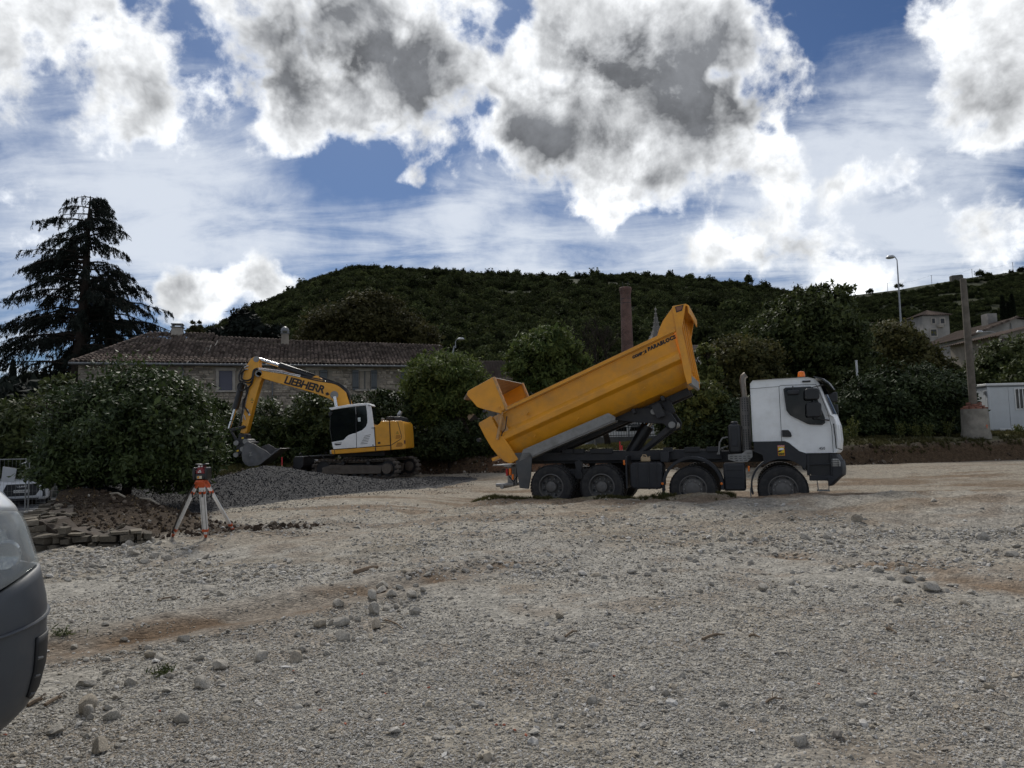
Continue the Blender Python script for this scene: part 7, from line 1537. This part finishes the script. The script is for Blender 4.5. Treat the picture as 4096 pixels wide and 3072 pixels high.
# ---- lamp posts, pole, concrete pipe with bricks
def lamp(label,px0,py0,px1,py1,Y,head,arm):
    a_=P(px0,py0,Y); b_=P(px1,py1,Y); t=thing('street_lamp',label,'street lamp',(a_.x,Y,.8)); m=MB(); a0=Vector((0,0,0)); bb2=b_-t.location; a1=a_-t.location
    pts=[Vector((a1.x+(a1.x-bb2.x)*.3,0,0)),a1,a1.lerp(bb2,.6),bb2+Vector((0,0,-.6)),bb2,bb2+Vector((arm*.5,0,.25 if arm<0 else .2)),bb2+Vector((arm,0,.22))]
    m.tube(pts,[.085,.075,.06,.045,.035,.03,.03],8); m.build('post',mat('lamp_post_grey',(.27,.28,.29),.5,.4,var=.1),t)
    m=MB(); e=pts[-1]; d=1 if arm>0 else -1
    m.lathe([(.01,.16),(head*.35,.14),(head*.5,.05),(head*.52,-.02),(head*.4,-.06),(.01,-.09)],(e.x+d*head*.3,0,e.z-.02),'z',14); m.build('lamp_head',mat('lamp_head',(.42,.43,.44),.4,.2),t)
lamp('tall street lamp against the sky right of the truck',3613,1440,3588,1040,52,.62,-.3)
lamp('small curved street lamp behind the right end of the house',1811,1410,1822,1366,64,.62,.3)
lamp('low street lamp with long bent arm before the grey gable house',4040,1400,4000,1336,60,.5,-1.6)
wp0=thing('white_post','thin white post standing among the trees right of the cab','post',(P(3434,1530,36.).x,36.,hz(P(3434,1530,36.).x,36.))); m=MB(); z1=P(3430,1445,36.).z-wp0.location.z; m.tube([(0,0,0),(-.05,0,z1)],.055,8); m.build('post_tube',paintw,wp0); m=MB(); m.lathe([(.07,z1),(.06,z1+.05)],(-.05,0,0),'z',8); m.build('post_cap',paintw,wp0)
Yp_=31.; pb=P(3905,1752,Yp_); zc_=hz(pb.x,Yp_)
woodp=mat('weathered_wood',(.13,.115,.095),.9,var=.3,vs=3.,bump=.5,bs=18.,spec=.15)
PO=thing('wooden_pole','tall grey wooden pole standing in a concrete pipe','pole',(pb.x,Yp_,zc_)); pt=P(3852,1115,Yp_)-PO.location; pbm=P(3893,1612,Yp_)-PO.location
m=MB(); m.tube([Vector((pbm.x+.06,0,.05)),pbm,pbm.lerp(pt,.5),pt],[.165,.16,.145,.125],12); m.build('pole_shaft',woodp,PO); m=MB(); m.lathe([(.10,pt.z),(.001,pt.z+.04)],(pt.x,0,0),'z',10); m.build('pole_top',woodp,PO)
conc=mat('stained_concrete',(.23,.215,.185),.92,var=.25,vs=2.5,bump=.35,bs=20.,dirt=(.09,.085,.07),da=.7,ds=1.6,spec=.15)
CP=thing('concrete_pipe','upright concrete pipe ring holding the wooden pole','concrete pipe',(pb.x,Yp_,zc_-.05)); R=.53; zt=P(3905,1636,Yp_).z-zc_+.05
m=MB(); m.lathe([(R*1.10,0),(R*1.09,.2),(R*1.02,.34),(R*.99,zt*.8),(R*.97,zt),(R*.80,zt),(R*.8,.05)],(0,0,0),'z',40); m.build('pipe_shell',conc,CP)
m=MB(); m.lathe([(R*.8,zt-.06),(.01,zt-.02)],(0,0,0),'z',24,cap=False); m.build('pipe_filling',mortar,CP)
m=MB(); m.box((.16,-.52,.55),(.03,.01,.16)); m.box((.16,-.522,.58),(.10,.01,.025)); tag(m.build('orange_spray_mark',mat('spray_orange',(.55,.14,.06),.7),CP),kind='stuff')
bkm=mat('red_brick',(.235,.105,.075),.9,var=.2,vs=9.,isl=.3,bump=.3,bs=40.,dirt=(.30,.22,.18),da=.4,ds=12.,spec=.15)
rb2=np.random.RandomState(17); bm0=None
spots=[]
for lay_,(cnt,rr2,zz) in enumerate(((11,.45,0),(9,.36,.075),(6,.24,.15),(3,.26,.22))):
    for k in range(cnt): a_=2*PI*(k+.5*lay_)/cnt+rb2.uniform(-.12,.12); spots.append((rr2*math.cos(a_),rr2*math.sin(a_),zz,a_+PI/2+rb2.uniform(-.4,.4),rb2.uniform(-.12,.12)))
for x,y,z,a_,tl in spots:
    if bm0 is None: q=MB(); q.bx(-.105,.105,-.05,.05,.0,.062); bm0=q.build('brick',bkm,None,smooth=0,bev=.006); o=bm0
    else: o=bm0.copy(); COL.objects.link(o)
    o.location=(pb.x+x,Yp_+y,zc_-.05+zt+z+.002); o.rotation_euler=(tl,tl*.5,a_); tag(o,'small red brick heaped on top of the concrete pipe','brick','bricks heaped on the pipe')
# ---- site cabin
Yc2=36.; ca=P(3962,1735,Yc2); SCB=thing('site_cabin','white site cabin with barred window at the right edge','cabin',(ca.x,Yc2,ca.z),rad(-3)); Hc=P(3962,1542,Yc2).z-ca.z
cabw=mat('cabin_white',(.50,.52,.53),.5,var=.07,vs=1.,dirt=(.36,.36,.34),da=.35,ds=1.2)
m=MB(); m.bx(0,6.,0,2.4,.08,Hc); cwl=m.build('wall',cabw,SCB,bev=.01)
for k in range(6):
    q=MB(); q.bx(.05+k*.98,.05+k*.98+.96,-.022,.0,.30 if k>0 else .16,Hc-.10); q.build('wall_panel',cabw,cwl,bev=.008)
for k in range(2): q=MB(); q.bx(-.022,.0,.05+k*1.17,1.2+k*1.17,.14,Hc-.10); q.build('wall_panel',cabw,cwl,bev=.008)
m=MB(); m.bx(-.10,6.1,-.10,2.5,Hc-.02,Hc+.10); rfc=m.build('roof',paintw,SCB,bev=.02); m=MB(); m.bx(-.06,6.05,-.06,2.46,Hc-.09,Hc-.02); m.build('roof_trim',zinc,rfc,bev=.01)
m=MB(); m.bx(-.03,.10,-.05,.08,.08,Hc-.05); m.build('corner_post',cabw,SCB,bev=.02)
m=MB(); m.bx(.45,6.,-.05,.0,.0,.26); m.build('skirting',paintw,SCB,bev=.01); m=MB(); m.bx(.1,.4,.05,.3,-.15,.08); m.build('support_block',bplas,SCB)
w0=P(4052,1555,Yc2).x-ca.x-.03; w1z=P(4060,1552,Yc2).z-ca.z; w0z=P(4062,1640,Yc2).z-ca.z
m=MB(); m.bx(w0,w0+1.1,-.05,-.02,w0z,w1z); wf_=m.build('window_frame',paintw,SCB,bev=.01); m=MB(); m.bx(w0+.07,w0+1.03,-.056,-.04,w0z+.07,w1z-.07); m.build('pane',glassd,wf_)
for k in range(5): q=MB(); q.bx(w0+.07+.19*(k+.6),w0+.07+.19*(k+.6)+.045,-.09,-.06,w0z+.03,w1z-.03); q.build('window_bar',paintw,wf_,bev=.006)
m=MB(); m.tube([(-.05,.10,Hc-.35),(-.10,.08,Hc-.5),(-.06,.08,Hc-.7),(-.08,.06,1.2),(-.14,.04,.9),(-.06,.04,.7),(-.12,.05,.55),(-.04,.06,.6)],.018,6); m.build('power_cable',paintw,SCB); m=MB(); m.box((-.06,.12,Hc-.38),(.08,.14,.22)); m.build('socket_box',zinc,SCB,bev=.02)
# ---- railing by the house, marker stakes
rl2=thing('iron_railing','black iron bar railing below the feathery tree','railing',(P(1690,1757,33.5).x,33.5,P(1700,1758,33.5).z)); gl2=P(1790,1757,33.5).x-rl2.location.x; rh2=P(1700,1722,33.5).z-rl2.location.z
m=MB(); m.bx(0,gl2,-.015,.015,rh2-.03,rh2); m.bx(0,gl2,-.015,.015,.05,.08); m.build('rail',bplas,rl2); m=MB(); m.bx(0,gl2,-.1,.1,-1.,.0); m.build('plinth',dress,rl2)
for k in range(int(gl2/.12)): q=MB(); q.bx(k*.12,k*.12+.018,-.009,.009,.0,rh2+.08); q.build('bar',bplas,rl2,smooth=0)
rl3=thing('iron_railing','iron garden railing behind the excavator bucket','railing',(P(895,1792,33).x,33.,P(900,1793,33).z)); gl3=P(1000,1790,33).x-rl3.location.x; rh3=P(900,1752,33).z-rl3.location.z
m=MB(); m.bx(0,gl3,-.015,.015,rh3-.03,rh3); m.bx(0,gl3,-.015,.015,.05,.08); m.build('rail',bplas,rl3); m=MB(); m.bx(0,gl3,-.1,.1,-1.2,.0); m.build('plinth',mortar,rl3)
for k in range(int(gl3/.13)): q=MB(); q.bx(k*.13,k*.13+.018,-.009,.009,.0,rh3); q.build('bar',bplas,rl3,smooth=0)
def stake(px0,py0,px1,py1,Y,label,top,wood):
    a_=P(px0,py0,Y); b_=P(px1,py1,Y); t=thing('marker_stake',label,'stake',(a_.x,Y,min(a_.z,hz(a_.x,Y)+.3)),0); q=MB(); d=b_-t.location; q.tube([(0,0,-.35),d*.55],.022,6); q.build('shaft',wood,t); q=MB(); q.tube([d*.55,d],.023,6); q.build('painted_top',top,t)
sred=mat('stake_red',(.55,.03,.04),.6,var=.1); swood=mat('stake_wood',(.30,.19,.09),.8,var=.2)
stake(2482,1806,2479,1766,25.5,'taller red marker stake between skip and hoist',sred,sred); stake(2489,1806,2487,1782,25.6,'shorter red marker stake beside the taller one',sred,sred); stake(1128,1855,1128,1829,26.8,'wooden stake with red tip left of the dozer blade',sred,swood)
# ---- power poles and wires on the far crest
pp=[]
for px,py,l in((3549,1132,'power pole on the far crest, left of the street lamp'),(3725,1101,'power pole on the far crest, second from the right'),(3887,1076,'power pole on the far crest above the village tower'),(4050,1050,'power pole on the far crest at the right edge')):
    a_=P(px,py,600); t=thing('power_pole',l,'pole',(a_.x,600,a_.z-7),0,'power poles on the crest'); m=MB(); m.tube([(0,0,-3),(0,0,7)],.16,5); m.build('pole_shaft',barkd,t); m=MB(); m.box((0,0,6.8),(1.2,.15,.15)); m.build('cross_arm',barkd,t); pp.append(a_)
pw_=thing('power_line','thin power line strung along the far crest','cable',pp[0])
for a_,b_ in zip(pp[:-1],pp[1:]):
    q=MB(); q.tube([a_.lerp(b_,k/8)-pw_.location-Vector((0,0,2.2*math.sin(PI*k/8))) for k in range(9)],.035,4); q.build('wire',barkd,pw_)
ru=P(3805,1104,606); rn=thing('ruined_wall','low grey ruin on the crest of the far hillside','ruin',(ru.x,606,ru.z-1)); m=MB(); m.prism([(0,-4),(0,1.0),(1,1.6),(4,1.8),(9,2.2),(10.5,1.4),(10.5,-4)],0,3,'y'); m.build('wall',mat('ruin_stone',(.10,.095,.08),.95,var=.3,vs=.8,bump=.6,bs=2.),rn)
# ================================================================ LOOSE ROCKS
rkm=mat('limestone_rock',(.385,.36,.315),.92,var=.3,vs=4.,bump=.7,bs=9.,dirt=(.20,.17,.13),da=.45,ds=3.,spec=.15)
rkd=mat('earthy_rock',(.35,.31,.25),.92,var=.28,vs=4.,bump=.7,bs=9.,dirt=(.13,.10,.075),da=.5,ds=3.,spec=.15)
rkw=mat('white_rock',(.52,.51,.49),.9,var=.15,vs=5.,bump=.4,bs=9.,spec=.2)
RKM=[rockmesh('rock',500+k,3,rkm,.78,.17,True) for k in range(10)]; RKD=[rockmesh('rock',520+k,3,rkd,.72,.17,True) for k in range(5)]; RKF=[rockmesh('rock',540+k,2,rkm,.30,.14) for k in range(4)]; RKW=[rockmesh('rock',560+k,2,rkw,.3,.15) for k in range(3)]
zA_=lambda x,y,w:(1000+x*.452,2200+y*.452,w*.452); zB_=lambda x,y,w:(x*.706,1900+y*.706,w*.706); zC_=lambda x,y,w:(2000+x*.9476,1900+y*.9476,w*.9476)
RK=[]; HEAP='rocks of the loose heap left of centre'
def rk(q,label,kind=0,grp=None):
    if grp:                                # say where the small ones lie
        px,py=q[0],q[1]
        if grp==HEAP: z_='among the big boulders of the loose heap' if py<2480 and px>1350 else 'at the left side of the loose heap' if py<2600 and px<1400 else 'on the gravel just below the loose heap' if px<1700 else 'on open gravel right of the loose heap'
        elif 'left' in grp: z_='by the foot of the stone wall' if py<2260 else 'on the gravel between stone wall and rut' if py<2520 else 'along the brown rut at the left' if py<2700 else 'on the gravel in the lower left corner'
        else: z_='in the rubble patch before the second axle' if py<2340 and px<2900 else 'on the rough ground before the truck cab' if py<2200 else 'in the row along the brown trench at right' if py<2400 else 'at the edge of the rubble right of centre' if py<2480 else 'on the gravel in the lower centre' if px<3000 else 'on the gravel in the lower right corner'
        label='small pale stone '+z_
    RK.append((*q,label,kind,grp))
for x,y,w,l,k in((625,660,110,'dark rock at the left front of the loose stone heap',1),(715,650,75,'small rock between two bigger ones at the heap front',0),(800,655,125,'pale rounded rock at the heap front',0),(825,765,150,'large grey rock lying lowest before the stone heap',0),(1115,675,140,'tall upright boulder at the right front of the stone heap',1),(1450,555,92,'upright square rock standing alone right of the heap',0),(1100,545,115,'grey rock behind the tall upright boulder',0),(1080,415,150,'biggest boulder in the middle of the stone heap',0),(1160,360,125,'pale boulder at the back of the stone heap',0),(1175,310,115,'white topped boulder at the very back of the heap',0),(1430,395,125,'pointed rock at the right end of the heap',0),(1525,372,78,'round rock just right of the pointed one',0),(780,485,112,'flat pale rock at the left of the heap',0),(430,750,78,'pale stone left of the heap alone in the rut',0),(405,955,165,'large flat brown rock on the gravel below the heap',1),(110,945,145,'broad grey rock left of the flat brown rock',0),(62,232,72,'dark stone alone at the upper left of the ruts',1),(1510,1012,84,'grey stone alone right of the heap foreground',0)): rk(zA_(x,y,w),l,k)
for x,y,w in((1210,520,100),(1245,395,110),(1320,340,90),(1290,505,70),(470,885,90),(555,688,50),(645,835,60),(1475,318,55),(680,925,62),(1265,838,66),(955,1240,45),(1250,1245,70),(880,1292,42),(900,600,60),(960,620,60),(850,420,50),(930,380,45),(1380,430,50),(1350,480,50),(720,350,45),(890,690,40),(980,690,45),(1440,1560,50),(1850,1545,52),(1700,770,40),(1910,190,70)): rk(zA_(x,y,w),'small pale stone lying in or around the loose heap',0,HEAP)
for x,y,w,l,k in((495,1185,78,'pale angular stone left below the brown rut',0),(490,1325,112,'large upright rock at lower left near the van',1),(498,1358,76,'small rock leaning before the large upright one',0),(630,1375,92,'grey rounded rock right of the upright pair',0),(310,1452,112,'flat grey rock nearest the van bumper',0),(562,1545,142,'biggest brown rock at the bottom left',1),(1250,1082,105,'pale rock half buried in the rut edge',0),(1145,1185,105,'light flat rock below the half buried one',0),(1030,1380,104,'angular grey stone alone at lower left centre',0),(1045,930,62,'pale stone lying in the brown rut',0),(905,1042,72,'whitish stone of the pair in the rut',0),(850,1028,62,'brown stone of the pair in the rut',1),(735,382,58,'pale rock at the foot of the stone wall',0),(265,416,48,'small pale rock at the corner of the stone wall',0),(1185,640,88,'long flat stone right of the ruts',2),(560,60,1,'',0)):
    if w>1: rk(zB_(x,y,w),l,k)
for x,y,w in((835,978,46),(660,1262,62),(800,368,42),(865,365,58),(935,468,44),(1260,676,52),(700,918,38),(740,1182,62),(665,1540,52),(960,1140,60),(1240,1180,50),(600,1120,50),(450,1190,40),(1130,1040,45),(820,490,50),(760,450,60),(880,460,60),(950,480,50),(560,470,50),(600,850,40),(600,815,40),(420,945,50),(990,700,40)): rk(zB_(x,y,w),'small grey stone on the gravel at the left',0,'small stones on the left gravel')
for x,y,w,l,k in((1262,1135,58,'light cubic stone at the bottom right centre',0),(252,695,46,'round pale stone beside a twig at centre',0),(1675,528,48,'smooth pale stone on the right gravel',0),(250,600,40,'dark angular stone at centre',1),(1510,203,58,'flat brown stone near the front wheel berm',1),(1110,480,58,'pale stone block at the edge of the coarse rubble',0),(560,408,44,'white flat stone in the rubble patch at centre',0),(1820,478,74,'wide pale rock in the row along the brown trench',0),(1905,462,44,'white slab at the right end of the trench row',2),(1460,626,44,'flat round stone on the right gravel',2),(1955,542,38,'dark flat stone at far right',1),(2160,338,48,'rounded stone at the right edge by the rough ground',0)): rk(zC_(x,y,w),l,k)
for x,y,w in((125,708,32),(510,648,24),(235,1020,34),(945,968,40),(520,950,46),(385,952,46),(815,250,38),(890,462,32),(840,492,34),(800,352,30),(825,364,30),(1285,262,48),(1380,268,38),(1600,404,46),(1650,437,38),(1725,447,52),(1840,487,42),(2160,236,44),(2040,248,52),(1835,176,28),(1205,858,28),(440,1032,34),(700,925,38),(1415,942,28),(620,420,34),(650,405,30),(690,400,34),(590,390,30),(1230,460,34),(1300,470,30),(980,350,30),(940,275,36),(1700,410,40),(1780,440,40),(1880,490,36),(1990,495,34),(1500,470,30),(1240,495,28),(1060,372,34),(2100,250,34),(1970,1050,26),(1750,940,24)): rk(zC_(x,y,w),'small pale stone scattered on the right gravel',0,'small stones on the right gravel')
rz_=random.Random(21)
for i,(px,py,w,l,k,g) in enumerate(RK):
    d=ray(px,py+w*.12); t_=(hz(0,5)-CAMZ)/d.z; q=CAM+d*t_
    for _ in range(4): t_=(hz(q.x,q.y)-CAMZ)/d.z; q=CAM+d*t_
    rad_=w*.57*q.y/F; me=(RKM,RKD,RKF)[k][i%len((RKM,RKD,RKF)[k])]; o=bpy.data.objects.new('rock',me); COL.objects.link(o)
    tall=1.2 if 'upright' in l or 'cubic' in l else 1.
    o.scale=(rad_*1.02,rad_*.95,rad_*1.05*tall); o.rotation_euler=(rz_.uniform(-.25,.25),rz_.uniform(-.25,.25),rz_.uniform(0,6.28)); o.location=(q.x,q.y,hz(q.x,q.y)+rad_*(.34*tall if k!=2 else .15)); tag(o,l,'rock',g or 'notable single rocks')
# small litter: twigs, pale scraps, brick chips
twm=mat('dry_twig',(.16,.115,.075),.9,var=.2); scm=mat('pale_scrap',(.66,.68,.68),.6,var=.05); chm=mat('brick_chip',(.36,.12,.07),.9,var=.2)
def onground(px,py):
    d=ray(px,py); q=CAM+d*(-CAMZ/d.z)
    for _ in range(4): q=CAM+d*((hz(q.x,q.y)-CAMZ)/d.z)
    return Vector((q.x,q.y,hz(q.x,q.y)))
for (a_,b_,rr2,l) in (((2810,2563),(2897,2544),.012,'straight pale twig on the gravel at centre right'),((2262,2552),(2308,2530),.010,'short twig beside the round stone'),((1540,2485),(1612,2520),.007,'thin dark twig right of the upright boulder'),((1420,2295),(1510,2272),.035,'bent grey root lying in the rut'),((630,2403),(720,2395),.010,'dark twig with a cone at upper left'),((180,2828),(245,2795),.012,'reddish twig near the van bumper'),((3060,2820),(3130,2805),.007,'thin twig at the lower right'),((3545,2520),(3585,2537),.012,'dark stick at right'),((110,2830),(170,2805),.014,'brown twig closest to the van'),((2995,2550),(3040,2555),.01,'short dark twig right of the straight one')):
    g0=onground(*a_); g1=onground(*b_); t=thing('twig',l,'twig',g0); q=MB(); d=g1-g0; mid=d*.5+Vector((0,.02,.015)); q.tube([(0,0,.012),mid*.6+Vector((0,0,.01)),mid*1.3,d+Vector((0,0,.012))],[rr2,rr2*.95,rr2*.85,rr2*.6],6); q.build('stem',twm,t)
    q=MB(); q.tube([mid,mid+Vector((.02,.05,.03))],[rr2*.5,rr2*.2],4); q.build('side_shoot',twm,t)
for (px,py,w,l,a_) in ((3478,2800,.075,'small white strip of litter at the lower right',.9),(2995,2390,.05,'little white scrap at centre right',.3),(1140,2670,.085,'pale flat stone flake below the brown rock',.2),(190,2586,.07,'cream flat chip beside the van bumper',.1),(1522,2882,.06,'cream stone chip at the bottom centre',.2),(3010,2925,.06,'grey curled leaf of litter at the bottom right',.4)):
    g=onground(px,py); o=bpy.data.objects.new('scrap',RKW[int(px)%3]); COL.objects.link(o); o.scale=(w*.55,w*(.22 if 'strip' in l else .35),w*.3); o.rotation_euler=(.1,.1,a_+(.9 if 'strip' in l else 0)); o.location=g+Vector((0,0,w*.08)); tag(o,l,'scrap',None)
cm_=[rockmesh('brick_chip',580+k,1,chm,.6) for k in range(3)]
for i,(px,py) in enumerate(((1175,2688),(1615,2902),(1380,2900),(2015,2905),(1985,2905),(2105,2945),(2060,2925),(1715,2755),(3275,2740),(2455,2708),(1280,2845),(1450,2700),(640,2848),(20,2945),(1540,2780),(3500,2780))):
    g=onground(px,py); o=bpy.data.objects.new('brick_chip',cm_[i%3]); COL.objects.link(o); w=.015; o.scale=(w,w*.8,w); o.rotation_euler=(0,0,i); o.location=g+Vector((0,0,.008)); tag(o,'tiny orange brick chip lying on the gravel','brick chip','brick chips on the gravel')
# clods and roots on the soil bank at the left
n=2600; x=RNG.uniform(-9.5,-3.6,n); y=RNG.uniform(12,17.5,n); ins,lf,_=zones(x,y); k=(lf<0)&((ins>.0)|((np.abs(y-13.6)<.7)&(x<-3.8))); x,y=x[k],y[k]; n=len(x)
clm=pebmat('soil_clod',[(0.,(.05,.035,.024)),(.35,(.075,.055,.038)),(.6,(.035,.026,.018)),(.85,(.16,.13,.10)),(.95,(.30,.27,.23))]); cc_=bpy.data.collections.new('clods')
for k in range(4): cc_.objects.link(bpy.data.objects.new('clod%d'%k,rockmesh('clod%d'%k,600+k,1,clm,.7,.4)))
s_=np.clip(np.exp(RNG.normal(0,.5,n))*.032,.012,.11); scatter('soil_clods',np.stack([x,y,hgt(x,y)+s_*.2],-1),s_,RNG.uniform(-3,3,(n,3)),cc_,'dark soil clods on the dug bank by the wall')
n=5200; xx=RNG.uniform(-12,34,n); inn=RNG.normal(.1,.28,n); pos=[]
bseg=np.array(BANK[:8]); t_=RNG.rand(n)*6.999; i_=t_.astype(int); f_=t_-i_; a_=bseg[i_]; b_=bseg[i_+1]; q=a_*(1-f_[:,None])+b_*f_[:,None]; dd=b_-a_; nn=np.stack([dd[:,1],-dd[:,0]],-1)/np.linalg.norm(dd,axis=1)[:,None]; q=q+nn*inn[:,None]; k=(np.abs(q[:,0])<q[:,1]*.8); q=q[k]; n=len(q)
s_=np.clip(np.exp(RNG.normal(0,.5,n))*.04,.015,.14); scatter('bank_clods',np.stack([q[:,0],q[:,1],hgt(q[:,0],q[:,1])+s_*.15],-1),s_,RNG.uniform(-3,3,(n,3)),cc_,'brown clods along the cut edge of the bank')
lfm=leafmat('fallen_leaf',(.10,.062,.03),(.26,.19,.11),rough=.8,spec=.1,trans=.1); n=1500; x=RNG.uniform(-11,-5,n); y=RNG.uniform(10.8,17.5,n); ins,lf,_=zones(x,y); k=((ins>0)|((lf>0)&(y<14.5)&(y>10.8)))&(RNG.rand(n)<.7); x,y=x[k],y[k]; rr2=np.random.RandomState(33); V,Fq=leaves_mesh('x',np.stack([x,y,hgt(x,y)+.02],-1),np.full(len(x),.045),2.,rr2,None,nrm=np.tile([0,0,3.],(len(x),1))); tag(npmesh('fallen_leaves',V,Fq,lfm),'dry fallen leaves on the soil by the wall',None,None,'stuff')
# track of roots
for (a_,b_,l) in (((440,2005),(500,2010),'pale root sticking from the soil bank'),((560,1990),(640,2012),'bent root lying on the soil bank'),((840,1895),(915,1880),'long pale board lying on the grass bank')):
    p0=P(a_[0],a_[1],15.5 if a_[0]<700 else 25.6); p1=P(b_[0],b_[1],15.2 if a_[0]<700 else 26.4); p0.z=hz(p0.x,p0.y)+.03; p1.z=hz(p1.x,p1.y)+.04; t=thing('root' if a_[0]<700 else 'board',l,'root' if a_[0]<700 else 'board',p0); q=MB(); q.tube([(0,0,0),(p1-p0)*.5+Vector((0,0,.05)),p1-p0],.02 if a_[0]<700 else .035,6); q.build('stem' if a_[0]<700 else 'plank',mat('pale_wood',(.30,.26,.20),.85,var=.2),t)
